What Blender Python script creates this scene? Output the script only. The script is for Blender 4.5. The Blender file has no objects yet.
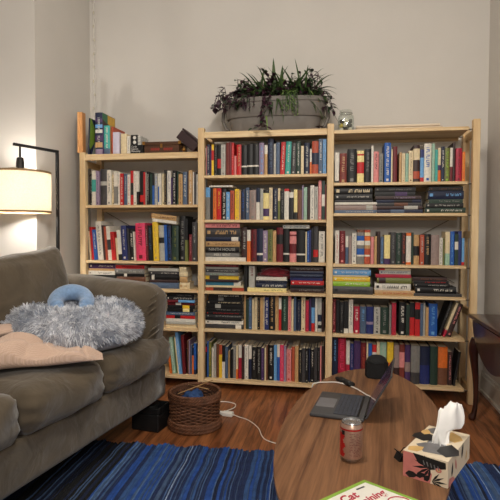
import bpy, bmesh, math, random
from mathutils import Vector, Matrix, noise
random.seed(11)
S = bpy.context.scene
COLL = S.collection
PI = math.pi

# ------------------------------------------------------------------ camera, sky, lights, exposure
cam_d = bpy.data.cameras.new('camera')
cam = bpy.data.objects.new('camera', cam_d); COLL.objects.link(cam)
cam_d.sensor_width = 36; cam_d.lens = 36.0; cam_d.clip_start = .02
cam.matrix_world = (Matrix.Translation((1.7884, -3.309, 1.0765)) @ Matrix.Rotation(.1725, 4, 'Z')
                    @ Matrix.Rotation(PI/2 - .0336, 4, 'X') @ Matrix.Rotation(.0042, 4, 'Z'))
S.camera = cam

world = bpy.data.worlds.new('evening_room'); S.world = world; world.use_nodes = True
bg = world.node_tree.nodes['Background']
bg.inputs[0].default_value = (1.0, .95, .88, 1); bg.inputs[1].default_value = .35

def area(name, loc, target, size, power, col):
    l = bpy.data.lights.new(name, 'AREA'); l.shape = 'DISK'; l.size = size; l.energy = power; l.color = col
    o = bpy.data.objects.new(name, l); COLL.objects.link(o); o.location = loc
    o.rotation_euler = (Vector(target) - Vector(loc)).to_track_quat('-Z', 'Y').to_euler()
    return o
ceil_d = bpy.data.lights.new('ceiling_globe_light', 'POINT'); ceil_d.energy = 60; ceil_d.color = (1, .94, .85); ceil_d.shadow_soft_size = .13
ceil_o = bpy.data.objects.new('ceiling_globe_light', ceil_d); COLL.objects.link(ceil_o); ceil_o.location = (1.55, -2.05, 2.56)
area('unseen_fill_light', (2.2, -4.6, 2.3), (1.5, 0, 1.0), .6, 46, (1, .94, .86))  # unseen fill light, added behind the camera for more frontal light
LAMP_STRENGTH = 250

vs = S.view_settings
S.display_settings.display_device = 'sRGB'
vs.view_transform = 'Standard'; vs.look = 'None'; vs.gamma = 1; vs.use_curve_mapping = False
vs.exposure = 0.0

# ------------------------------------------------------------------ materials
def lin(c):
    return tuple(((v/255)/12.92 if v/255 <= .04045 else ((v/255+.055)/1.055)**2.4) for v in c)

def new_mat(name):
    m = bpy.data.materials.new(name); m.use_nodes = True
    nt = m.node_tree; b = nt.nodes['Principled BSDF']
    return m, nt, b

def mat(name, rgb, rough=.6, metal=0, var=.10, scale=40, bump=0, bscale=None, spec=.4, stretch=None, coat=0, sheen=0):
    """a surface of one colour with a mottled procedural variation and an optional bump"""
    m, nt, b = new_mat(name)
    N = nt.nodes; L = nt.links
    c = lin(rgb)
    tc = N.new('ShaderNodeTexCoord'); src = tc.outputs['Object']
    if stretch:
        mp = N.new('ShaderNodeMapping'); mp.inputs['Scale'].default_value = stretch
        L.new(src, mp.inputs['Vector']); src = mp.outputs[0]
    nz = N.new('ShaderNodeTexNoise'); nz.inputs['Scale'].default_value = scale; nz.inputs['Detail'].default_value = 4
    L.new(src, nz.inputs['Vector'])
    cr = N.new('ShaderNodeValToRGB')
    cr.color_ramp.elements[0].position = .3; cr.color_ramp.elements[1].position = .7
    cr.color_ramp.elements[0].color = (*[v*(1-var) for v in c], 1)
    cr.color_ramp.elements[1].color = (*[min(1, v*(1+var)) for v in c], 1)
    L.new(nz.outputs['Fac'], cr.inputs[0]); L.new(cr.outputs[0], b.inputs['Base Color'])
    b.inputs['Roughness'].default_value = rough; b.inputs['Metallic'].default_value = metal
    b.inputs['Specular IOR Level'].default_value = spec
    b.inputs['Coat Weight'].default_value = coat; b.inputs['Sheen Weight'].default_value = sheen
    if bump:
        n2 = N.new('ShaderNodeTexNoise'); n2.inputs['Scale'].default_value = bscale or scale*3; n2.inputs['Detail'].default_value = 5
        L.new(src, n2.inputs['Vector'])
        bp = N.new('ShaderNodeBump'); bp.inputs['Strength'].default_value = bump; bp.inputs['Distance'].default_value = .01
        L.new(n2.outputs['Fac'], bp.inputs['Height']); L.new(bp.outputs[0], b.inputs['Normal'])
    return m

def wood(name, dark, light, scale=(18, 1.6, 18), rough=.5, knots=False, coat=0, grain=.5):
    """wood grain running along the object's long stretch axis (the axis with the smallest scale)"""
    m, nt, b = new_mat(name); N = nt.nodes; L = nt.links
    tc = N.new('ShaderNodeTexCoord'); mp = N.new('ShaderNodeMapping'); mp.inputs['Scale'].default_value = scale
    L.new(tc.outputs['Object'], mp.inputs['Vector'])
    n1 = N.new('ShaderNodeTexNoise'); n1.inputs['Scale'].default_value = 1.0; n1.inputs['Detail'].default_value = 5; n1.inputs['Distortion'].default_value = .6
    L.new(mp.outputs[0], n1.inputs['Vector'])
    n2 = N.new('ShaderNodeTexNoise'); n2.inputs['Scale'].default_value = 4.5; n2.inputs['Detail'].default_value = 3
    L.new(mp.outputs[0], n2.inputs['Vector'])
    mx = N.new('ShaderNodeMath'); mx.operation = 'MULTIPLY_ADD'; mx.inputs[1].default_value = grain; 
    L.new(n2.outputs['Fac'], mx.inputs[0]); L.new(n1.outputs['Fac'], mx.inputs[2])
    cr = N.new('ShaderNodeValToRGB'); cr.color_ramp.elements[0].position = .35 + grain*.35; cr.color_ramp.elements[1].position = .65 + grain*.6
    cr.color_ramp.elements[0].color = (*lin(dark), 1); cr.color_ramp.elements[1].color = (*lin(light), 1)
    L.new(mx.outputs[0], cr.inputs[0]); out = cr.outputs[0]
    if knots:
        v = N.new('ShaderNodeTexVoronoi'); v.inputs['Scale'].default_value = 3.1
        L.new(tc.outputs['Object'], v.inputs['Vector'])
        k = N.new('ShaderNodeValToRGB'); k.color_ramp.elements[0].position = .02; k.color_ramp.elements[1].position = .06
        k.color_ramp.elements[0].color = (*lin((128, 82, 45)), 1); k.color_ramp.elements[1].color = (1, 1, 1, 1)
        L.new(v.outputs['Distance'], k.inputs[0])
        mm = N.new('ShaderNodeMix'); mm.data_type = 'RGBA'; mm.blend_type = 'MULTIPLY'; mm.inputs[0].default_value = .8
        L.new(out, mm.inputs[6]); L.new(k.outputs[0], mm.inputs[7]); out = mm.outputs[2]
    L.new(out, b.inputs['Base Color']); b.inputs['Roughness'].default_value = rough; b.inputs['Coat Weight'].default_value = coat
    b.inputs['Specular IOR Level'].default_value = .35
    return m

def floor_mat():
    m, nt, b = new_mat('oak_floor_boards'); N = nt.nodes; L = nt.links
    tc = N.new('ShaderNodeTexCoord'); sp = N.new('ShaderNodeSeparateXYZ'); L.new(tc.outputs['Object'], sp.inputs[0])
    cb = N.new('ShaderNodeCombineXYZ'); L.new(sp.outputs['Y'], cb.inputs[0]); L.new(sp.outputs['X'], cb.inputs[1])
    br = N.new('ShaderNodeTexBrick'); br.offset = .37; br.inputs['Scale'].default_value = 1
    br.inputs['Brick Width'].default_value = .9; br.inputs['Row Height'].default_value = .083; br.inputs['Mortar Size'].default_value = .0012
    br.inputs['Color1'].default_value = (*lin((160, 102, 62)), 1); br.inputs['Color2'].default_value = (*lin((128, 76, 44)), 1); br.inputs['Mortar'].default_value = (*lin((50, 26, 14)), 1)
    L.new(cb.outputs[0], br.inputs['Vector'])
    mp = N.new('ShaderNodeMapping'); mp.inputs['Scale'].default_value = (30, 2.6, 1); L.new(tc.outputs['Object'], mp.inputs[0])
    nz = N.new('ShaderNodeTexNoise'); nz.inputs['Scale'].default_value = 1; nz.inputs['Detail'].default_value = 6; nz.inputs['Distortion'].default_value = 1.2
    L.new(mp.outputs[0], nz.inputs['Vector'])
    cr = N.new('ShaderNodeValToRGB'); cr.color_ramp.elements[0].position = .36; cr.color_ramp.elements[1].position = .62
    cr.color_ramp.elements[0].color = (.34, .29, .25, 1); cr.color_ramp.elements[1].color = (1.15, 1.12, 1.08, 1)
    L.new(nz.outputs['Fac'], cr.inputs[0])
    mm = N.new('ShaderNodeMix'); mm.data_type = 'RGBA'; mm.blend_type = 'MULTIPLY'; mm.inputs[0].default_value = .85
    L.new(br.outputs['Color'], mm.inputs[6]); L.new(cr.outputs[0], mm.inputs[7]); L.new(mm.outputs[2], b.inputs['Base Color'])
    b.inputs['Roughness'].default_value = .38
    return m

# ------------------------------------------------------------------ mesh helpers
class MB:
    """collects pieces of one part and links them as ONE mesh object"""
    def __init__(s): s.v = []; s.f = []; s.m = []
    def add(s, verts, faces, mi=0):
        k = len(s.v); s.v += [tuple(p) for p in verts]; s.f += [tuple(i+k for i in f) for f in faces]
        s.m += ([mi]*len(faces) if isinstance(mi, int) else list(mi)); return s
    def box(s, x0, x1, y0, y1, z0, z1, mi=0, M=None):
        p = [(x0,y0,z0),(x1,y0,z0),(x1,y1,z0),(x0,y1,z0),(x0,y0,z1),(x1,y0,z1),(x1,y1,z1),(x0,y1,z1)]
        if M: p = [M @ Vector(q) for q in p]
        return s.add(p, [(3,2,1,0),(4,5,6,7),(0,1,5,4),(1,2,6,5),(2,3,7,6),(3,0,4,7)], mi)
    def bbox(s, x0, x1, y0, y1, z0, z1, r=.003, mi=0, M=None, seg=1):
        """box with rounded edges"""
        bm = bmesh.new(); bmesh.ops.create_cube(bm, size=1)
        for v in bm.verts: v.co = Vector((x0+(v.co.x+.5)*(x1-x0), y0+(v.co.y+.5)*(y1-y0), z0+(v.co.z+.5)*(z1-z0)))
        bmesh.ops.bevel(bm, geom=bm.edges[:], offset=r, segments=seg, affect='EDGES', profile=.5)
        return s.bm(bm, mi, M)
    def bm(s, bm, mi=0, M=None):
        bm.verts.index_update()
        vs_ = [(M @ v.co if M else v.co.copy()) for v in bm.verts]
        fs = [[v.index for v in f.verts] for f in bm.faces]; bm.free()
        return s.add(vs_, fs, mi)
    def tube(s, pts, r, n=8, mi=0, cap=True, closed=False):
        pts = [Vector(p) for p in pts]; N = len(pts)
        rr = r if isinstance(r, (list, tuple)) else [r]*N
        up = None; V = []; F = []
        for i, p in enumerate(pts):
            if closed: t = pts[(i+1) % N] - pts[i-1]
            else: t = pts[min(i+1, N-1)] - pts[max(i-1, 0)]
            t = t.normalized() if t.length > 1e-9 else Vector((0,0,1))
            if up is None:
                a = Vector((0,0,1)) if abs(t.z) < .9 else Vector((1,0,0)); up = (a - t*a.dot(t)).normalized()
            else:
                up = up - t*up.dot(t); up = up.normalized() if up.length > 1e-6 else Vector((1,0,0))
            sd = t.cross(up)
            for k in range(n):
                a = 2*PI*k/n; V.append(p + (up*math.cos(a) + sd*math.sin(a))*rr[i])
        for i in range(N if closed else N-1):
            j = (i+1) % N
            for k in range(n): F.append((i*n+k, i*n+(k+1) % n, j*n+(k+1) % n, j*n+k))
        if cap and not closed: F.append(tuple(range(n-1, -1, -1))); F.append(tuple((N-1)*n+k for k in range(n)))
        return s.add(V, F, mi)
    def lathe(s, prof, n=32, mi=0, sx=1, sy=1, o=(0,0,0), cap0=True, cap1=True):
        V = []; F = []
        for r, z in prof:
            for k in range(n):
                a = 2*PI*k/n; V.append((o[0]+r*sx*math.cos(a), o[1]+r*sy*math.sin(a), o[2]+z))
        P = len(prof)
        for i in range(P-1):
            for k in range(n): F.append((i*n+k, i*n+(k+1) % n, (i+1)*n+(k+1) % n, (i+1)*n+k))
        if cap0 and prof[0][0] > 1e-6: F.append(tuple(range(n-1, -1, -1)))
        if cap1 and prof[-1][0] > 1e-6: F.append(tuple((P-1)*n+k for k in range(n)))
        return s.add(V, F, mi if isinstance(mi, int) else [mi[i] for i in range(P-1) for _ in range(n)] + [0]*(len(F)-(P-1)*n))
    def grid(s, fn, nu, nv, mi=0):
        V = [fn(i/(nu-1), j/(nv-1)) for j in range(nv) for i in range(nu)]
        F = [(j*nu+i, j*nu+i+1, (j+1)*nu+i+1, (j+1)*nu+i) for j in range(nv-1) for i in range(nu-1)]
        return s.add(V, F, mi)
    def prism(s, poly, a, b, axis='z', mi=0, M=None):
        """polygon in the two other axes pushed from a to b along axis"""
        def P(p, h): return {'z': (p[0], p[1], h), 'y': (p[0], h, p[1]), 'x': (h, p[0], p[1])}[axis]
        n = len(poly); V = [P(p, a) for p in poly] + [P(p, b) for p in poly]
        if M: V = [M @ Vector(q) for q in V]
        return s.add(V, [tuple(range(n-1, -1, -1)), tuple(range(n, 2*n))] + [(i, (i+1) % n, n+(i+1) % n, n+i) for i in range(n)], mi)
    def build(s, name, mats, parent=None, smooth=False, fix=True):
        me = bpy.data.meshes.new(name); me.from_pydata([tuple(p) for p in s.v], [], s.f); 
        for m in (mats if isinstance(mats, (list, tuple)) else [mats]): me.materials.append(m)
        me.polygons.foreach_set('material_index', s.m)
        if fix:
            bm = bmesh.new(); bm.from_mesh(me); bmesh.ops.recalc_face_normals(bm, faces=bm.faces[:]); bm.to_mesh(me); bm.free()
        if smooth is True: me.polygons.foreach_set('use_smooth', [True]*len(me.polygons))
        elif smooth: me.shade_smooth() if False else me.polygons.foreach_set('use_smooth', [True]*len(me.polygons)); 
        if smooth and smooth is not True: me.set_sharp_from_angle(angle=math.radians(smooth))
        me.update()
        o = bpy.data.objects.new(name, me); COLL.objects.link(o)
        if parent: o.parent = parent
        return o

def tag(o, label, cat, group=None, kind=None):
    o['label'] = label; o['category'] = cat
    if group: o['group'] = group
    if kind: o['kind'] = kind
    return o
def thing(name, label, cat, loc=(0,0,0), rz=0, group=None):
    o = bpy.data.objects.new(name, None); COLL.objects.link(o); o.empty_display_size = .05
    o.location = loc; o.rotation_euler = (0, 0, rz)
    return tag(o, label, cat, group)
def struct(o): o['kind'] = 'structure'; return o

def soft_box(x0, x1, y0, y1, z0, z1, r, n=10, puff=0, wob=0, seed=0, wf=6):
    """a stuffed, round-edged box: a subdivided cube whose edges are rounded and whose faces swell"""
    bm = bmesh.new(); bmesh.ops.create_cube(bm, size=2)
    bmesh.ops.subdivide_edges(bm, edges=bm.edges[:], cuts=n, use_grid_fill=True)
    h = Vector(((x1-x0)/2, (y1-y0)/2, (z1-z0)/2)); c = Vector(((x0+x1)/2, (y0+y1)/2, (z0+z1)/2))
    rr = min(r, *h)
    for v in bm.verts:
        q = v.co.copy(); p = Vector((q.x*h.x, q.y*h.y, q.z*h.z))
        inn = Vector([max(-(h[i]-rr), min(h[i]-rr, p[i])) for i in range(3)])
        d = p - inn
        if d.length > 1e-9: p = inn + d.normalized()*rr
        if puff:
            for i in range(3):
                j, k = (i+1) % 3, (i+2) % 3
                w = (1-q[j]**2)*(1-q[k]**2)
                if abs(q[i]) > .3: p[i] += math.copysign(puff*w*abs(q[i]), q[i])
        if wob:
            nv = noise.noise_vector((p + Vector((seed*3.1, seed, 0)))*wf); p += nv*wob
        v.co = p + c
    return bm

def text_mesh(txt, size, extrude=.0004, shear=0, align='CENTER', bold=0):
    cu = bpy.data.curves.new('lettering', 'FONT'); cu.body = txt; cu.size = size; cu.extrude = extrude; cu.shear = shear
    cu.align_x = align; cu.align_y = 'CENTER'; cu.resolution_u = 3; cu.offset = bold
    o = bpy.data.objects.new('lettering', cu); COLL.objects.link(o)
    dg = bpy.context.evaluated_depsgraph_get(); me = bpy.data.meshes.new_from_object(o.evaluated_get(dg))
    bpy.data.objects.remove(o); bpy.data.curves.remove(cu)
    return me
def text_into(mb, txt, size, M, mi=0, **k):
    me = text_mesh(txt, size, **k)
    mb.add([M @ v.co for v in me.vertices], [tuple(p.vertices) for p in me.polygons], mi); bpy.data.meshes.remove(me)

PINE = wood('pale_pine', (204, 170, 124), (234, 209, 166), (14, 14, 1.3), .5, knots=True)
PINE_X = wood('pale_pine_board', (204, 170, 124), (234, 209, 166), (1.3, 14, 14), .5)
PINE_Y = wood('pale_pine_rung', (190, 150, 98), (224, 190, 138), (14, 1.3, 14), .5)
WALL = mat('warm_white_paint', (208, 203, 196), .85, var=.02, scale=3, bump=.05, bscale=60, spec=.2)
TRIM = mat('white_gloss_trim', (212, 206, 196), .45, var=.02, scale=3)
CEIL = mat('ceiling_paint', (225, 222, 215), .9, var=.01, scale=3)
BLACK_METAL = mat('black_metal', (22, 21, 21), .45, metal=.3, var=.1)
STEEL = mat('dull_steel', (120, 112, 100), .4, metal=.9, var=.1)
WHITE_PLASTIC = mat('white_plastic', (226, 222, 214), .4, var=.02)
BLACK_PLASTIC = mat('black_plastic', (17, 17, 18), .5, var=.15)
DARK_WOOD = wood('dark_mahogany', (34, 14, 9), (66, 30, 18), (20, 20, 2), .28, coat=.3)

# ------------------------------------------------------------------ the room
YB = .345                                                     # the back wall
XL, XR = -.115, 2.79
MB().box(-1.7, 3.6, -4.9, YB+.12, -.1, 0).build('floor', floor_mat()); struct(bpy.data.objects['floor'])
struct(MB().box(XL, XR, YB, YB+.12, 0, 2.95).build('wall_back', WALL))
struct(MB().box(XL-.12, XL, -.376, YB+.12, 0, 2.95).build('wall_return', WALL))
struct(MB().box(-1.7, XL-.12, -.376, -.256, 0, 2.95).build('wall_chimney', WALL))
struct(MB().box(-1.7, -1.58, -4.9, -.376, 0, 2.95).build('wall_left', WALL))
struct(MB().box(XR, XR+.12, -1.35, YB+.12, 0, 2.95).build('wall_right', WALL))
struct(MB().box(-1.7, 3.6, -4.9, YB+.12, 2.95, 3.05).build('ceiling', CEIL))
def baseboard(name, x0, x1, y0, y1):
    mb = MB(); mb.box(x0, x1, y0, y1, 0, .135)
    ex = .006
    if x1-x0 > y1-y0: mb.box(x0, x1, y0-ex, y0, 0, .115); mb.box(x0, x1, y0-ex*3, y0-ex, 0, .02)
    elif name.endswith('right'): mb.box(x0-ex, x0, y0, y1, 0, .115); mb.box(x0-ex*3, x0-ex, y0, y1, 0, .02)
    else: mb.box(x1, x1+ex, y0, y1, 0, .115)
    struct(mb.build(name, TRIM))
baseboard('baseboard_back', XL, XR, YB-.012, YB)
baseboard('baseboard_right', XR-.012, XR, -1.35, YB-.014)
baseboard('baseboard_return', XL, XL+.012, -.376, YB-.032)
# ------------------------------------------------------------------ the pine bookcases
PW = .043; PITCH = .87
def side_frame(name, k, h, label):
    """a ladder-like side: front post, rear post and rungs, with the row of peg holes"""
    x = k*PITCH + (.024 if k == 3 else 0)
    t = thing(name, label, 'shelf frame', (x, .15, 0), group=None)
    for y in (-.15, .105):
        p = MB().bbox(-PW/2, PW/2, y, y+.043, 0, h, .003)
        o = p.build('post', PINE, t)
    for z in ([.06, .55, 1.05, h-.10] if h > 1.7 else [.06, .55, 1.05, h-.10]):
        MB().bbox(-.011, .011, -.107, .105, z, z+.045, .002).build('rung', PINE_Y, t)
    holes = MB()
    for y in (.1265,):
        n = int((h-.1)/.032)
        for i in range(n):
            for sx in (-1, 1):
                z = .06 + i*.032
                ring = [(sx*(PW/2+.0004), y+.0035*math.cos(a*PI/4), z+.0035*math.sin(a*PI/4)) for a in range(8)]
                holes.add(ring, [tuple(range(8))])
    o = holes.build('peg_holes', mat('peg_hole_dark', (60, 40, 24), .8), t, fix=False); o['kind'] = 'stuff'
    return t
side_frame('shelf_upright', 0, 1.645, 'short pine ladder upright at the outer end of the bookcase beside the lamp')
side_frame('shelf_upright', 1, 1.79, 'pine ladder upright between left and middle bays, rising behind the wicker basket')
side_frame('shelf_upright', 2, 1.79, 'pine ladder upright between the planter bay and the jar bay')
side_frame('shelf_upright', 3, 1.79, 'knotty pine ladder upright at the end beside the dark side table')
LEVELS = {0: [(1.63, .042), (1.271, .019), (.878, .019), (.685, .022), (.413, .019), (.082, .019)],
          1: [(1.761, .042), (1.468, .019), (1.167, .019), (.883, .019), (.679, .019), (.417, .019), (.069, .019)],
          2: [(1.746, .022), (1.407, .019), (1.209, .019), (.877, .019), (.677, .019), (.415, .019), (.1, .02)]}
SHELF_WORDS = {0: ['top board of the short bay holding comics and boxes', 'board under white and black books in the lamp side bay', 'board under the pink and yellow books', 'board under flat books above the sofa arm', 'board under the black topped pile beside the sofa', 'lowest board of the lamp side bay'],
               1: ['top board carrying the grey planter', 'board under the black trio in the planter bay', 'board under the orange and white books in the planter bay', 'board under the flat novels and maroon books', 'board under three flat piles in the planter bay', 'board under the black pile in the planter bay', 'lowest board of the planter bay behind the basket'],
               2: ['top board carrying the glass jar', 'board under the big white book near the wall', 'board under three dark flat piles', 'board under the striped volumes', 'board under the lime and yellow pile', 'board under the leaning books', 'lowest board of the jar bay behind the coffee table']}
for b in LEVELS:
    for (z, th), w in zip(LEVELS[b], SHELF_WORDS[b]):
        x0, x1 = b*PITCH+PW/2+.001, (b+1)*PITCH-PW/2-.001
        t = thing('bookcase_shelf', 'pale pine ' + w, 'shelf', ((x0+x1)/2, 0, z), group='pine shelf boards')
        hw = (x1-x0)/2
        MB().bbox(-hw, hw, .004, .295, -.016 if th > .03 else -th, 0, .002).build('board', PINE_X, t)
        if b == 2:
            for y_ in (.0215, .2765): MB().tube([(hw-.012, y_, -.006-th*.5), (hw+.0245, y_, -.006-th*.5)], .004, 8).build('shelf_pin', STEEL, t, smooth=40)
        if th > .03: MB().bbox(-hw, hw, .002, .022, -th, -.0165, .002).build('front_lip', PINE_X, t)
        else: MB().bbox(-hw, hw, .27, .29, -th-.02, -th-.0005, .002).build('rear_lip', PINE_X, t)
def brace(b, z0, z1, label):
    x0, x1 = b*PITCH+PW/2+.004, (b+1)*PITCH-PW/2-.004
    t = thing('cross_brace', label, 'brace', ((x0+x1)/2, .306, (z0+z1)/2))
    hx, hz = (x1-x0)/2, (z1-z0)/2
    for s, y in ((1, 0), (-1, .006)):
        mb = MB(); mb.tube([(-hx, y, s*hz), (hx, y, -s*hz)], .0028, 6); mb.build('rod', STEEL, t)
    MB().lathe([(.012, -.006), (.012, .006)], 16).build('hub', STEEL, t).rotation_euler = (PI/2, 0, 0)
brace(0, .80, 1.235, 'thin steel cross brace behind the pink and yellow books')
brace(2, .74, 1.195, 'thin steel cross brace behind the striped volumes')

# ------------------------------------------------------------------ the books
PAL = {'K':(24,23,24),'KN':(28,36,62),'W':(222,216,204),'C':(222,204,166),'T':(190,152,104),'O':(222,112,44),'Y':(232,192,52),'R':(192,34,36),'DR':(106,26,34),'P':(222,62,102),'LP':(222,140,138),'G':(64,112,66),'DG':(40,60,50),'TL':(66,164,154),'B':(40,92,172),'LB':(104,160,212),'GY':(126,124,120),'DGY':(62,60,62),'LG':(178,176,168),'BR':(112,72,52),'DB':(58,38,36),'PU':(72,48,92),'LV':(150,132,158),'SL':(78,96,122),'OL':(112,116,62),'PY':(236,218,150),'VI':(90,60,150),'LI':(150,196,60),'TP':(150,130,124),'MT':(150,184,162),'RB':(176,78,52),'BK':(124,54,46),'TB':(54,118,146),'CR':(172,34,60),'IN':(36,46,104)}
BOOKM = {k: mat('book_cover_' + k.lower(), v, .46, var=.12, scale=55, bump=.05, bscale=240) for k, v in PAL.items()}
PAGES = mat('book_pages', (216, 204, 178), .9, var=.10, scale=260, stretch=(1, 1, 1))
INK = {k: mat('spine_ink_' + k.lower(), v, .5, var=.05) for k, v in PAL.items()}
def marks(mb, w, h, y, rnd, two):
    """illegible lettering along the spine: short strokes grouped in words"""
    z = h*rnd.uniform(.88, .93); zend = h*rnd.uniform(.12, .45)
    lw = w*rnd.uniform(.26, .44); gap = .0016
    rows = (0,) if not two else (-w*.2, w*.2)
    for cx in rows:
        zz = z; l = lw if not two else lw*.6
        while zz > zend:
            for _ in range(rnd.randint(3, 8)):
                g = rnd.uniform(.55, .95)*l*.75
                if zz-g < zend: break
                k = rnd.randint(0, 3)
                q = lambda a, b, c, d: mb.add([(cx+a, y, c), (cx+b, y, c), (cx+b, y, d), (cx+a, y, d)], [(0, 1, 2, 3)])
                q(-l/2, l/2, zz-g*.3, zz)
                if k: q(-l/2 if k == 1 else l/2-l*.25, -l/2+l*.25 if k == 1 else l/2, zz-g, zz-g*.3)
                if k > 1: q(-l*.12, l*.12, zz-g*.8, zz-g*.3)
                zz -= g + gap
            zz -= l*.55
    # a small publisher's device at the foot
    if rnd.random() < .6:
        e = w*.18; c = h*.05+e
        mb.add([(-e, y, c-e), (e, y, c-e), (e, y, c+e), (-e, y, c+e)], [(0, 1, 2, 3)])
def make_book(kind, label, group, w, h, dep, col, bands, title, rnd, cover_side=None):
    """empty at the foot of the spine; spine faces -Y, thickness along X, height along Z"""
    t = thing(kind, label, 'book', group=group)
    hard = kind == 'hardback_book'
    bt = min(.0028 if hard else .0012, w*.16)            # board thickness
    bulge = w*(.10 if hard else .035)
    # outline of the cover seen from above: a U with a curved spine
    no = [(-w/2, dep), (-w/2, bulge)] + [(-w/2+w*i/6, bulge*(1-math.sin(PI*i/6))) for i in range(1, 6)] + [(w/2, bulge), (w/2, dep)]
    ni = [(w/2-bt, dep), (w/2-bt, bulge+bt), (-w/2+bt, bulge+bt), (-w/2+bt, dep)]
    out = no + ni; n = len(out)
    cuts = sorted({0., 1.} | {round(a, 4) for a, _, _ in bands} | {round(b, 4) for _, b, _ in bands})
    cols = [col] + sorted({b[2] for b in bands} - {col})
    V = []; F = []; MI = []
    for cz in cuts: V += [(x, y, cz*h) for x, y in out]
    for i in range(len(cuts)-1):
        zm = (cuts[i]+cuts[i+1])/2; ci = 0
        for a, b, cc in bands:
            if a <= zm <= b: ci = cols.index(cc)
        for k in range(n):
            k2 = (k+1) % n; F.append((i*n+k, i*n+k2, (i+1)*n+k2, (i+1)*n+k)); MI.append(ci)
    # end faces as strips so that the concave outline fills well
    top = (len(cuts)-1)*n
    no_n = len(no)
    for base in (0, top):
        quads = [(0, 1, no_n+2, no_n+3), (no_n-2, no_n-1, no_n, no_n+1)]
        for qd in quads: F.append(tuple(base+i for i in qd)); MI.append(0)
        F.append(tuple(base+i for i in list(range(1, no_n-1)) + [no_n+1, no_n+2])); MI.append(0)
    mb = MB(); mb.add(V, F, MI); mats = [BOOKM[c] for c in cols]
    WORDS = {'NINTH': ('NINTH HOUSE', 'LG'), 'HELL': ('HELL BENT', 'W')}
    if title:                                                # the printed spine belongs to the cover
        ink = WORDS[title][1] if title in WORDS else ('C' if title == 'GOOD' else title)
        mats.append(INK[ink]); mi = len(mats)-1
        if title in WORDS:
            M = Matrix.Translation((0, -.0004, h*.5)) @ Matrix.Rotation(PI/2, 4, 'X') @ Matrix.Rotation(PI/2, 4, 'Z')
            text_into(mb, WORDS[title][0], w*.74, M, mi)
        else:
            tb = MB(); marks(tb, w*(1.25 if title == 'GOOD' else 1), h, -.0005, rnd, False); mb.add(tb.v, tb.f, mi)
    mb.build('cover', mats, t)
    ins = .003 if hard else .0004
    MB().box(-w/2+bt+.0001, w/2-bt-.0001, bulge+bt+.0002, dep-ins, ins, h-ins).build('pages', PAGES, t)
    return t
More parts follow.
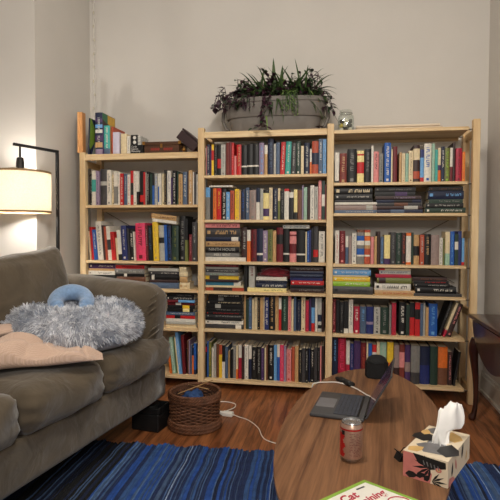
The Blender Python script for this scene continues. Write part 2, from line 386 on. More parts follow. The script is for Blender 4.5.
SHELF_ROWS = [
('hardback_book', 'thin dark brown hardback at left end beside black, first shelf, left bay', 'books standing on the first shelf of the left bay', 0.0225, 1.271, 0.0072, 0.2223, 0, 'DB', [], None),
('paperback_book', 'thin black paperback between dark brown and white, first shelf, left bay', 'books standing on the first shelf of the left bay', 0.0305, 1.271, 0.0157, 0.2267, 0, 'K', [], 'LG'),
('paperback_book', 'tall white paperback with teal band between black and mauve, first shelf, left bay', 'books standing on the first shelf of the left bay', 0.048, 1.271, 0.0293, 0.2471, 0, 'W', [(0.4, 0.75, 'TL')], None),
('paperback_book', 'tall mauve paperback between white and charcoal, first shelf, left bay', 'books standing on the first shelf of the left bay', 0.0802, 1.271, 0.0252, 0.2467, 0, 'LV', [], 'PU'),
('hardback_book', 'thick charcoal hardback with light grey band between mauve and white, first shelf, left bay', 'books standing on the first shelf of the left bay', 0.1082, 1.271, 0.05, 0.2613, 0, 'DGY', [(0.55, 0.66, 'LG')], None),
('hardback_book', 'tall white hardback between charcoal and cream, first shelf, left bay', 'books standing on the first shelf of the left bay', 0.161, 1.271, 0.032, 0.2532, 0, 'W', [], 'GY'),
('paperback_book', 'cream paperback between white and white, first shelf, left bay', 'books standing on the first shelf of the left bay', 0.1948, 1.271, 0.02, 0.2202, 0, 'C', [], 'K'),
('paperback_book', 'tall white paperback with grey band between cream and white, first shelf, left bay', 'books standing on the first shelf of the left bay', 0.2165, 1.271, 0.0278, 0.2432, 0, 'W', [(0.05, 0.55, 'GY')], None),
('paperback_book', 'thin white paperback between white and red, first shelf, left bay', 'books standing on the first shelf of the left bay', 0.2462, 1.271, 0.014, 0.2382, 0, 'W', [], 'GY'),
('paperback_book', 'red paperback between white and slate blue, first shelf, left bay', 'books standing on the first shelf of the left bay', 0.2619, 1.271, 0.0248, 0.226, 0, 'R', [], 'W'),
('paperback_book', 'slate blue paperback between red and white, first shelf, left bay', 'books standing on the first shelf of the left bay', 0.2885, 1.271, 0.0247, 0.2257, 0, 'SL', [], 'W'),
('paperback_book', 'white paperback between slate blue and red, first shelf, left bay', 'books standing on the first shelf of the left bay', 0.315, 1.271, 0.0207, 0.219, 0, 'W', [], 'R'),
('paperback_book', 'tall red paperback with black band between white and white, first shelf, left bay', 'books standing on the first shelf of the left bay', 0.3375, 1.271, 0.0246, 0.2464, 0, 'R', [(0.3, 0.65, 'K')], None),
('paperback_book', 'tall white paperback between red and white, first shelf, left bay', 'books standing on the first shelf of the left bay', 0.3638, 1.271, 0.0226, 0.2415, 0, 'W', [], 'DR'),
('paperback_book', 'thin white paperback with black foot between white and black, first shelf, left bay', 'books standing on the first shelf of the left bay', 0.3882, 1.271, 0.0157, 0.2394, 0, 'W', [(0.0, 0.4, 'K')], None),
('paperback_book', 'tall black paperback with red band between white and red, first shelf, left bay', 'books standing on the first shelf of the left bay', 0.4066, 1.271, 0.0264, 0.241, 0, 'K', [(0.1, 0.3, 'R')], None),
('paperback_book', 'thin red paperback between black and light grey, first shelf, left bay', 'books standing on the first shelf of the left bay', 0.4353, 1.271, 0.0118, 0.2333, 0, 'R', [], None),
('paperback_book', 'thin light grey paperback between red and black, first shelf, left bay', 'books standing on the first shelf of the left bay', 0.4488, 1.271, 0.0098, 0.2313, 0, 'LG', [], None),
('paperback_book', 'tall black paperback between light grey and dark green, first shelf, left bay', 'books standing on the first shelf of the left bay', 0.4614, 1.271, 0.0185, 0.2358, 0, 'K', [], 'W'),
('paperback_book', 'dark green paperback between black and blue, first shelf, left bay', 'books standing on the first shelf of the left bay', 0.4826, 1.271, 0.0194, 0.2218, 0, 'DG', [], None),
('paperback_book', 'thin blue paperback with black top between dark green and light grey, first shelf, left bay', 'books standing on the first shelf of the left bay', 0.5038, 1.271, 0.0155, 0.2215, 0, 'B', [(0.62, 1.0, 'K')], None),
('paperback_book', 'light grey paperback between blue and white, first shelf, left bay', 'books standing on the first shelf of the left bay', 0.5221, 1.271, 0.0193, 0.2214, 0, 'LG', [], 'B'),
('paperback_book', 'thin white paperback with blue band between light grey and white, first shelf, left bay', 'books standing on the first shelf of the left bay', 0.5432, 1.271, 0.0097, 0.2193, 0, 'W', [(0.1, 0.6, 'B')], None),
('paperback_book', 'thin white paperback between white and cream, first shelf, left bay', 'books standing on the first shelf of the left bay', 0.5547, 1.271, 0.0145, 0.221, 0, 'W', [], 'GY'),
('paperback_book', 'cream paperback between white and black, first shelf, left bay', 'books standing on the first shelf of the left bay', 0.5709, 1.271, 0.0192, 0.2208, 0, 'C', [], 'K'),
('paperback_book', 'thin black paperback between cream and white, first shelf, left bay', 'books standing on the first shelf of the left bay', 0.5929, 1.271, 0.0144, 0.2434, 0, 'K', [], 'T'),
('paperback_book', 'tall white paperback between black and purple, first shelf, left bay', 'books standing on the first shelf of the left bay', 0.6091, 1.271, 0.0268, 0.2404, 0, 'W', [], 'LV'),
('paperback_book', 'thin purple paperback between white and black, first shelf, left bay', 'books standing on the first shelf of the left bay', 0.6386, 1.271, 0.0125, 0.1928, 0, 'PU', [], None),
('paperback_book', 'tall black paperback between purple and dark green, first shelf, left bay', 'books standing on the first shelf of the left bay', 0.6528, 1.271, 0.0238, 0.2399, 0, 'K', [], 'W'),
('paperback_book', 'thin dark green paperback between black and tan, first shelf, left bay', 'books standing on the first shelf of the left bay', 0.6793, 1.271, 0.0134, 0.2333, 0, 'DG', [], None),
('paperback_book', 'tan paperback between dark green and slate blue, first shelf, left bay', 'books standing on the first shelf of the left bay', 0.6944, 1.271, 0.0265, 0.215, 0, 'T', [], 'BR'),
('hardback_book', 'slate blue hardback between tan and dark brown, first shelf, left bay', 'books standing on the first shelf of the left bay', 0.7236, 1.271, 0.0302, 0.23, 0, 'SL', [], 'W'),
('hardback_book', 'thin dark brown hardback between slate blue and tan, first shelf, left bay', 'books standing on the first shelf of the left bay', 0.7556, 1.271, 0.0095, 0.2369, 0, 'DB', [], None),
('paperback_book', 'tall tan paperback between dark brown and white, first shelf, left bay', 'books standing on the first shelf of the left bay', 0.7678, 1.271, 0.0263, 0.2413, 0, 'T', [], 'W'),
('paperback_book', 'thin white paperback between tan and charcoal, first shelf, left bay', 'books standing on the first shelf of the left bay', 0.7968, 1.271, 0.0085, 0.2292, 0, 'W', [], None),
('hardback_book', 'thin charcoal hardback between white and white, first shelf, left bay', 'books standing on the first shelf of the left bay', 0.808, 1.271, 0.0113, 0.2273, 0, 'DGY', [], None),
('paperback_book', 'thin white paperback at right end beside charcoal, first shelf, left bay', 'books standing on the first shelf of the left bay', 0.822, 1.271, 0.0113, 0.2136, 0, 'W', [], 'GY'),
('paperback_book', 'thin brown paperback at left end beside cream, second shelf, left bay', 'books standing on the second shelf of the left bay', 0.0225, 0.878, 0.0072, 0.2154, -4.5, 'BR', [], None),
('paperback_book', 'thin cream paperback between brown and red, second shelf, left bay', 'books standing on the second shelf of the left bay', 0.0305, 0.878, 0.0072, 0.2105, -4.5, 'C', [], None),
('paperback_book', 'tall red paperback between cream and blue, second shelf, left bay', 'books standing on the second shelf of the left bay', 0.0385, 0.878, 0.0171, 0.2386, -4.5, 'R', [], 'DR'),
('paperback_book', 'blue paperback between red and white, second shelf, left bay', 'books standing on the second shelf of the left bay', 0.0574, 0.878, 0.0274, 0.2194, -4.5, 'B', [], 'W'),
('hardback_book', 'tall white hardback between blue and dark brown, second shelf, left bay', 'books standing on the second shelf of the left bay', 0.0876, 0.878, 0.0413, 0.2784, -4.5, 'W', [], 'GY'),
('hardback_book', 'thin dark brown hardback between white and russet, second shelf, left bay', 'books standing on the second shelf of the left bay', 0.1307, 0.878, 0.0152, 0.2515, -4.5, 'DB', [], None),
('paperback_book', 'tall russet paperback between dark brown and white, second shelf, left bay', 'books standing on the second shelf of the left bay', 0.1487, 0.878, 0.0172, 0.2419, -4.5, 'RB', [], None),
('paperback_book', 'tall white paperback with charcoal band between russet and red, second shelf, left bay', 'books standing on the second shelf of the left bay', 0.1677, 0.878, 0.0281, 0.2464, -4.5, 'W', [(0.3, 0.6, 'DGY')], None),
('paperback_book', 'red paperback between white and cream, second shelf, left bay', 'books standing on the second shelf of the left bay', 0.1985, 0.878, 0.027, 0.2039, -4.5, 'R', [], 'K'),
('paperback_book', 'short cream paperback between red and white, second shelf, left bay', 'books standing on the second shelf of the left bay', 0.2283, 0.878, 0.017, 0.1616, -4.5, 'C', [], None),
('paperback_book', 'white paperback with black foot between cream and indigo, second shelf, left bay', 'books standing on the second shelf of the left bay', 0.2471, 0.878, 0.0279, 0.2174, -4.5, 'W', [(0.0, 0.2, 'K')], None),
('hardback_book', 'tall indigo hardback between white and charcoal, second shelf, left bay', 'books standing on the second shelf of the left bay', 0.2778, 0.878, 0.0386, 0.2493, -3.0, 'IN', [], 'W'),
('hardback_book', 'thin charcoal hardback between indigo and black, second shelf, left bay', 'books standing on the second shelf of the left bay', 0.3182, 0.878, 0.012, 0.2284, -3.0, 'DGY', [], None),
('hardback_book', 'black hardback between charcoal and white, second shelf, left bay', 'books standing on the second shelf of the left bay', 0.3329, 0.878, 0.0325, 0.2162, -3.0, 'K', [], 'W'),
('paperback_book', 'thin white paperback between black and pink, second shelf, left bay', 'books standing on the second shelf of the left bay', 0.3682, 0.878, 0.01, 0.2065, -2.5, 'W', [], None),
('hardback_book', 'thick pink hardback between white and maroon, second shelf, left bay', 'books standing on the second shelf of the left bay', 0.3814, 0.878, 0.0713, 0.2664, -2, 'P', [], 'DR'),
('hardback_book', 'thin maroon hardback between pink and black, second shelf, left bay', 'books standing on the second shelf of the left bay', 0.4554, 0.878, 0.0147, 0.2516, -2, 'DR', [], 'W'),
('paperback_book', 'tall black paperback between maroon and yellow, second shelf, left bay', 'books standing on the second shelf of the left bay', 0.4728, 0.878, 0.0282, 0.2514, -2, 'K', [], 'SL'),
('hardback_book', 'tall yellow hardback between black and light grey, second shelf, left bay', 'books standing on the second shelf of the left bay', 0.5115, 0.878, 0.0377, 0.2739, -2, 'Y', [], 'T'),
('hardback_book', 'tall light grey hardback with black band between yellow and blue, second shelf, left bay', 'books standing on the second shelf of the left bay', 0.552, 0.878, 0.0414, 0.2504, -2, 'LG', [(0.5, 0.66, 'K')], None),
('paperback_book', 'tall blue paperback between light grey and navy, second shelf, left bay', 'books standing on the second shelf of the left bay', 0.5961, 0.878, 0.0193, 0.2545, -2, 'B', [], None),
('hardback_book', 'tall navy hardback between blue and dark green, second shelf, left bay', 'books standing on the second shelf of the left bay', 0.618, 0.878, 0.0259, 0.2496, -2, 'KN', [], 'B'),
('hardback_book', 'thick dark green hardback between navy and black, second shelf, left bay', 'books standing on the second shelf of the left bay', 0.6467, 0.878, 0.0476, 0.2491, 0.0, 'DG', [], 'OL'),
('hardback_book', 'thick black hardback between dark green and olive, second shelf, left bay', 'books standing on the second shelf of the left bay', 0.697, 0.878, 0.0427, 0.3168, 0.0, 'K', [], 'GY'),
('paperback_book', 'tall olive paperback with black top between black and maroon, second shelf, left bay', 'books standing on the second shelf of the left bay', 0.7424, 0.878, 0.018, 0.2979, 0.0, 'OL', [(0.5, 1.0, 'K')], None),
('hardback_book', 'maroon hardback between olive and charcoal, second shelf, left bay', 'books standing on the second shelf of the left bay', 0.7706, 0.878, 0.0208, 0.1887, 0.0, 'DR', [], 'LP'),
('hardback_book', 'tall charcoal hardback at right end beside maroon, second shelf, left bay', 'books standing on the second shelf of the left bay', 0.7941, 0.878, 0.032, 0.2745, 0.0, 'DGY', [], 'LG'),
('paperback_book', 'thin orange paperback at left end beside mint, bottom shelf, left bay', 'books standing on the bottom shelf of the left bay', 0.6323, 0.082, 0.0154, 0.1996, -6, 'O', [], None),
('paperback_book', 'tall mint paperback between orange and olive, bottom shelf, left bay', 'books standing on the bottom shelf of the left bay', 0.6509, 0.082, 0.0243, 0.2581, -6, 'MT', [], 'W'),
('paperback_book', 'thin olive paperback between mint and cream, bottom shelf, left bay', 'books standing on the bottom shelf of the left bay', 0.6777, 0.082, 0.0089, 0.2461, -6, 'OL', [], None),
('paperback_book', 'thin cream paperback between olive and light blue, bottom shelf, left bay', 'books standing on the bottom shelf of the left bay', 0.6882, 0.082, 0.0097, 0.2576, -6, 'C', [], None),
('paperback_book', 'tall light blue paperback between cream and maroon, bottom shelf, left bay', 'books standing on the bottom shelf of the left bay', 0.7003, 0.082, 0.0218, 0.2965, -6, 'LB', [], 'W'),
('hardback_book', 'tall maroon hardback between light blue and black, bottom shelf, left bay', 'books standing on the bottom shelf of the left bay', 0.7261, 0.082, 0.0201, 0.2755, -3.0, 'DR', [], None),
('paperback_book', 'thin black paperback between maroon and brown, bottom shelf, left bay', 'books standing on the bottom shelf of the left bay', 0.7487, 0.082, 0.0088, 0.1743, -2.0, 'K', [], None),
('paperback_book', 'thin brown paperback between black and mauve, bottom shelf, left bay', 'books standing on the bottom shelf of the left bay', 0.7599, 0.082, 0.0088, 0.236, -1.0, 'BR', [], None),
('paperback_book', 'thin mauve paperback between brown and slate blue, bottom shelf, left bay', 'books standing on the bottom shelf of the left bay', 0.7703, 0.082, 0.0072, 0.2436, 0.0, 'LV', [], None),
('paperback_book', 'thin slate blue paperback between mauve and orange, bottom shelf, left bay', 'books standing on the bottom shelf of the left bay', 0.7792, 0.082, 0.0088, 0.2049, 0.0, 'SL', [], None),
('paperback_book', 'thin orange paperback with navy top between slate blue and blue, bottom shelf, left bay', 'books standing on the bottom shelf of the left bay', 0.7896, 0.082, 0.0128, 0.1893, 0.0, 'O', [(0.7, 1.0, 'KN')], None),
('paperback_book', 'thin blue paperback with navy foot at right end beside orange, bottom shelf, left bay', 'books standing on the bottom shelf of the left bay', 0.804, 0.082, 0.0168, 0.22, 0.0, 'B', [(0.0, 0.15, 'KN')], None),
('paperback_book', 'thin pale pink paperback at left end beside navy, first shelf, middle bay', 'books standing on the first shelf of the middle bay', 0.8925, 1.468, 0.0072, 0.2083, 0, 'LP', [], None),
('hardback_book', 'navy hardback between pale pink and purple, first shelf, middle bay', 'books standing on the first shelf of the middle bay', 0.9005, 1.468, 0.0176, 0.2175, 0, 'KN', [], 'W'),
('paperback_book', 'thin purple paperback between navy and yellow, first shelf, middle bay', 'books standing on the first shelf of the middle bay', 0.9199, 1.468, 0.0108, 0.2079, 0, 'PU', [], None),
('paperback_book', 'thin yellow paperback with red band between purple and black, first shelf, middle bay', 'books standing on the first shelf of the middle bay', 0.9324, 1.468, 0.0156, 0.2153, 0, 'Y', [(0.5, 0.82, 'R')], None),
('paperback_book', 'black paperback between yellow and black, first shelf, middle bay', 'books standing on the first shelf of the middle bay', 0.9498, 1.468, 0.0194, 0.2123, 0, 'K', [], 'GY'),
('paperback_book', 'black paperback with red band between black and light grey, first shelf, middle bay', 'books standing on the first shelf of the middle bay', 0.9709, 1.468, 0.027, 0.2149, 0, 'K', [(0.25, 0.55, 'R')], None),
('paperback_book', 'light grey paperback between black and brick red, first shelf, middle bay', 'books standing on the first shelf of the middle bay', 0.9996, 1.468, 0.0298, 0.2145, 0, 'LG', [], 'GY'),
('paperback_book', 'brick red paperback between light grey and maroon, first shelf, middle bay', 'books standing on the first shelf of the middle bay', 1.0321, 1.468, 0.023, 0.2272, 0, 'BK', [], 'DR'),
('hardback_book', 'thin maroon hardback between brick red and red, first shelf, middle bay', 'books standing on the first shelf of the middle bay', 1.0568, 1.468, 0.0144, 0.2297, 0, 'DR', [], None),
('paperback_book', 'thin red paperback between maroon and pale pink, first shelf, middle bay', 'books standing on the first shelf of the middle bay', 1.073, 1.468, 0.0153, 0.2249, 0, 'R', [], 'LP'),
('paperback_book', 'thin pale pink paperback between red and red, first shelf, middle bay', 'books standing on the first shelf of the middle bay', 1.0901, 1.468, 0.0125, 0.1365, 0, 'LP', [], None),
('hardback_book', 'red hardback between pale pink and black, first shelf, middle bay', 'books standing on the first shelf of the middle bay', 1.1052, 1.468, 0.0323, 0.2134, 0, 'R', [], 'T'),
('hardback_book', 'black hardback with white band between red and black, first shelf, middle bay', 'books standing on the first shelf of the middle bay', 1.1402, 1.468, 0.0378, 0.2056, 0, 'K', [(0.28, 0.33, 'W')], None),
('hardback_book', 'black hardback with white band between black and black, first shelf, middle bay', 'books standing on the first shelf of the middle bay', 1.1797, 1.468, 0.0386, 0.2145, 0, 'K', [(0.28, 0.33, 'W')], None),
('hardback_book', 'black hardback with white band between black and mauve, first shelf, middle bay', 'books standing on the first shelf of the middle bay', 1.22, 1.468, 0.0393, 0.2122, 0, 'K', [(0.28, 0.33, 'W')], None),
('hardback_book', 'mauve hardback between black and tan, first shelf, middle bay', 'books standing on the first shelf of the middle bay', 1.262, 1.468, 0.0327, 0.2209, 0, 'LV', [], 'LB'),
('paperback_book', 'tan paperback with white top between mauve and navy, first shelf, middle bay', 'books standing on the first shelf of the middle bay', 1.3, 1.468, 0.0196, 0.2021, 0, 'T', [(0.7, 1.0, 'W')], None),
('hardback_book', 'tall navy hardback between tan and light grey, first shelf, middle bay', 'books standing on the first shelf of the middle bay', 1.3232, 1.468, 0.0371, 0.245, 0, 'KN', [], 'SL'),
('paperback_book', 'thin light grey paperback between navy and slate blue, first shelf, middle bay', 'books standing on the first shelf of the middle bay', 1.3629, 1.468, 0.0139, 0.2106, 0, 'LG', [], None),
('paperback_book', 'slate blue paperback between light grey and red, first shelf, middle bay', 'books standing on the first shelf of the middle bay', 1.3786, 1.468, 0.0231, 0.2196, 0, 'SL', [], None),
('paperback_book', 'red paperback between slate blue and teal, first shelf, middle bay', 'books standing on the first shelf of the middle bay', 1.4043, 1.468, 0.0295, 0.2222, 2.0, 'R', [], 'W'),
('hardback_book', 'teal hardback between red and charcoal, first shelf, middle bay', 'books standing on the first shelf of the middle bay', 1.4382, 1.468, 0.0357, 0.2237, 2.0, 'TL', [], 'W'),
('hardback_book', 'charcoal hardback between teal and dark green, first shelf, middle bay', 'books standing on the first shelf of the middle bay', 1.4784, 1.468, 0.0319, 0.214, 1.0, 'DGY', [], 'LG'),
('hardback_book', 'dark green hardback between charcoal and cream, first shelf, middle bay', 'books standing on the first shelf of the middle bay', 1.513, 1.468, 0.03, 0.2209, 0, 'DG', [], 'W'),
('paperback_book', 'cream paperback between dark green and navy, first shelf, middle bay', 'books standing on the first shelf of the middle bay', 1.5456, 1.468, 0.0182, 0.1905, 0, 'C', [], None),
('hardback_book', 'navy hardback between cream and orange, first shelf, middle bay', 'books standing on the first shelf of the middle bay', 1.5664, 1.468, 0.0353, 0.213, 0, 'KN', [], 'LG'),
('paperback_book', 'thin orange paperback with white top between navy and russet, first shelf, middle bay', 'books standing on the first shelf of the middle bay', 1.6042, 1.468, 0.0118, 0.1719, 0, 'O', [(0.5, 1.0, 'W')], None),
('hardback_book', 'russet hardback with navy band between orange and slate blue, first shelf, middle bay', 'books standing on the first shelf of the middle bay', 1.6186, 1.468, 0.0413, 0.2197, 0, 'RB', [(0.3, 0.65, 'KN')], None),
('paperback_book', 'slate blue paperback between russet and light blue, first shelf, middle bay', 'books standing on the first shelf of the middle bay', 1.6625, 1.468, 0.0242, 0.2345, 0, 'SL', [], 'W'),
('paperback_book', 'light blue paperback at right end beside slate blue, first shelf, middle bay', 'books standing on the first shelf of the middle bay', 1.6893, 1.468, 0.0215, 0.2342, 0, 'LB', [], 'GY'),
('paperback_book', 'grey paperback with light blue top at left end beside black, second shelf, middle bay', 'books standing on the second shelf of the middle bay', 0.8925, 1.167, 0.029, 0.224, 0, 'GY', [(0.7, 1.0, 'LB')], None),
('paperback_book', 'thin black paperback between grey and orange, second shelf, middle bay', 'books standing on the second shelf of the middle bay', 0.9243, 1.167, 0.0166, 0.2207, 0, 'K', [], None),
('paperback_book', 'orange paperback between black and red, second shelf, middle bay', 'books standing on the second shelf of the middle bay', 0.9436, 1.167, 0.0233, 0.2177, 0, 'O', [], 'BR'),
('paperback_book', 'red paperback between orange and black, second shelf, middle bay', 'books standing on the second shelf of the middle bay', 0.9686, 1.167, 0.0299, 0.2174, 0, 'R', [], 'Y'),
('hardback_book', 'black hardback between red and light blue, second shelf, middle bay', 'books standing on the second shelf of the middle bay', 1.0013, 1.167, 0.0327, 0.2152, 0, 'K', [], 'W'),
('paperback_book', 'light blue paperback between black and russet, second shelf, middle bay', 'books standing on the second shelf of the middle bay', 1.0367, 1.167, 0.024, 0.1914, 0, 'LB', [], 'W'),
('paperback_book', 'russet paperback between light blue and yellow, second shelf, middle bay', 'books standing on the second shelf of the middle bay', 1.0634, 1.167, 0.0278, 0.2005, 0, 'RB', [], 'K'),
('paperback_book', 'yellow paperback between russet and tan, second shelf, middle bay', 'books standing on the second shelf of the middle bay', 1.0939, 1.167, 0.0286, 0.2123, 0, 'Y', [], 'T'),
('paperback_book', 'thin tan paperback between yellow and navy, second shelf, middle bay', 'books standing on the second shelf of the middle bay', 1.1242, 1.167, 0.0125, 0.2045, 0, 'T', [], None),
('hardback_book', 'navy hardback between tan and slate blue, second shelf, middle bay', 'books standing on the second shelf of the middle bay', 1.1394, 1.167, 0.0275, 0.209, 0, 'KN', [], 'B'),
('paperback_book', 'slate blue paperback between navy and taupe, second shelf, middle bay', 'books standing on the second shelf of the middle bay', 1.1696, 1.167, 0.0237, 0.2208, 0, 'SL', [], 'W'),
('hardback_book', 'thick taupe hardback between slate blue and white, second shelf, middle bay', 'books standing on the second shelf of the middle bay', 1.196, 1.167, 0.0461, 0.2038, 0, 'TP', [], 'GY'),
('paperback_book', 'white paperback with navy top between taupe and light grey, second shelf, middle bay', 'books standing on the second shelf of the middle bay', 1.2448, 1.167, 0.0235, 0.2172, 0, 'W', [(0.55, 1.0, 'KN')], None),
('paperback_book', 'light grey paperback between white and pale yellow, second shelf, middle bay', 'books standing on the second shelf of the middle bay', 1.271, 1.167, 0.0197, 0.2123, 0, 'LG', [], None),
('hardback_book', 'pale yellow hardback with purple band between light grey and cream, second shelf, middle bay', 'books standing on the second shelf of the middle bay', 1.2932, 1.167, 0.0382, 0.201, 0, 'PY', [(0.12, 0.38, 'PU'), (0.9, 1.0, 'K')], None),
('paperback_book', 'cream paperback between pale yellow and navy, second shelf, middle bay', 'books standing on the second shelf of the middle bay', 1.3341, 1.167, 0.0214, 0.2171, 0, 'C', [], 'GY'),
('hardback_book', 'navy hardback between cream and olive, second shelf, middle bay', 'books standing on the second shelf of the middle bay', 1.3582, 1.167, 0.0315, 0.2113, 0, 'KN', [], 'LG'),
('paperback_book', 'thin olive paperback with cream top between navy and black, second shelf, middle bay', 'books standing on the second shelf of the middle bay', 1.3924, 1.167, 0.0139, 0.2137, 0, 'OL', [(0.6, 1.0, 'C')], None),
('paperback_book', 'black paperback between olive and white, second shelf, middle bay', 'books standing on the second shelf of the middle bay', 1.409, 1.167, 0.0249, 0.1952, 0, 'K', [], 'GY'),
('paperback_book', 'white paperback with red top between black and black, second shelf, middle bay', 'books standing on the second shelf of the middle bay', 1.4365, 1.167, 0.0294, 0.2087, 0, 'W', [(0.92, 1.0, 'R')], None),
('paperback_book', 'black paperback with white top between white and pale yellow, second shelf, middle bay', 'books standing on the second shelf of the middle bay', 1.4686, 1.167, 0.0284, 0.1855, 0, 'K', [(0.8, 1.0, 'W')], None),
('paperback_book', 'pale yellow paperback with black foot between black and brown, second shelf, middle bay', 'books standing on the second shelf of the middle bay', 1.4997, 1.167, 0.0229, 0.2034, 0, 'PY', [(0.0, 0.25, 'K')], None),
('paperback_book', 'brown paperback between pale yellow and mauve, second shelf, middle bay', 'books standing on the second shelf of the middle bay', 1.5252, 1.167, 0.0265, 0.1986, 0, 'BR', [], None),
('paperback_book', 'thin mauve paperback between brown and mint, second shelf, middle bay', 'books standing on the second shelf of the middle bay', 1.5542, 1.167, 0.0092, 0.2301, 0, 'LV', [], None),
('paperback_book', 'mint paperback between mauve and dark brown, second shelf, middle bay', 'books standing on the second shelf of the middle bay', 1.566, 1.167, 0.0218, 0.2164, 0, 'MT', [], 'LG'),
('hardback_book', 'thin dark brown hardback between mint and white, second shelf, middle bay', 'books standing on the second shelf of the middle bay', 1.5904, 1.167, 0.0155, 0.2143, 0, 'DB', [], None),
('paperback_book', 'white paperback between dark brown and light grey, second shelf, middle bay', 'books standing on the second shelf of the middle bay', 1.6085, 1.167, 0.0271, 0.2295, 0, 'W', [], 'GY'),
('paperback_book', 'light grey paperback between white and pale pink, second shelf, middle bay', 'books standing on the second shelf of the middle bay', 1.6382, 1.167, 0.0217, 0.2201, 0, 'LG', [], 'K'),
('paperback_book', 'tall pale pink paperback between light grey and dark green, second shelf, middle bay', 'books standing on the second shelf of the middle bay', 1.6625, 1.167, 0.0198, 0.2623, 0, 'LP', [], 'W'),
('paperback_book', 'tall dark green paperback with white band between pale pink and maroon, second shelf, middle bay', 'books standing on the second shelf of the middle bay', 1.6849, 1.167, 0.0198, 0.2602, 0, 'DG', [(0.35, 0.65, 'W')], None),
('paperback_book', 'thin maroon paperback at right end beside dark green, second shelf, middle bay', 'books standing on the second shelf of the middle bay', 1.7063, 1.167, 0.0072, 0.2329, 0, 'DR', [], None),
('hardback_book', 'dark brown hardback at left end beside orange, third shelf, middle bay', 'books standing on the third shelf of the middle bay', 1.1433, 0.883, 0.0371, 0.2347, 0, 'DB', [], 'LG'),
('paperback_book', 'orange paperback with white top between dark brown and maroon, third shelf, middle bay', 'books standing on the third shelf of the middle bay', 1.1831, 0.883, 0.0228, 0.2157, 0, 'O', [(0.65, 1.0, 'W')], None),
('hardback_book', 'maroon hardback between orange and navy, third shelf, middle bay', 'books standing on the third shelf of the middle bay', 1.2085, 0.883, 0.0378, 0.22, 0, 'DR', [], 'DB'),
('hardback_book', 'navy hardback with white band between maroon and mauve, third shelf, middle bay', 'books standing on the third shelf of the middle bay', 1.249, 0.883, 0.0413, 0.2242, 0, 'KN', [(0.2, 0.26, 'W')], None),
('hardback_book', 'mauve hardback between navy and olive, third shelf, middle bay', 'books standing on the third shelf of the middle bay', 1.2919, 0.883, 0.0318, 0.2126, 0, 'LV', [], 'W'),
('hardback_book', 'olive hardback between mauve and tan, third shelf, middle bay', 'books standing on the third shelf of the middle bay', 1.3265, 0.883, 0.0308, 0.2187, 0, 'OL', [], 'DG'),
('paperback_book', 'tan paperback between olive and maroon, third shelf, middle bay', 'books standing on the third shelf of the middle bay', 1.3599, 0.883, 0.0224, 0.2119, 0, 'T', [], None),
('hardback_book', 'thick maroon hardback with black band between tan and black, third shelf, middle bay', 'books standing on the third shelf of the middle bay', 1.3849, 0.883, 0.0435, 0.2328, 0, 'DR', [(0.52, 0.8, 'K')], None),
('hardback_book', 'black hardback with white band between maroon and pale pink, third shelf, middle bay', 'books standing on the third shelf of the middle bay', 1.4311, 0.883, 0.0387, 0.2249, 0, 'K', [(0.22, 0.27, 'W')], None),
('hardback_book', 'thick pale pink hardback with maroon band between black and black, third shelf, middle bay', 'books standing on the third shelf of the middle bay', 1.4725, 0.883, 0.045, 0.2061, 0, 'LP', [(0.28, 0.6, 'DR'), (0.85, 0.9, 'DR')], None),
('hardback_book', 'thick black hardback with white band between pale pink and cream, third shelf, middle bay', 'books standing on the third shelf of the middle bay', 1.52, 0.883, 0.0574, 0.2148, 0, 'K', [(0.22, 0.27, 'W')], None),
('paperback_book', 'thin cream paperback between black and blue, third shelf, middle bay', 'books standing on the third shelf of the middle bay', 1.5801, 0.883, 0.0083, 0.205, 0, 'C', [], None),
('paperback_book', 'thin blue paperback between cream and indigo, third shelf, middle bay', 'books standing on the third shelf of the middle bay', 1.591, 0.883, 0.0119, 0.2094, 0, 'B', [], 'W'),
('paperback_book', 'thin indigo paperback between blue and black, third shelf, middle bay', 'books standing on the third shelf of the middle bay', 1.6046, 0.883, 0.0119, 0.2184, 0, 'IN', [], None),
('paperback_book', 'thin black paperback between indigo and charcoal, third shelf, middle bay', 'books standing on the third shelf of the middle bay', 1.6181, 0.883, 0.0109, 0.2319, 0, 'K', [], None),
('hardback_book', 'tall charcoal hardback with red band between black and white, third shelf, middle bay', 'books standing on the third shelf of the middle bay', 1.6317, 0.883, 0.0316, 0.2408, 0, 'DGY', [(0.15, 0.35, 'R')], None),
('hardback_book', 'white hardback at right end beside charcoal, third shelf, middle bay', 'books standing on the third shelf of the middle bay', 1.6677, 0.883, 0.0396, 0.2086, 0, 'W', [], 'GY'),
('paperback_book', 'thin tan paperback at left end beside dark green, fifth shelf, middle bay', 'books standing on the fifth shelf of the middle bay', 1.1622, 0.417, 0.0116, 0.2543, 0, 'T', [], None),
('paperback_book', 'dark green paperback between tan and slate blue, fifth shelf, middle bay', 'books standing on the fifth shelf of the middle bay', 1.1764, 0.417, 0.0182, 0.2074, 0, 'DG', [], None),
('paperback_book', 'slate blue paperback between dark green and cream, fifth shelf, middle bay', 'books standing on the fifth shelf of the middle bay', 1.1973, 0.417, 0.02, 0.2212, 0, 'SL', [], 'LB'),
('paperback_book', 'thin cream paperback between slate blue and cream, fifth shelf, middle bay', 'books standing on the fifth shelf of the middle bay', 1.22, 0.417, 0.0115, 0.2116, 0, 'C', [], None),
('paperback_book', 'cream paperback between cream and black, fifth shelf, middle bay', 'books standing on the fifth shelf of the middle bay', 1.2342, 0.417, 0.0199, 0.2208, 0, 'C', [], 'T'),
('paperback_book', 'thin black paperback between cream and tan, fifth shelf, middle bay', 'books standing on the fifth shelf of the middle bay', 1.2559, 0.417, 0.0161, 0.2205, 0, 'K', [], 'T'),
('paperback_book', 'tan paperback between black and cream, fifth shelf, middle bay', 'books standing on the fifth shelf of the middle bay', 1.2747, 0.417, 0.0208, 0.2203, 0, 'T', [], None),
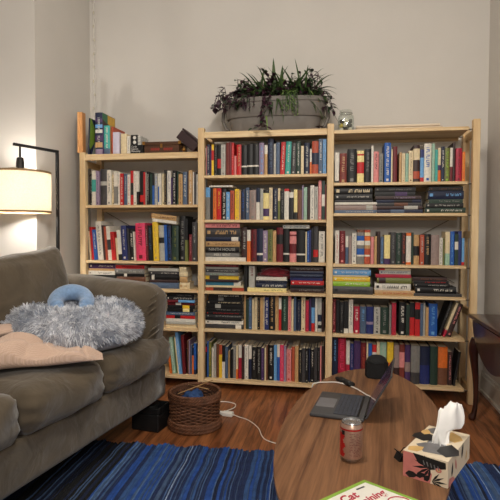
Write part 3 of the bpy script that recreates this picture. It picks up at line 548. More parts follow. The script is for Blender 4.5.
('paperback_book', 'thin cream paperback between tan and indigo, fifth shelf, middle bay', 'books standing on the fifth shelf of the middle bay', 1.2963, 0.417, 0.0072, 0.2275, 0, 'C', [], None),
('paperback_book', 'indigo paperback between cream and black, fifth shelf, middle bay', 'books standing on the fifth shelf of the middle bay', 1.3043, 0.417, 0.0296, 0.2228, 0, 'IN', [], 'W'),
('hardback_book', 'tall black hardback between indigo and tan, fifth shelf, middle bay', 'books standing on the fifth shelf of the middle bay', 1.3365, 0.417, 0.0393, 0.2456, 0, 'K', [], 'T'),
('paperback_book', 'tall tan paperback between black and red, fifth shelf, middle bay', 'books standing on the fifth shelf of the middle bay', 1.3785, 0.417, 0.0224, 0.2432, 0, 'T', [], 'BR'),
('paperback_book', 'thin red paperback with white top between tan and dark green, fifth shelf, middle bay', 'books standing on the fifth shelf of the middle bay', 1.4027, 0.417, 0.0168, 0.2217, 0, 'R', [(0.65, 1.0, 'W')], None),
('hardback_book', 'tall dark green hardback between red and pale pink, fifth shelf, middle bay', 'books standing on the fifth shelf of the middle bay', 1.4221, 0.417, 0.0417, 0.2399, 0, 'DG', [], 'MT'),
('paperback_book', 'pale pink paperback between dark green and cream, fifth shelf, middle bay', 'books standing on the fifth shelf of the middle bay', 1.4665, 0.417, 0.0204, 0.2348, 0, 'LP', [], 'R'),
('paperback_book', 'thin cream paperback between pale pink and slate blue, fifth shelf, middle bay', 'books standing on the fifth shelf of the middle bay', 1.4895, 0.417, 0.013, 0.2161, 0, 'C', [], None),
('paperback_book', 'thin slate blue paperback between cream and navy, fifth shelf, middle bay', 'books standing on the fifth shelf of the middle bay', 1.5051, 0.417, 0.0157, 0.2343, 0, 'SL', [], None),
('hardback_book', 'navy hardback between slate blue and cream, fifth shelf, middle bay', 'books standing on the fifth shelf of the middle bay', 1.5235, 0.417, 0.0276, 0.2111, 0, 'KN', [], 'GY'),
('paperback_book', 'tall cream paperback between navy and crimson, fifth shelf, middle bay', 'books standing on the fifth shelf of the middle bay', 1.5555, 0.417, 0.0257, 0.2383, 0, 'C', [], 'BR'),
('paperback_book', 'crimson paperback between cream and purple, fifth shelf, middle bay', 'books standing on the fifth shelf of the middle bay', 1.5838, 0.417, 0.022, 0.2105, 0, 'CR', [], 'P'),
('paperback_book', 'thin purple paperback between crimson and light blue, fifth shelf, middle bay', 'books standing on the fifth shelf of the middle bay', 1.6084, 0.417, 0.0128, 0.2239, 0, 'PU', [], None),
('paperback_book', 'light blue paperback with red foot between purple and white, fifth shelf, middle bay', 'books standing on the fifth shelf of the middle bay', 1.6238, 0.417, 0.021, 0.2329, 0, 'LB', [(0.0, 0.25, 'R'), (0.7, 1.0, 'KN')], None),
('paperback_book', 'thin white paperback between light blue and light grey, fifth shelf, middle bay', 'books standing on the fifth shelf of the middle bay', 1.6474, 0.417, 0.0155, 0.2326, 0, 'W', [], None),
('paperback_book', 'light grey paperback with navy band between white and dark brown, fifth shelf, middle bay', 'books standing on the fifth shelf of the middle bay', 1.6655, 0.417, 0.0245, 0.2324, 0, 'LG', [(0.3, 0.5, 'KN'), (0.1, 0.2, 'K')], None),
('hardback_book', 'thin dark brown hardback at right end beside light grey, fifth shelf, middle bay', 'books standing on the fifth shelf of the middle bay', 1.6926, 0.417, 0.0127, 0.1957, 0, 'DB', [], None),
('paperback_book', 'thin black paperback with red band at left end beside blue, bottom shelf, middle bay', 'books standing on the bottom shelf of the middle bay', 0.8925, 0.069, 0.0072, 0.2379, 0, 'K', [(0.75, 0.9, 'R')], None),
('paperback_book', 'thin blue paperback between black and olive, bottom shelf, middle bay', 'books standing on the bottom shelf of the middle bay', 0.9005, 0.069, 0.01, 0.2519, 0, 'B', [], 'LB'),
('paperback_book', 'tall olive paperback between blue and white, bottom shelf, middle bay', 'books standing on the bottom shelf of the middle bay', 0.9133, 0.069, 0.0197, 0.2469, 0, 'OL', [], 'Y'),
('paperback_book', 'thin white paperback between olive and light grey, bottom shelf, middle bay', 'books standing on the bottom shelf of the middle bay', 0.9358, 0.069, 0.0119, 0.2087, 0, 'W', [], None),
('paperback_book', 'thin light grey paperback between white and brown, bottom shelf, middle bay', 'books standing on the bottom shelf of the middle bay', 0.9494, 0.069, 0.0158, 0.237, 0, 'LG', [], 'GY'),
('paperback_book', 'thin brown paperback between light grey and yellow, bottom shelf, middle bay', 'books standing on the bottom shelf of the middle bay', 0.9679, 0.069, 0.0167, 0.2368, 0, 'BR', [], None),
('paperback_book', 'yellow paperback with russet top between brown and white, bottom shelf, middle bay', 'books standing on the bottom shelf of the middle bay', 0.9873, 0.069, 0.0205, 0.2318, 0, 'Y', [(0.7, 1.0, 'RB')], None),
('paperback_book', 'white paperback with black top between yellow and slate blue, bottom shelf, middle bay', 'books standing on the bottom shelf of the middle bay', 1.0106, 0.069, 0.0195, 0.2315, 0, 'W', [(0.5, 1.0, 'K')], None),
('paperback_book', 'thin slate blue paperback between white and tan, bottom shelf, middle bay', 'books standing on the bottom shelf of the middle bay', 1.0329, 0.069, 0.0166, 0.2218, 0, 'SL', [], None),
('paperback_book', 'thin tan paperback between slate blue and black, bottom shelf, middle bay', 'books standing on the bottom shelf of the middle bay', 1.0522, 0.069, 0.0098, 0.1886, 0, 'T', [], None),
('paperback_book', 'black paperback between tan and grey, bottom shelf, middle bay', 'books standing on the bottom shelf of the middle bay', 1.0647, 0.069, 0.0184, 0.2026, 0, 'K', [], None),
('paperback_book', 'grey paperback between black and cream, bottom shelf, middle bay', 'books standing on the bottom shelf of the middle bay', 1.0859, 0.069, 0.0213, 0.2307, 0, 'GY', [], 'LG'),
('paperback_book', 'thin cream paperback with orange foot between grey and crimson, bottom shelf, middle bay', 'books standing on the bottom shelf of the middle bay', 1.1099, 0.069, 0.0117, 0.2304, 0, 'C', [(0.0, 0.3, 'O')], None),
('paperback_book', 'crimson paperback with white top between cream and dark brown, bottom shelf, middle bay', 'books standing on the bottom shelf of the middle bay', 1.1243, 0.069, 0.0212, 0.2349, 0, 'CR', [(0.62, 1.0, 'W')], None),
('hardback_book', 'thin dark brown hardback between crimson and white, bottom shelf, middle bay', 'books standing on the bottom shelf of the middle bay', 1.1482, 0.069, 0.0164, 0.23, 0, 'DB', [], None),
('paperback_book', 'tall white paperback between dark brown and white, bottom shelf, middle bay', 'books standing on the bottom shelf of the middle bay', 1.1673, 0.069, 0.0259, 0.2391, 0, 'W', [], 'GY'),
('paperback_book', 'white paperback with navy foot between white and black, bottom shelf, middle bay', 'books standing on the bottom shelf of the middle bay', 1.1958, 0.069, 0.0191, 0.2341, 0, 'W', [(0.0, 0.6, 'KN')], None),
('paperback_book', 'black paperback between white and black, bottom shelf, middle bay', 'books standing on the bottom shelf of the middle bay', 1.2177, 0.069, 0.0295, 0.2245, 0, 'K', [], 'W'),
('hardback_book', 'black hardback between black and purple, bottom shelf, middle bay', 'books standing on the bottom shelf of the middle bay', 1.2499, 0.069, 0.0332, 0.2288, 0, 'K', [], 'LG'),
('paperback_book', 'purple paperback between black and cream, bottom shelf, middle bay', 'books standing on the bottom shelf of the middle bay', 1.2857, 0.069, 0.018, 0.2237, 0, 'PU', [], 'LV'),
('paperback_book', 'thin cream paperback between purple and brown, bottom shelf, middle bay', 'books standing on the bottom shelf of the middle bay', 1.3064, 0.069, 0.0105, 0.2235, 0, 'C', [], None),
('paperback_book', 'thin brown paperback between cream and black, bottom shelf, middle bay', 'books standing on the bottom shelf of the middle bay', 1.3177, 0.069, 0.0105, 0.242, 0, 'BR', [], None),
('hardback_book', 'tall black hardback between brown and white, bottom shelf, middle bay', 'books standing on the bottom shelf of the middle bay', 1.3309, 0.069, 0.0376, 0.2418, 0, 'K', [], 'W'),
('paperback_book', 'tall white paperback with light blue top between black and white, bottom shelf, middle bay', 'books standing on the bottom shelf of the middle bay', 1.3711, 0.069, 0.0188, 0.246, 0, 'W', [(0.0, 1.0, 'LB')], None),
('paperback_book', 'tall white paperback with blue foot between white and pink, bottom shelf, middle bay', 'books standing on the bottom shelf of the middle bay', 1.3926, 0.069, 0.0178, 0.2504, 0, 'W', [(0.0, 0.65, 'B')], None),
('paperback_book', 'tall pink paperback between white and mauve, bottom shelf, middle bay', 'books standing on the bottom shelf of the middle bay', 1.4131, 0.069, 0.0252, 0.2501, 0, 'P', [], 'LP'),
('paperback_book', 'thin mauve paperback between pink and pale pink, bottom shelf, middle bay', 'books standing on the bottom shelf of the middle bay', 1.4409, 0.069, 0.014, 0.2451, 0, 'LV', [], None),
('hardback_book', 'pale pink hardback between mauve and russet, bottom shelf, middle bay', 'books standing on the bottom shelf of the middle bay', 1.4576, 0.069, 0.0316, 0.2218, 0, 'LP', [], 'R'),
('paperback_book', 'tall russet paperback between pale pink and tan, bottom shelf, middle bay', 'books standing on the bottom shelf of the middle bay', 1.4918, 0.069, 0.0204, 0.2399, 0, 'RB', [], None),
('paperback_book', 'tall tan paperback between russet and black, bottom shelf, middle bay', 'books standing on the bottom shelf of the middle bay', 1.5149, 0.069, 0.0231, 0.2488, 0, 'T', [], None),
('paperback_book', 'black paperback between tan and charcoal, bottom shelf, middle bay', 'books standing on the bottom shelf of the middle bay', 1.5406, 0.069, 0.0194, 0.2209, 0, 'K', [], 'C'),
('paperback_book', 'charcoal paperback between black and black, bottom shelf, middle bay', 'books standing on the bottom shelf of the middle bay', 1.5626, 0.069, 0.0212, 0.2344, 0, 'DGY', [], None),
('paperback_book', 'black paperback between charcoal and navy, bottom shelf, middle bay', 'books standing on the bottom shelf of the middle bay', 1.5855, 0.069, 0.0184, 0.2342, 0, 'K', [], 'LG'),
('hardback_book', 'thin navy hardback between black and black, bottom shelf, middle bay', 'books standing on the bottom shelf of the middle bay', 1.6065, 0.069, 0.011, 0.2339, 0, 'KN', [], None),
('paperback_book', 'black paperback between navy and charcoal, bottom shelf, middle bay', 'books standing on the bottom shelf of the middle bay', 1.6202, 0.069, 0.0219, 0.2246, 0, 'K', [], 'W'),
('hardback_book', 'tall charcoal hardback between black and black, bottom shelf, middle bay', 'books standing on the bottom shelf of the middle bay', 1.6447, 0.069, 0.0183, 0.2426, 0, 'DGY', [], None),
('paperback_book', 'thin black paperback between charcoal and pale pink, bottom shelf, middle bay', 'books standing on the bottom shelf of the middle bay', 1.6656, 0.069, 0.0155, 0.2423, 0, 'K', [], 'GY'),
('paperback_book', 'thin pale pink paperback between black and dark brown, bottom shelf, middle bay', 'books standing on the bottom shelf of the middle bay', 1.6828, 0.069, 0.0091, 0.2513, 0, 'LP', [], None),
('paperback_book', 'thin dark brown paperback at right end beside pale pink, bottom shelf, middle bay', 'books standing on the bottom shelf of the middle bay', 1.6946, 0.069, 0.0136, 0.2511, 0, 'DB', [], None),
('paperback_book', 'white paperback with black foot at left end beside brick red, first shelf, right bay', 'books standing on the first shelf of the right bay', 1.7689, 1.407, 0.0265, 0.2033, 0, 'W', [(0.0, 0.08, 'K')], None),
('hardback_book', 'thick brick red hardback between white and black, first shelf, right bay', 'books standing on the first shelf of the right bay', 1.8007, 1.407, 0.0445, 0.1983, 0, 'BK', [], 'T'),
('hardback_book', 'thick black hardback between brick red and pale yellow, first shelf, right bay', 'books standing on the first shelf of the right bay', 1.8496, 1.407, 0.0586, 0.2236, 0, 'K', [], 'GY'),
('hardback_book', 'thick pale yellow hardback with red band between black and black, first shelf, right bay', 'books standing on the first shelf of the right bay', 1.9126, 1.407, 0.0431, 0.2109, 0, 'PY', [(0.3, 0.65, 'R'), (0.85, 0.9, 'R')], None),
('hardback_book', 'black hardback between pale yellow and white, first shelf, right bay', 'books standing on the first shelf of the right bay', 1.9601, 1.407, 0.0402, 0.2223, 0, 'K', [], 'GY'),
('paperback_book', 'thin white paperback between black and pale pink, first shelf, right bay', 'books standing on the first shelf of the right bay', 2.0028, 1.407, 0.0125, 0.2418, 0, 'W', [], None),
('hardback_book', 'pale pink hardback between white and grey, first shelf, right bay', 'books standing on the first shelf of the right bay', 2.0179, 1.407, 0.0329, 0.2052, 0, 'LP', [], 'K'),
('paperback_book', 'grey paperback between pale pink and blue, first shelf, right bay', 'books standing on the first shelf of the right bay', 2.0534, 1.407, 0.0248, 0.1911, 0, 'GY', [], 'DG'),
('hardback_book', 'tall blue hardback between grey and cream, first shelf, right bay', 'books standing on the first shelf of the right bay', 2.086, 1.407, 0.0396, 0.259, 0, 'B', [], 'W'),
('paperback_book', 'thin cream paperback between blue and maroon, first shelf, right bay', 'books standing on the first shelf of the right bay', 2.1282, 1.407, 0.0088, 0.2176, 0, 'C', [], None),
('hardback_book', 'maroon hardback between cream and tan, first shelf, right bay', 'books standing on the first shelf of the right bay', 2.1396, 1.407, 0.0254, 0.2329, 0, 'DR', [], None),
('paperback_book', 'thin tan paperback between maroon and cream, first shelf, right bay', 'books standing on the first shelf of the right bay', 2.1788, 1.407, 0.014, 0.1944, 0, 'T', [], None),
('paperback_book', 'cream paperback between tan and mint, first shelf, right bay', 'books standing on the first shelf of the right bay', 2.1954, 1.407, 0.0201, 0.1897, 0, 'C', [], 'T'),
('paperback_book', 'mint paperback between cream and cream, first shelf, right bay', 'books standing on the first shelf of the right bay', 2.218, 1.407, 0.0183, 0.1868, 0, 'MT', [], 'TL'),
('paperback_book', 'cream paperback between mint and dark brown, first shelf, right bay', 'books standing on the first shelf of the right bay', 2.2388, 1.407, 0.026, 0.2046, 0, 'C', [], 'BR'),
('hardback_book', 'tall dark brown hardback with cream band between cream and light blue, first shelf, right bay', 'books standing on the first shelf of the right bay', 2.2674, 1.407, 0.038, 0.2403, 0, 'DB', [(0.6, 0.9, 'C'), (0.1, 0.3, 'RB')], None),
('paperback_book', 'light blue paperback with indigo top between dark brown and white, first shelf, right bay', 'books standing on the first shelf of the right bay', 2.3096, 1.407, 0.0215, 0.211, 0, 'LB', [(0.75, 1.0, 'IN'), (0.0, 0.15, 'R')], None),
('hardback_book', 'thick white hardback between light blue and mint, first shelf, right bay', 'books standing on the first shelf of the right bay', 2.3337, 1.407, 0.0446, 0.2484, 0, 'W', [], 'B'),
('paperback_book', 'thin mint paperback between white and teal, first shelf, right bay', 'books standing on the first shelf of the right bay', 2.3808, 1.407, 0.0154, 0.246, 0, 'MT', [], None),
('paperback_book', 'thin teal paperback between mint and cream, first shelf, right bay', 'books standing on the first shelf of the right bay', 2.3987, 1.407, 0.0162, 0.2055, 0, 'TL', [], None),
('paperback_book', 'cream paperback with orange foot between teal and navy, first shelf, right bay', 'books standing on the first shelf of the right bay', 2.4174, 1.407, 0.0179, 0.2187, 0, 'C', [(0.0, 0.35, 'O'), (0.35, 0.5, 'PU')], None),
('paperback_book', 'navy paperback between cream and olive, first shelf, right bay', 'books standing on the first shelf of the right bay', 2.4378, 1.407, 0.0187, 0.2256, 0, 'KN', [], 'W'),
('hardback_book', 'olive hardback between navy and white, first shelf, right bay', 'books standing on the first shelf of the right bay', 2.459, 1.407, 0.0313, 0.2182, 0, 'OL', [], 'LI'),
('paperback_book', 'thin white paperback with maroon foot between olive and dark brown, first shelf, right bay', 'books standing on the first shelf of the right bay', 2.4928, 1.407, 0.0144, 0.2178, 0, 'W', [(0.0, 0.45, 'DR')], None),
('hardback_book', 'thin dark brown hardback between white and crimson, first shelf, right bay', 'books standing on the first shelf of the right bay', 2.5097, 1.407, 0.0127, 0.2514, 0, 'DB', [], None),
('hardback_book', 'crimson hardback between dark brown and orange, first shelf, right bay', 'books standing on the first shelf of the right bay', 2.5248, 1.407, 0.0353, 0.213, 0, 'CR', [], 'DR'),
('paperback_book', 'thin orange paperback at right end beside crimson, first shelf, right bay', 'books standing on the first shelf of the right bay', 2.5626, 1.407, 0.0168, 0.1904, 0, 'O', [], 'Y'),
('paperback_book', 'white paperback at left end beside maroon, third shelf, right bay', 'books standing on the third shelf of the right bay', 1.776, 0.877, 0.0248, 0.2201, 0, 'W', [], 'R'),
('hardback_book', 'maroon hardback between white and slate blue, third shelf, right bay', 'books standing on the third shelf of the right bay', 1.8034, 0.877, 0.0375, 0.2179, 0, 'DR', [], 'LP'),
('paperback_book', 'slate blue paperback with white top between maroon and taupe, third shelf, right bay', 'books standing on the third shelf of the right bay', 1.8435, 0.877, 0.0183, 0.1823, 0, 'SL', [(0.6, 1.0, 'W')], None),
('paperback_book', 'taupe paperback between slate blue and white, third shelf, right bay', 'books standing on the third shelf of the right bay', 1.8643, 0.877, 0.0182, 0.1849, 0, 'TP', [], None),
('paperback_book', 'white paperback between taupe and grey, third shelf, right bay', 'books standing on the third shelf of the right bay', 1.8852, 0.877, 0.029, 0.2031, 0, 'W', [], 'GY'),
('hardback_book', 'thick grey hardback with brown top between white and russet, third shelf, right bay', 'books standing on the third shelf of the right bay', 1.9168, 0.877, 0.0469, 0.2258, 0, 'GY', [(0.92, 1.0, 'BR'), (0.68, 0.82, 'B'), (0.55, 0.68, 'W'), (0.27, 0.45, 'B'), (0.22, 0.27, 'W')], None),
('hardback_book', 'russet hardback with cream band between grey and pale pink, third shelf, right bay', 'books standing on the third shelf of the right bay', 1.9663, 0.877, 0.0359, 0.2252, 0, 'RB', [(0.82, 0.92, 'C'), (0.68, 0.8, 'O'), (0.55, 0.68, 'W'), (0.45, 0.55, 'T'), (0.22, 0.27, 'W')], None),
('paperback_book', 'pale pink paperback between russet and tan, third shelf, right bay', 'books standing on the third shelf of the right bay', 2.0066, 0.877, 0.0197, 0.1789, 0, 'LP', [], None),
('paperback_book', 'thin tan paperback between pale pink and dark brown, third shelf, right bay', 'books standing on the third shelf of the right bay', 2.0289, 0.877, 0.0152, 0.1833, 0, 'T', [], None),
('hardback_book', 'dark brown hardback between tan and slate blue, third shelf, right bay', 'books standing on the third shelf of the right bay', 2.0467, 0.877, 0.0196, 0.2151, 0, 'DB', [], None),
('paperback_book', 'slate blue paperback between dark brown and pale yellow, third shelf, right bay', 'books standing on the third shelf of the right bay', 2.0689, 0.877, 0.0196, 0.1801, 0, 'SL', [], 'LB'),
('hardback_book', 'pale yellow hardback with purple foot between slate blue and charcoal, third shelf, right bay', 'books standing on the third shelf of the right bay', 2.0911, 0.877, 0.0372, 0.1918, 0, 'PY', [(0.0, 0.2, 'PU')], None),
('hardback_book', 'charcoal hardback between pale yellow and dark green, third shelf, right bay', 'books standing on the third shelf of the right bay', 2.1308, 0.877, 0.0327, 0.2096, 0, 'DGY', [], 'GY'),
('hardback_book', 'dark green hardback between charcoal and dark brown, third shelf, right bay', 'books standing on the third shelf of the right bay', 2.166, 0.877, 0.0325, 0.2047, 0, 'DG', [], 'GY'),
('hardback_book', 'dark brown hardback between dark green and white, third shelf, right bay', 'books standing on the third shelf of the right bay', 2.2011, 0.877, 0.0254, 0.207, 0, 'DB', [], 'RB'),
('hardback_book', 'white hardback with orange foot between dark brown and dark green, third shelf, right bay', 'books standing on the third shelf of the right bay', 2.229, 0.877, 0.0306, 0.2067, 0, 'W', [(0.0, 0.08, 'O'), (0.9, 1.0, 'O')], None),
('paperback_book', 'thin dark green paperback between white and tan, third shelf, right bay', 'books standing on the third shelf of the right bay', 2.2621, 0.877, 0.0131, 0.2082, 0, 'DG', [], None),
('hardback_book', 'tan hardback with black band between dark green and russet, third shelf, right bay', 'books standing on the third shelf of the right bay', 2.2778, 0.877, 0.0339, 0.1944, 0, 'T', [(0.3, 0.62, 'K')], None),
('paperback_book', 'russet paperback between tan and black, third shelf, right bay', 'books standing on the third shelf of the right bay', 2.3142, 0.877, 0.0251, 0.1941, 0, 'RB', [], 'LG'),
('hardback_book', 'black hardback between russet and taupe, third shelf, right bay', 'books standing on the third shelf of the right bay', 2.3418, 0.877, 0.0405, 0.1983, 0, 'K', [], 'T'),
('hardback_book', 'thick taupe hardback between black and white, third shelf, right bay', 'books standing on the third shelf of the right bay', 2.3848, 0.877, 0.0488, 0.1933, 0, 'TP', [], None),
('paperback_book', 'white paperback between taupe and olive, third shelf, right bay', 'books standing on the third shelf of the right bay', 2.4379, 0.877, 0.0197, 0.1749, 0, 'W', [], 'GY'),
('paperback_book', 'thin olive paperback between white and cream, third shelf, right bay', 'books standing on the third shelf of the right bay', 2.46, 0.877, 0.0077, 0.1702, 0, 'OL', [], None),
('paperback_book', 'cream paperback with mint foot between olive and blue, third shelf, right bay', 'books standing on the third shelf of the right bay', 2.4702, 0.877, 0.0264, 0.2148, 0, 'C', [(0.0, 0.35, 'MT')], None),
('paperback_book', 'blue paperback between cream and dark green, third shelf, right bay', 'books standing on the third shelf of the right bay', 2.5008, 0.877, 0.0246, 0.2163, 0, 'B', [], 'LB'),
('paperback_book', 'dark green paperback with white band between blue and indigo, third shelf, right bay', 'books standing on the third shelf of the right bay', 2.5279, 0.877, 0.0195, 0.2008, 0, 'DG', [(0.5, 0.75, 'W')], None),
('paperback_book', 'indigo paperback between dark green and light blue, third shelf, right bay', 'books standing on the third shelf of the right bay', 2.5498, 0.877, 0.0194, 0.2184, 0, 'IN', [], 'B'),
('paperback_book', 'thin light blue paperback with red foot at right end beside indigo, third shelf, right bay', 'books standing on the third shelf of the right bay', 2.5717, 0.877, 0.015, 0.1736, 0, 'LB', [(0.0, 0.12, 'R')], None),
('hardback_book', 'maroon hardback at left end beside black, fifth shelf, right bay', 'books standing on the fifth shelf of the right bay', 1.7625, 0.415, 0.0219, 0.2259, 0, 'DR', [], 'LP'),
('paperback_book', 'black paperback between maroon and black, fifth shelf, right bay', 'books standing on the fifth shelf of the right bay', 1.7871, 0.415, 0.0212, 0.2191, 0, 'K', [], None),
('paperback_book', 'black paperback between black and black, fifth shelf, right bay', 'books standing on the fifth shelf of the right bay', 1.8109, 0.415, 0.0248, 0.2095, 0, 'K', [], 'GY'),
('paperback_book', 'black paperback with white foot between black and white, fifth shelf, right bay', 'books standing on the fifth shelf of the right bay', 1.8384, 0.415, 0.0284, 0.2139, 0, 'K', [(0.0, 0.15, 'W')], None),
('paperback_book', 'white paperback between black and crimson, fifth shelf, right bay', 'books standing on the fifth shelf of the right bay', 1.8694, 0.415, 0.0274, 0.2275, 0, 'W', [], 'GY'),
('hardback_book', 'crimson hardback between white and slate blue, fifth shelf, right bay', 'books standing on the fifth shelf of the right bay', 1.9012, 0.415, 0.0382, 0.1807, 0, 'CR', [], 'W'),
('hardback_book', 'slate blue hardback between crimson and indigo, fifth shelf, right bay', 'books standing on the fifth shelf of the right bay', 1.942, 0.415, 0.0389, 0.1804, 0, 'SL', [], 'LB'),
('hardback_book', 'thick indigo hardback with mauve band between slate blue and light grey, fifth shelf, right bay', 'books standing on the fifth shelf of the right bay', 1.9834, 0.415, 0.0459, 0.18, 0, 'IN', [(0.35, 0.45, 'LV')], None),
('hardback_book', 'light grey hardback between indigo and dark green, fifth shelf, right bay', 'books standing on the fifth shelf of the right bay', 2.0319, 0.415, 0.0403, 0.1795, 0, 'LG', [], 'DGY'),
('hardback_book', 'thick dark green hardback between light grey and grey, fifth shelf, right bay', 'books standing on the fifth shelf of the right bay', 2.0748, 0.415, 0.0508, 0.1791, 0, 'DG', [], 'GY'),
('paperback_book', 'thin grey paperback between dark green and crimson, fifth shelf, right bay', 'books standing on the fifth shelf of the right bay', 2.1281, 0.415, 0.0134, 0.1969, 0, 'GY', [], None),
('paperback_book', 'crimson paperback between grey and black, fifth shelf, right bay', 'books standing on the fifth shelf of the right bay', 2.1441, 0.415, 0.0275, 0.2123, 0, 'CR', [], 'R'),
('hardback_book', 'thick black hardback between crimson and dark green, fifth shelf, right bay', 'books standing on the fifth shelf of the right bay', 2.1901, 0.415, 0.0431, 0.2164, 0, 'K', [], 'W'),
('paperback_book', 'dark green paperback between black and red, fifth shelf, right bay', 'books standing on the fifth shelf of the right bay', 2.2358, 0.415, 0.0202, 0.2022, 0, 'DG', [], 'K'),
('paperback_book', 'red paperback with black top between dark green and red, fifth shelf, right bay', 'books standing on the fifth shelf of the right bay', 2.2586, 0.415, 0.0297, 0.2156, 0, 'R', [(0.55, 1.0, 'K')], None),
('paperback_book', 'red paperback with black band between red and slate blue, fifth shelf, right bay', 'books standing on the fifth shelf of the right bay', 2.2909, 0.415, 0.0296, 0.218, 0, 'R', [(0.5, 0.8, 'K')], None),
('paperback_book', 'slate blue paperback between red and light grey, fifth shelf, right bay', 'books standing on the fifth shelf of the right bay', 2.323, 0.415, 0.0174, 0.2121, 0, 'SL', [], None),
('paperback_book', 'thin light grey paperback between slate blue and tan, fifth shelf, right bay', 'books standing on the fifth shelf of the right bay', 2.343, 0.415, 0.0113, 0.2146, 0, 'LG', [], None),
('paperback_book', 'tan paperback between light grey and blue, fifth shelf, right bay', 'books standing on the fifth shelf of the right bay', 2.3568, 0.415, 0.0174, 0.1873, 0, 'T', [], None),
('hardback_book', 'thick blue hardback between tan and black, fifth shelf, right bay', 'books standing on the fifth shelf of the right bay', 2.3776, 0.415, 0.0534, 0.2115, 0, 'B', [], 'LB'),
('paperback_book', 'tall black paperback leaning, between blue and cream, fifth shelf, right bay', 'books standing on the fifth shelf of the right bay', 2.4361, 0.415, 0.0172, 0.2388, 18.0, 'K', [], 'GY'),
('paperback_book', 'thin cream paperback with crimson foot leaning, between black and dark brown, fifth shelf, right bay', 'books standing on the fifth shelf of the right bay', 2.4627, 0.415, 0.0137, 0.2337, 20.0, 'C', [(0.0, 0.2, 'CR')], None),
('hardback_book', 'dark brown hardback leaning, at right end beside cream, fifth shelf, right bay', 'books standing on the fifth shelf of the right bay', 2.484, 0.415, 0.0307, 0.2224, 19.0, 'DB', [], 'LP'),
('hardback_book', 'tall navy hardback at left end beside crimson, bottom shelf, right bay', 'books standing on the bottom shelf of the right bay', 1.7625, 0.1, 0.0371, 0.2876, 0, 'KN', [], 'LB'),
('hardback_book', 'thick crimson hardback between navy and white, bottom shelf, right bay', 'books standing on the bottom shelf of the right bay', 1.8023, 0.1, 0.0497, 0.2935, 0, 'CR', [], 'P'),
('paperback_book', 'tall white paperback with crimson foot between crimson and indigo, bottom shelf, right bay', 'books standing on the bottom shelf of the right bay', 1.8555, 0.1, 0.023, 0.2628, 0, 'W', [(0.0, 0.4, 'CR')], None),
('paperback_book', 'tall indigo paperback between white and purple, bottom shelf, right bay', 'books standing on the bottom shelf of the right bay', 1.8811, 0.1, 0.022, 0.2485, 0, 'IN', [], 'LV'),
('hardback_book', 'tall purple hardback between indigo and maroon, bottom shelf, right bay', 'books standing on the bottom shelf of the right bay', 1.9057, 0.1, 0.0419, 0.2668, 0, 'PU', [], None),
('hardback_book', 'tall maroon hardback between purple and cream, bottom shelf, right bay', 'books standing on the bottom shelf of the right bay', 1.9502, 0.1, 0.0345, 0.2569, 0, 'DR', [], 'RB'),
('paperback_book', 'thin cream paperback between maroon and blue, bottom shelf, right bay', 'books standing on the bottom shelf of the right bay', 1.9873, 0.1, 0.01, 0.261, 0, 'C', [], None),
('paperback_book', 'tall blue paperback with red foot between cream and red, bottom shelf, right bay', 'books standing on the bottom shelf of the right bay', 2.0, 0.1, 0.0217, 0.2535, 0, 'B', [(0.0, 0.6, 'R')], None),
('paperback_book', 'tall red paperback with white band between blue and cream, bottom shelf, right bay', 'books standing on the bottom shelf of the right bay', 2.0243, 0.1, 0.0261, 0.2467, 0, 'R', [(0.4, 0.8, 'W')], None),
('paperback_book', 'tall cream paperback between red and mint, bottom shelf, right bay', 'books standing on the bottom shelf of the right bay', 2.053, 0.1, 0.018, 0.2648, 0, 'C', [], None),
('hardback_book', 'tall mint hardback between cream and yellow, bottom shelf, right bay', 'books standing on the bottom shelf of the right bay', 2.0736, 0.1, 0.0403, 0.2645, 0, 'MT', [], 'LG'),
('hardback_book', 'tall yellow hardback with orange band between mint and taupe, bottom shelf, right bay', 'books standing on the bottom shelf of the right bay', 2.1191, 0.1, 0.0392, 0.2666, 0, 'Y', [(0.2, 0.5, 'O')], None),
('hardback_book', 'tall taupe hardback with dark brown foot between yellow and brick red, bottom shelf, right bay', 'books standing on the bottom shelf of the right bay', 2.1633, 0.1, 0.0324, 0.2506, 0, 'TP', [(0.0, 0.4, 'DB')], None),
('hardback_book', 'tall brick red hardback with pale pink band between taupe and purple, bottom shelf, right bay', 'books standing on the bottom shelf of the right bay', 2.1984, 0.1, 0.0322, 0.2531, 0, 'BK', [(0.4, 0.8, 'LP')], None),
('hardback_book', 'tall purple hardback with taupe band between brick red and olive, bottom shelf, right bay', 'books standing on the bottom shelf of the right bay', 2.2333, 0.1, 0.0331, 0.2526, 0, 'PU', [(0.3, 0.55, 'TP')], None),
('hardback_book', 'thick olive hardback with charcoal foot between purple and navy, bottom shelf, right bay', 'books standing on the bottom shelf of the right bay', 2.269, 0.1, 0.0554, 0.2521, 0, 'OL', [(0.0, 0.3, 'DGY'), (0.3, 1.0, 'GY')], None),
('hardback_book', 'thick navy hardback with indigo foot between olive and dark green, bottom shelf, right bay', 'books standing on the bottom shelf of the right bay', 2.3271, 0.1, 0.0596, 0.2484, 0, 'KN', [(0.0, 0.5, 'IN')], None),
('hardback_book', 'thick dark green hardback between navy and orange, bottom shelf, right bay', 'books standing on the bottom shelf of the right bay', 2.3894, 0.1, 0.0463, 0.2505, 0, 'DG', [], None),
('hardback_book', 'thick orange hardback with brown foot between dark green and dark brown, bottom shelf, right bay', 'books standing on the bottom shelf of the right bay', 2.4384, 0.1, 0.0589, 0.247, 0, 'O', [(0.0, 0.45, 'BR')], None),
('paperback_book', 'dark brown paperback between orange and black, bottom shelf, right bay', 'books standing on the bottom shelf of the right bay', 2.4999, 0.1, 0.0248, 0.2172, 0, 'DB', [], 'LP'),
('paperback_book', 'thin black paperback at right end beside dark brown, bottom shelf, right bay', 'books standing on the bottom shelf of the right bay', 2.5292, 0.1, 0.0129, 0.2245, 9.0, 'K', [], None),
]
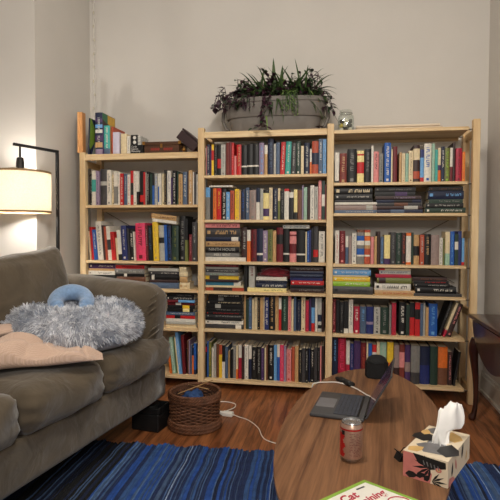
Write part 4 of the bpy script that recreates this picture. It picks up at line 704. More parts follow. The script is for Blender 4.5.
STACKS = [
('hardback_book', 'purple hardback topmost in first stack, third shelf, left bay', 'first stack of books on the third shelf of the left bay', 0.0225, 0.8185, 0.036, 0.2015, 'PU', [], 'W'),
('paperback_book', 'thin tan paperback under purple in first stack, third shelf, left bay', 'first stack of books on the third shelf of the left bay', 0.0225, 0.8026, 0.0154, 0.1995, 'T', [], None),
('paperback_book', 'white paperback under tan in first stack, third shelf, left bay', 'first stack of books on the third shelf of the left bay', 0.0225, 0.7732, 0.0289, 0.2042, 'W', [], 'GY'),
('hardback_book', 'thick black hardback under white in first stack, third shelf, left bay', 'first stack of books on the third shelf of the left bay', 0.0225, 0.7295, 0.0432, 0.2089, 'K', [], None),
('hardback_book', 'thick grey hardback at bottom in first stack, third shelf, left bay', 'first stack of books on the third shelf of the left bay', 0.0225, 0.685, 0.044, 0.1987, 'GY', [], None),
('paperback_book', 'thin white paperback topmost in second stack, third shelf, left bay', 'second stack of books on the third shelf of the left bay', 0.2302, 0.8455, 0.009, 0.1594, 'W', [], None),
('paperback_book', 'red paperback under white in second stack, third shelf, left bay', 'second stack of books on the third shelf of the left bay', 0.227, 0.82, 0.0249, 0.217, 'R', [], 'K'),
('hardback_book', 'grey hardback under red in second stack, third shelf, left bay', 'second stack of books on the third shelf of the left bay', 0.2268, 0.7851, 0.0344, 0.221, 'GY', [], 'LG'),
('paperback_book', 'black paperback with white band under grey in second stack, third shelf, left bay', 'second stack of books on the third shelf of the left bay', 0.2267, 0.7644, 0.0201, 0.221, 'K', [(0.3, 0.4, 'W')], None),
('hardback_book', 'brown hardback under black in second stack, third shelf, left bay', 'second stack of books on the third shelf of the left bay', 0.2364, 0.7255, 0.0384, 0.2161, 'BR', [], None),
('hardback_book', 'navy hardback at bottom in second stack, third shelf, left bay', 'second stack of books on the third shelf of the left bay', 0.2312, 0.685, 0.04, 0.2163, 'KN', [], None),
('paperback_book', 'thin brown paperback topmost in third stack, third shelf, left bay', 'third stack of books on the third shelf of the left bay', 0.492, 0.8288, 0.0141, 0.1326, 'BR', [], None),
('paperback_book', 'light grey paperback under brown in third stack, third shelf, left bay', 'third stack of books on the third shelf of the left bay', 0.4784, 0.8066, 0.0215, 0.2204, 'LG', [], None),
('hardback_book', 'charcoal hardback under light grey in third stack, third shelf, left bay', 'third stack of books on the third shelf of the left bay', 0.4832, 0.7827, 0.0234, 0.2204, 'DGY', [], 'W'),
('hardback_book', 'black hardback with white band under charcoal in third stack, third shelf, left bay', 'third stack of books on the third shelf of the left bay', 0.486, 0.7458, 0.0363, 0.2128, 'K', [(0.05, 0.15, 'W')], None),
('hardback_book', 'dark brown hardback under black in third stack, third shelf, left bay', 'third stack of books on the third shelf of the left bay', 0.483, 0.7256, 0.0197, 0.2063, 'DB', [], None),
('hardback_book', 'slate blue hardback at bottom in third stack, third shelf, left bay', 'third stack of books on the third shelf of the left bay', 0.4781, 0.685, 0.04, 0.2207, 'SL', [], None),
('hardback_book', 'cream hardback topmost in end stack, third shelf, left bay', 'end stack of books on the third shelf of the left bay', 0.7083, 0.8081, 0.0313, 0.0491, 'C', [], None),
('hardback_book', 'cream hardback under cream in end stack, third shelf, left bay', 'end stack of books on the third shelf of the left bay', 0.7064, 0.7716, 0.0359, 0.0605, 'C', [], None),
('hardback_book', 'tan hardback under cream in end stack, third shelf, left bay', 'end stack of books on the third shelf of the left bay', 0.7083, 0.7306, 0.0404, 0.0548, 'T', [], None),
('hardback_book', 'thick cream hardback at bottom in end stack, third shelf, left bay', 'end stack of books on the third shelf of the left bay', 0.7064, 0.685, 0.045, 0.0728, 'C', [], 'T'),
('paperback_book', 'black paperback topmost in dark stack, fourth shelf, left bay', 'dark stack of books on the fourth shelf of the left bay', 0.6151, 0.6321, 0.018, 0.199, 'K', [], 'GY'),
('paperback_book', 'black paperback under black in dark stack, fourth shelf, left bay', 'dark stack of books on the fourth shelf of the left bay', 0.611, 0.6088, 0.0227, 0.2007, 'K', [], 'W'),
('hardback_book', 'maroon hardback with light blue top under black in dark stack, fourth shelf, left bay', 'dark stack of books on the fourth shelf of the left bay', 0.6191, 0.5902, 0.018, 0.1982, 'DR', [(0.4, 1.0, 'LB')], None),
('hardback_book', 'maroon hardback with white band under maroon in dark stack, fourth shelf, left bay', 'dark stack of books on the fourth shelf of the left bay', 0.615, 0.57, 0.0196, 0.1967, 'DR', [(0.3, 0.5, 'W')], None),
('paperback_book', 'black paperback with yellow band under maroon in dark stack, fourth shelf, left bay', 'dark stack of books on the fourth shelf of the left bay', 0.6134, 0.5482, 0.0212, 0.2008, 'K', [(0.55, 0.8, 'Y')], None),
('paperback_book', 'black paperback with pale yellow band under black in dark stack, fourth shelf, left bay', 'dark stack of books on the fourth shelf of the left bay', 0.6166, 0.5249, 0.0227, 0.1912, 'K', [(0.6, 0.85, 'PY')], None),
('paperback_book', 'slate blue paperback under black in dark stack, fourth shelf, left bay', 'dark stack of books on the fourth shelf of the left bay', 0.6068, 0.5, 0.0243, 0.2129, 'SL', [], 'W'),
('paperback_book', 'red paperback with black band under slate blue in dark stack, fourth shelf, left bay', 'dark stack of books on the fourth shelf of the left bay', 0.6068, 0.4767, 0.0227, 0.2106, 'R', [(0.3, 0.5, 'K')], None),
('paperback_book', 'white paperback under red in dark stack, fourth shelf, left bay', 'dark stack of books on the fourth shelf of the left bay', 0.6027, 0.4534, 0.0227, 0.2171, 'W', [], None),
('paperback_book', 'thin light grey paperback under white in dark stack, fourth shelf, left bay', 'dark stack of books on the fourth shelf of the left bay', 0.6067, 0.4371, 0.0157, 0.213, 'LG', [], None),
('paperback_book', 'cream paperback at bottom in dark stack, fourth shelf, left bay', 'dark stack of books on the fourth shelf of the left bay', 0.6051, 0.413, 0.0235, 0.2187, 'C', [], None),
('hardback_book', 'pale pink hardback topmost in tall stack, third shelf, middle bay', 'tall stack of books on the third shelf of the middle bay', 0.8925, 1.1132, 0.0302, 0.2414, 'LP', [], 'DR'),
('hardback_book', 'thick charcoal hardback under pale pink in tall stack, third shelf, middle bay', 'tall stack of books on the third shelf of the middle bay', 0.8925, 1.05, 0.0627, 0.2416, 'DGY', [], 'T'),
('hardback_book', 'navy hardback with white band under charcoal in tall stack, third shelf, middle bay', 'tall stack of books on the third shelf of the middle bay', 0.8925, 1.021, 0.0284, 0.2418, 'KN', [(0.75, 0.95, 'W')], None),
('hardback_book', 'tan hardback under navy in tall stack, third shelf, middle bay', 'tall stack of books on the third shelf of the middle bay', 0.8925, 0.9832, 0.0372, 0.2391, 'T', [], 'BR'),
('hardback_book', 'black hardback under tan in tall stack, third shelf, middle bay', 'tall stack of books on the third shelf of the middle bay', 0.8925, 0.9445, 0.0381, 0.2373, 'K', [], 'NINTH'),
('hardback_book', 'grey hardback under black in tall stack, third shelf, middle bay', 'tall stack of books on the third shelf of the middle bay', 0.8925, 0.9111, 0.0328, 0.2374, 'GY', [], 'HELL'),
('paperback_book', 'white paperback at bottom in tall stack, third shelf, middle bay', 'tall stack of books on the third shelf of the middle bay', 0.8925, 0.883, 0.0276, 0.283, 'W', [], None),
('hardback_book', 'thin maroon hardback topmost in first stack, fourth shelf, middle bay', 'first stack of books on the fourth shelf of the middle bay', 0.8925, 0.8447, 0.0147, 0.2329, 'DR', [], 'LP'),
('paperback_book', 'thin light grey paperback under maroon in first stack, fourth shelf, middle bay', 'first stack of books on the fourth shelf of the middle bay', 0.8925, 0.8285, 0.0156, 0.2282, 'LG', [], None),
('hardback_book', 'charcoal hardback under light grey in first stack, fourth shelf, middle bay', 'first stack of books on the fourth shelf of the middle bay', 0.8925, 0.806, 0.0219, 0.2302, 'DGY', [], 'LG'),
('paperback_book', 'grey paperback under charcoal in first stack, fourth shelf, middle bay', 'first stack of books on the fourth shelf of the middle bay', 0.8925, 0.7844, 0.021, 0.2331, 'GY', [], 'MT'),
('paperback_book', 'yellow paperback with charcoal band under grey in first stack, fourth shelf, middle bay', 'first stack of books on the fourth shelf of the middle bay', 0.8925, 0.7582, 0.0255, 0.2332, 'Y', [(0.12, 0.4, 'DGY')], None),
('hardback_book', 'thin dark brown hardback under yellow in first stack, fourth shelf, middle bay', 'first stack of books on the fourth shelf of the middle bay', 0.8925, 0.7411, 0.0165, 0.2304, 'DB', [], None),
('paperback_book', 'teal blue paperback with white top under dark brown in first stack, fourth shelf, middle bay', 'first stack of books on the fourth shelf of the middle bay', 0.8925, 0.7159, 0.0246, 0.2476, 'TB', [(0.8, 1.0, 'W')], None),
('paperback_book', 'thin cream paperback under teal blue in first stack, fourth shelf, middle bay', 'first stack of books on the fourth shelf of the middle bay', 0.8925, 0.7024, 0.0129, 0.2667, 'C', [], None),
('paperback_book', 'russet paperback with dark brown band at bottom in first stack, fourth shelf, middle bay', 'first stack of books on the fourth shelf of the middle bay', 0.8925, 0.679, 0.0228, 0.2687, 'RB', [(0.2, 0.7, 'DB')], None),
('paperback_book', 'white paperback topmost in second stack, fourth shelf, middle bay', 'second stack of books on the fourth shelf of the middle bay', 1.2495, 0.758, 0.0217, 0.2064, 'W', [], 'LG'),
('hardback_book', 'navy hardback under white in second stack, fourth shelf, middle bay', 'second stack of books on the fourth shelf of the middle bay', 1.2477, 0.7376, 0.0198, 0.2101, 'KN', [], 'GY'),
('hardback_book', 'navy hardback under navy in second stack, fourth shelf, middle bay', 'second stack of books on the fourth shelf of the middle bay', 1.245, 0.706, 0.031, 0.2093, 'KN', [], 'W'),
('paperback_book', 'pale yellow paperback at bottom in second stack, fourth shelf, middle bay', 'second stack of books on the fourth shelf of the middle bay', 1.1885, 0.679, 0.0264, 0.266, 'PY', [], 'OL'),
('hardback_book', 'dark brown hardback topmost in third stack, fourth shelf, middle bay', 'third stack of books on the fourth shelf of the middle bay', 1.4775, 0.8249, 0.0269, 0.2213, 'DB', [], 'LG'),
('hardback_book', 'navy hardback under dark brown in third stack, fourth shelf, middle bay', 'third stack of books on the fourth shelf of the middle bay', 1.4776, 0.8047, 0.0196, 0.2231, 'KN', [], None),
('hardback_book', 'navy hardback under navy in third stack, fourth shelf, middle bay', 'third stack of books on the fourth shelf of the middle bay', 1.4768, 0.7818, 0.0223, 0.2205, 'KN', [], 'SL'),
('paperback_book', 'indigo paperback under navy in third stack, fourth shelf, middle bay', 'third stack of books on the fourth shelf of the middle bay', 1.4779, 0.7607, 0.0205, 0.2169, 'IN', [], 'KN'),
('paperback_book', 'red paperback under indigo in third stack, fourth shelf, middle bay', 'third stack of books on the fourth shelf of the middle bay', 1.4854, 0.7331, 0.0269, 0.2186, 'R', [], 'W'),
('paperback_book', 'black paperback under red in third stack, fourth shelf, middle bay', 'third stack of books on the fourth shelf of the middle bay', 1.4801, 0.713, 0.0196, 0.2215, 'K', [], None),
('hardback_book', 'dark brown hardback at bottom in third stack, fourth shelf, middle bay', 'third stack of books on the fourth shelf of the middle bay', 1.4803, 0.679, 0.0334, 0.2251, 'DB', [], 'GY'),
('paperback_book', 'black paperback topmost in black stack, fifth shelf, middle bay', 'black stack of books on the fifth shelf of the middle bay', 0.9193, 0.6346, 0.0208, 0.2307, 'K', [], 'W'),
('paperback_book', 'black paperback with grey band under black in black stack, fifth shelf, middle bay', 'black stack of books on the fifth shelf of the middle bay', 0.9096, 0.6095, 0.0245, 0.2423, 'K', [(0.3, 0.45, 'GY')], None),
('paperback_book', 'first black paperback from top in black stack, fifth shelf, middle bay', 'black stack of books on the fifth shelf of the middle bay', 0.8999, 0.5882, 0.0208, 0.2559, 'K', [], 'C'),
('paperback_book', 'black paperback with light grey band under black in black stack, fifth shelf, middle bay', 'black stack of books on the fifth shelf of the middle bay', 0.8951, 0.5584, 0.0292, 0.2628, 'K', [(0.25, 0.4, 'LG')], None),
('paperback_book', 'second black paperback from top in black stack, fifth shelf, middle bay', 'black stack of books on the fifth shelf of the middle bay', 0.8951, 0.5342, 0.0236, 0.2609, 'K', [], 'GY'),
('paperback_book', 'third black paperback from top in black stack, fifth shelf, middle bay', 'black stack of books on the fifth shelf of the middle bay', 0.8925, 0.5156, 0.018, 0.2655, 'K', [], 'R'),
('hardback_book', 'charcoal hardback under black in black stack, fifth shelf, middle bay', 'black stack of books on the fifth shelf of the middle bay', 0.8925, 0.4914, 0.0236, 0.2656, 'DGY', [], 'LG'),
('paperback_book', 'thin black paperback under charcoal in black stack, fifth shelf, middle bay', 'black stack of books on the fifth shelf of the middle bay', 0.8952, 0.4747, 0.0162, 0.2554, 'K', [], None),
('paperback_book', 'white paperback under black in black stack, fifth shelf, middle bay', 'black stack of books on the fifth shelf of the middle bay', 0.8925, 0.4477, 0.0264, 0.2677, 'W', [], 'K'),
('hardback_book', 'charcoal hardback with white band at bottom in black stack, fifth shelf, middle bay', 'black stack of books on the fifth shelf of the middle bay', 0.8925, 0.417, 0.0301, 0.2659, 'DGY', [(0.8, 0.95, 'W')], None),
('hardback_book', 'thick black hardback topmost in first stack, second shelf, right bay', 'first stack of books on the second shelf of the right bay', 1.7678, 1.333, 0.0457, 0.2431, 'K', [], 'GOOD'),
('paperback_book', 'black paperback under black in first stack, second shelf, right bay', 'first stack of books on the second shelf of the right bay', 1.77, 1.3025, 0.0299, 0.2395, 'K', [], 'W'),
('hardback_book', 'charcoal hardback under black in first stack, second shelf, right bay', 'first stack of books on the second shelf of the right bay', 1.772, 1.2821, 0.0198, 0.2422, 'DGY', [], None),
('paperback_book', 'thin white paperback under charcoal in first stack, second shelf, right bay', 'first stack of books on the second shelf of the right bay', 1.7703, 1.2664, 0.0151, 0.2707, 'W', [], None),
('hardback_book', 'taupe hardback with light grey band under white in first stack, second shelf, right bay', 'first stack of books on the second shelf of the right bay', 1.7707, 1.2312, 0.0346, 0.2717, 'TP', [(0.75, 0.9, 'LG')], None),
('paperback_book', 'slate blue paperback at bottom in first stack, second shelf, right bay', 'first stack of books on the second shelf of the right bay', 1.77, 1.209, 0.0216, 0.27, 'SL', [], 'W'),
('paperback_book', 'black paperback topmost in dark stack, second shelf, right bay', 'dark stack of books on the second shelf of the right bay', 2.0267, 1.3496, 0.0268, 0.2556, 'K', [], 'GY'),
('paperback_book', 'black paperback with purple band under black in dark stack, second shelf, right bay', 'dark stack of books on the second shelf of the right bay', 2.027, 1.3213, 0.0277, 0.2539, 'K', [(0.5, 0.8, 'PU')], None),
('paperback_book', 'dark brown paperback under black in dark stack, second shelf, right bay', 'dark stack of books on the second shelf of the right bay', 2.0317, 1.2994, 0.0213, 0.284, 'DB', [], 'LV'),
('hardback_book', 'navy hardback with black band under dark brown in dark stack, second shelf, right bay', 'dark stack of books on the second shelf of the right bay', 2.0364, 1.2784, 0.0204, 0.2814, 'KN', [(0.4, 0.8, 'K')], None),
('hardback_book', 'charcoal hardback with brown band under navy in dark stack, second shelf, right bay', 'dark stack of books on the second shelf of the right bay', 2.0349, 1.2574, 0.0204, 0.2867, 'DGY', [(0.4, 0.7, 'BR')], None),
('hardback_book', 'dark brown hardback with light grey band under charcoal in dark stack, second shelf, right bay', 'dark stack of books on the second shelf of the right bay', 2.0414, 1.2346, 0.0222, 0.2822, 'DB', [(0.6, 0.9, 'LG')], None),
('hardback_book', 'navy hardback with slate blue band at bottom in dark stack, second shelf, right bay', 'dark stack of books on the second shelf of the right bay', 2.0417, 1.209, 0.025, 0.284, 'KN', [(0.3, 0.6, 'SL')], None),
('paperback_book', 'black paperback topmost in third stack, second shelf, right bay', 'third stack of books on the second shelf of the right bay', 2.3646, 1.3526, 0.0245, 0.2049, 'K', [], 'BR'),
('hardback_book', 'thick navy hardback under black in third stack, second shelf, right bay', 'third stack of books on the second shelf of the right bay', 2.3586, 1.2988, 0.0532, 0.216, 'KN', [], 'LB'),
('paperback_book', 'dark green paperback under navy in third stack, second shelf, right bay', 'third stack of books on the second shelf of the right bay', 2.3633, 1.2728, 0.0254, 0.2076, 'DG', [], 'GY'),
('paperback_book', 'black paperback under dark green in third stack, second shelf, right bay', 'third stack of books on the second shelf of the right bay', 2.344, 1.2458, 0.0263, 0.229, 'K', [], 'LG'),
('hardback_book', 'dark green hardback at bottom in third stack, second shelf, right bay', 'third stack of books on the second shelf of the right bay', 2.3411, 1.209, 0.0362, 0.2464, 'DG', [], 'W'),
('paperback_book', 'thin white paperback topmost in bright stack, fourth shelf, right bay', 'bright stack of books on the fourth shelf of the right bay', 1.7625, 0.8412, 0.0122, 0.2329, 'W', [], 'GY'),
('hardback_book', 'light blue hardback under white in bright stack, fourth shelf, right bay', 'bright stack of books on the fourth shelf of the right bay', 1.7625, 0.8029, 0.0377, 0.2441, 'LB', [], 'W'),
('paperback_book', 'thin cream paperback under light blue in bright stack, fourth shelf, right bay', 'bright stack of books on the fourth shelf of the right bay', 1.7625, 0.7929, 0.0094, 0.2308, 'C', [], None),
('hardback_book', 'yellow hardback under cream in bright stack, fourth shelf, right bay', 'bright stack of books on the fourth shelf of the right bay', 1.7625, 0.7609, 0.0313, 0.2411, 'Y', [], 'W'),
('hardback_book', 'lime hardback under yellow in bright stack, fourth shelf, right bay', 'bright stack of books on the fourth shelf of the right bay', 1.7625, 0.729, 0.0313, 0.2414, 'LI', [], 'W'),
('hardback_book', 'thick charcoal hardback at bottom in bright stack, fourth shelf, right bay', 'bright stack of books on the fourth shelf of the right bay', 1.7633, 0.677, 0.0514, 0.2582, 'DGY', [], 'K'),
('paperback_book', 'thin cream paperback with red foot topmost in second stack, fourth shelf, right bay', 'second stack of books on the fourth shelf of the right bay', 2.0552, 0.8394, 0.0132, 0.2024, 'C', [(0.0, 0.2, 'R')], None),
('paperback_book', 'light grey paperback under cream in second stack, fourth shelf, right bay', 'second stack of books on the fourth shelf of the right bay', 2.0617, 0.8147, 0.0241, 0.1962, 'LG', [], 'IN'),
('paperback_book', 'crimson paperback under light grey in second stack, fourth shelf, right bay', 'second stack of books on the fourth shelf of the right bay', 2.038, 0.7926, 0.0214, 0.2203, 'CR', [], None),
('hardback_book', 'olive hardback with dark brown band under crimson in second stack, fourth shelf, right bay', 'second stack of books on the fourth shelf of the right bay', 2.0474, 0.755, 0.037, 0.2158, 'OL', [(0.05, 0.25, 'DB')], None),
('hardback_book', 'thick white hardback under olive in second stack, fourth shelf, right bay', 'second stack of books on the fourth shelf of the right bay', 2.0328, 0.7082, 0.0462, 0.2267, 'W', [], 'K'),
('hardback_book', 'tan hardback at bottom in second stack, fourth shelf, right bay', 'second stack of books on the fourth shelf of the right bay', 2.0332, 0.677, 0.0306, 0.2528, 'T', [], 'RB'),
('paperback_book', 'dark brown paperback topmost in black stack, fourth shelf, right bay', 'black stack of books on the fourth shelf of the right bay', 2.2716, 0.7767, 0.0212, 0.2107, 'DB', [], 'BR'),
('paperback_book', 'black paperback under dark brown in black stack, fourth shelf, right bay', 'black stack of books on the fourth shelf of the right bay', 2.2736, 0.7585, 0.0175, 0.2175, 'K', [], 'R'),
('paperback_book', 'black paperback under black in black stack, fourth shelf, right bay', 'black stack of books on the fourth shelf of the right bay', 2.2765, 0.7386, 0.0193, 0.2192, 'K', [], 'LG'),
('hardback_book', 'thick black hardback under black in black stack, fourth shelf, right bay', 'black stack of books on the fourth shelf of the right bay', 2.2884, 0.6951, 0.0429, 0.2503, 'K', [], 'W'),
('paperback_book', 'charcoal paperback at bottom in black stack, fourth shelf, right bay', 'black stack of books on the fourth shelf of the right bay', 2.2774, 0.677, 0.0175, 0.2938, 'DGY', [], None),
]
rb = random.Random(5)
for kind, label, group, x, z, w, h, lean, col, bands, title in SHELF_ROWS:
    dep = min(.215, max(.105, h*rb.uniform(.62, .76)))
    t = make_book(kind, label, group, w, h, dep, col, bands, title, rb)
    y = .046 + rb.uniform(0, .018) + (.012 if h < .18 else 0)
    a = math.radians(lean)
    # a leaning book stands on one lower edge
    if lean: t.location = (x + w/2*math.cos(a) , y, z + abs(math.sin(a))*w/2)
    else: t.location = (x + w/2, y, z)
    t.rotation_euler = (0, a, 0)
for kind, label, group, x, z, w, h, col, bands, title in STACKS:
    dep = min(.20, max(.12, h*rb.uniform(.62, .74)))
    t = make_book(kind, label, group, w, h, dep, col, bands, title, rb)
    t.location = (x, .032 + rb.uniform(0, .02), z + w/2); t.rotation_euler = (0, PI/2, 0)
def lying(kind, label, x0, x1, z, th, col, title=None, tilt=0, y=.045, dep=.14, bands=()):
    t = make_book(kind, label, 'books lying across the tops of others', th, x1-x0, dep, col, list(bands), title, rb)
    t.location = (x0, y, z + th/2); t.rotation_euler = (0, PI/2 + math.radians(tilt), 0)
    return t
lying('hardback_book', 'tan hardback lying aslant over the yellow and dark green books, left bay', .493, .683, 1.1815, .034, 'T', 'BR', 7, bands=[(0, .03, 'BR')])
lying('paperback_book', 'white paperback lying under the tan one, over the yellow and navy books', .505, .683, 1.1575, .0215, 'W', None, 7)
lying('paperback_book', 'thin white paperback lying flat over the red and orange books, planter bay', .918, 1.083, 1.3915, .011, 'W', 'LG', 0)
lying('paperback_book', 'pale grey paperback lying over the white banded black books, planter bay', 1.428, 1.606, 1.1088, .024, 'LG', 'SL', 0)

# ------------------------------------------------------------------ other things on the shelves
def crumpled(name, label, cat, loc, sx, sy, sz, m, seed):
    bm = bmesh.new(); bmesh.ops.create_icosphere(bm, subdivisions=5, radius=1)
    for v in bm.verts:
        p = v.co.copy(); k = 1 + .28*noise.noise(p*2.2 + Vector((seed, 0, 0))) + .13*abs(noise.noise(p*5.5 + Vector((0, seed, 0))))
        p *= k; v.co = Vector((p.x*sx, p.y*sy, max(p.z*sz, -sz*.72) + sz*.72))
    o = MB().bm(bm).build(name, m, smooth=True); o.location = loc
    return tag(o, label, cat)
crumpled('crumpled_cloth', 'crumpled dark red cloth lying on the white and navy flat books', 'cloth', (1.37, .125, .679+.0858), .112, .07, .046, mat('dark_red_cloth', (104, 16, 30), .9, var=.3, scale=30, bump=.3, sheen=.3), 3)
def standing(kind, label, x, z, w, h, dep, col, bands=(), title=None, y=.045, lean=0, rz=0, group=None):
    t = make_book(kind, label, group, w, h, dep, col, list(bands), title, rb)
    t.location = (x + w/2, y, z + abs(math.sin(math.radians(lean)))*w/2); t.rotation_euler = (0, math.radians(lean), math.radians(rz)); return t
standing('paperback_book', 'black paperback standing between two flat piles on the fourth shelf, planter bay', 1.1645, .679, .021, .170, .12, 'K')
standing('paperback_book', 'pale grey paperback standing on the long yellow book, planter bay', 1.197, .706, .040, .148, .11, 'LG', title='DR')

# ---- on top of the short bay
ZT = 1.63
t = thing('pine_bookend', 'upright slab of orange pine standing at the outer end of the top shelf', 'bookend', (-.050, .02, 1.6455))
OPINE = wood('orange_pine', (198, 138, 84), (232, 176, 118), (14, 14, 1.2), .45)
MB().bbox(.003, .022, 0, .05, 0, .29, .002).build('thick_board', OPINE, t)
MB().bbox(.0225, .042, 0, .05, 0, .288, .002).build('thin_board', OPINE, t)
LIME = mat('leaf_green_print', (128, 164, 60), .45, var=.1)
def inlay(t, name, x, polys, mats):
    mb = MB()
    for i, (pl, mi) in enumerate(polys): mb.add([(x+i*.00004, p[0], p[1]) for p in pl], [tuple(range(len(pl)))], mi)
    mb.build(name, mats, t, fix=False)
t = standing('hardback_book', 'green and black comic album with a grey wedge, first beside the pine bookend', .026, ZT, .010, .262, .20, 'KN', lean=2, y=.035)
inlay(t, 'front_cover_print', .0054, [([(.002, .002), (.198, .002), (.198, .26), (.002, .26)], 0), ([(.002, .03), (.075, .10), (.075, .20), (.02, .26), (.002, .26)], 1), ([(.035, .002), (.11, .002), (.11, .10), (.085, .11)], 2), ([(.002, .002), (.035, .002), (.002, .06)], 3)], [mat('navy_print', (34, 44, 84), .4), LIME, mat('pale_wedge_print', (176, 186, 176), .4), INK['K']])
t = standing('hardback_book', 'tallest comic album with patterned dark spine and green and yellow cover', .076, ZT, .056, .302, .21, 'KN', bands=[(.0, .14, 'LV'), (.18, .3, 'T'), (.34, .46, 'PU'), (.52, .60, 'W'), (.64, .72, 'LB'), (.78, .86, 'PU')], title='LG')
inlay(t, 'front_cover_print', .0284, [([(.004, .002), (.205, .002), (.205, .30), (.004, .30)], 0), ([(.085, .24), (.205, .20), (.205, .30), (.085, .30)], 1), ([(.004, .002), (.205, .002), (.205, .20), (.004, .255)], 2)], [mat('forest_green_print', (44, 108, 74), .4), mat('mustard_print', (204, 160, 48), .4), INK['DB']])
standing('paperback_book', 'thin purple edged comic beside the tallest album', .1335, ZT, .007, .213, .19, 'PU')
t = standing('hardback_book', 'teal comic with dark foot beside the tallest album', .142, ZT, .047, .208, .185, 'TL', bands=[(0, .22, 'SL')], title='W')
inlay(t, 'front_cover_print', .0239, [([(.004, .002), (.18, .002), (.18, .206), (.004, .206)], 0)], [INK['T']])
standing('hardback_book', 'orange brown hardback standing behind the lavender book', .194, ZT, .014, .202, .2, 'RB', y=.06)
standing('hardback_book', 'pale lavender hardback on the top shelf, its spine blank', .2125, ZT, .049, .158, .13, 'W', bands=[(0, 1, 'W')], y=.04).children[0].data.materials[0] = mat('pale_lavender_cover', (200, 194, 212), .5, var=.05)
standing('hardback_book', 'plain cream hardback on the top shelf beside the lavender one', .273, ZT, .042, .145, .12, 'C', bands=[(0, 1, 'C')], y=.04)
standing('paperback_book', 'small white paperback beside the black card boxes', .3185, ZT, .022, .128, .10, 'W', title='GY', y=.045)
CARD = mat('black_card', (20, 20, 21), .4, var=.1)
PRINT_W = mat('white_print', (226, 224, 218), .5, var=.02)
t = thing('card_game_box', 'black card game box with three lines of white lettering', 'box', (.394, .04, ZT))
MB().bbox(-.046, .046, 0, .20, 0, .062, .0015).build('tray', CARD, t)
MB().bbox(-.0475, .0475, -.0015, .2015, .024, .064, .0015).build('lid', CARD, t)
mb = MB()
for i, w_ in enumerate(('Cards', 'Against', 'Humanity')):
    text_into(mb, w_, .0175, Matrix.Translation((-.042, -.0021, .051 - i*.0155)) @ Matrix.Rotation(PI/2, 4, 'X'), align='LEFT')
mb.build('lettering', PRINT_W, t)
t = thing('dice_game_box', 'small black and white box with two white discs, on the lettered black box', 'box', (.384, .05, ZT+.0645))
MB().bbox(-.038, .012, 0, .15, 0, .072, .0015).build('box_body', CARD, t)
MB().bbox(.0125, .034, 0, .15, 0, .066, .0015).build('box_side', mat('speckled_card', (190, 188, 182), .5, var=.5, scale=90), t)
mb = MB()
for z_ in (.020, .052):
    mb.lathe([(.0125, 0), (.0115, .0012)], 20, o=(0, 0, 0)); 
    for k in range(len(mb.v)-40, len(mb.v)): x_, y_, q_ = mb.v[k]; mb.v[k] = (x_-.011, -q_, y_+z_)
mb.build('white_disc', PRINT_W, t)
t = thing('wooden_chest', 'flat brown wooden box with brass corners and red ornament on top shelf', 'box', (.574, .045, ZT))
BW = wood('walnut_box', (58, 36, 22), (92, 60, 38), (1.4, 12, 12), .4, coat=.2)
MB().bbox(-.128, .128, 0, .19, 0, .058, .002).build('box_body', BW, t)
MB().bbox(-.130, .130, -.002, .192, .0585, .083, .003).build('lid', BW, t)
BRASS = mat('aged_brass', (150, 110, 54), .4, metal=.8)
for sx in (-1, 1):
    mb = MB(); mb.bbox(sx*.131-.010, sx*.131+.010, -.0045, .012, .062, .0855, .001); mb.build('brass_corner', BRASS, t)
mb = MB(); mb.bbox(-.008, .008, -.006, -.002, .04, .068, .001); mb.build('clasp', BRASS, t)
mb = MB(); rr_ = random.Random(4)
for sx in (-1, 1):
    for i in range(9):
        x_ = sx*(.016 + i*.0075); hh = .006 + .007*abs(math.sin(i*1.3))
        mb.add([(x_-.0025, -.0006, .031-hh), (x_+.0030, -.0006, .031-hh*.5), (x_+.0025, -.0006, .031+hh), (x_-.0030, -.0006, .031+hh*.5)], [(0, 1, 2, 3)])
mb.build('red_ornament', mat('red_paint', (150, 44, 36), .5), t, fix=False)
t = thing('leather_case', 'dark purple brown case tilted against the pine upright on the top shelf', 'case', (.768, .05, ZT))
CASE = mat('plum_leather', (52, 32, 34), .5, var=.2, scale=30, bump=.15)
Mc = Matrix.Translation((.03, 0, .0)) @ Matrix.Rotation(math.radians(38), 4, 'Y')
mb = MB(); mb.bbox(-.166, -.004, 0, .18, .0, .068, .006, M=Matrix.Translation((.035, 0, .004)) @ Matrix.Rotation(math.radians(40), 4, 'Y'), seg=2); mb.build('case_body', CASE, t)
mb = MB(); mb.bbox(-.168, -.002, -.002, .182, .0695, .083, .005, M=Matrix.Translation((.035, 0, .004)) @ Matrix.Rotation(math.radians(40), 4, 'Y'), seg=2); mb.build('case_lid', CASE, t)
t2 = thing('brass_trinket', 'little round brass trinket standing before the tilted dark case', 'trinket', (.742, .028, ZT))
MB().lathe([(.011, 0), (.012, .003), (.005, .008), (.012, .014), (.014, .022), (.010, .031), (.004, .035)], 20).build('trinket_body', BRASS, t2, smooth=40)
MB().lathe([(.004, .0352), (.0055, .040), (.001, .045)], 14).build('finial', BRASS, t2, smooth=40)

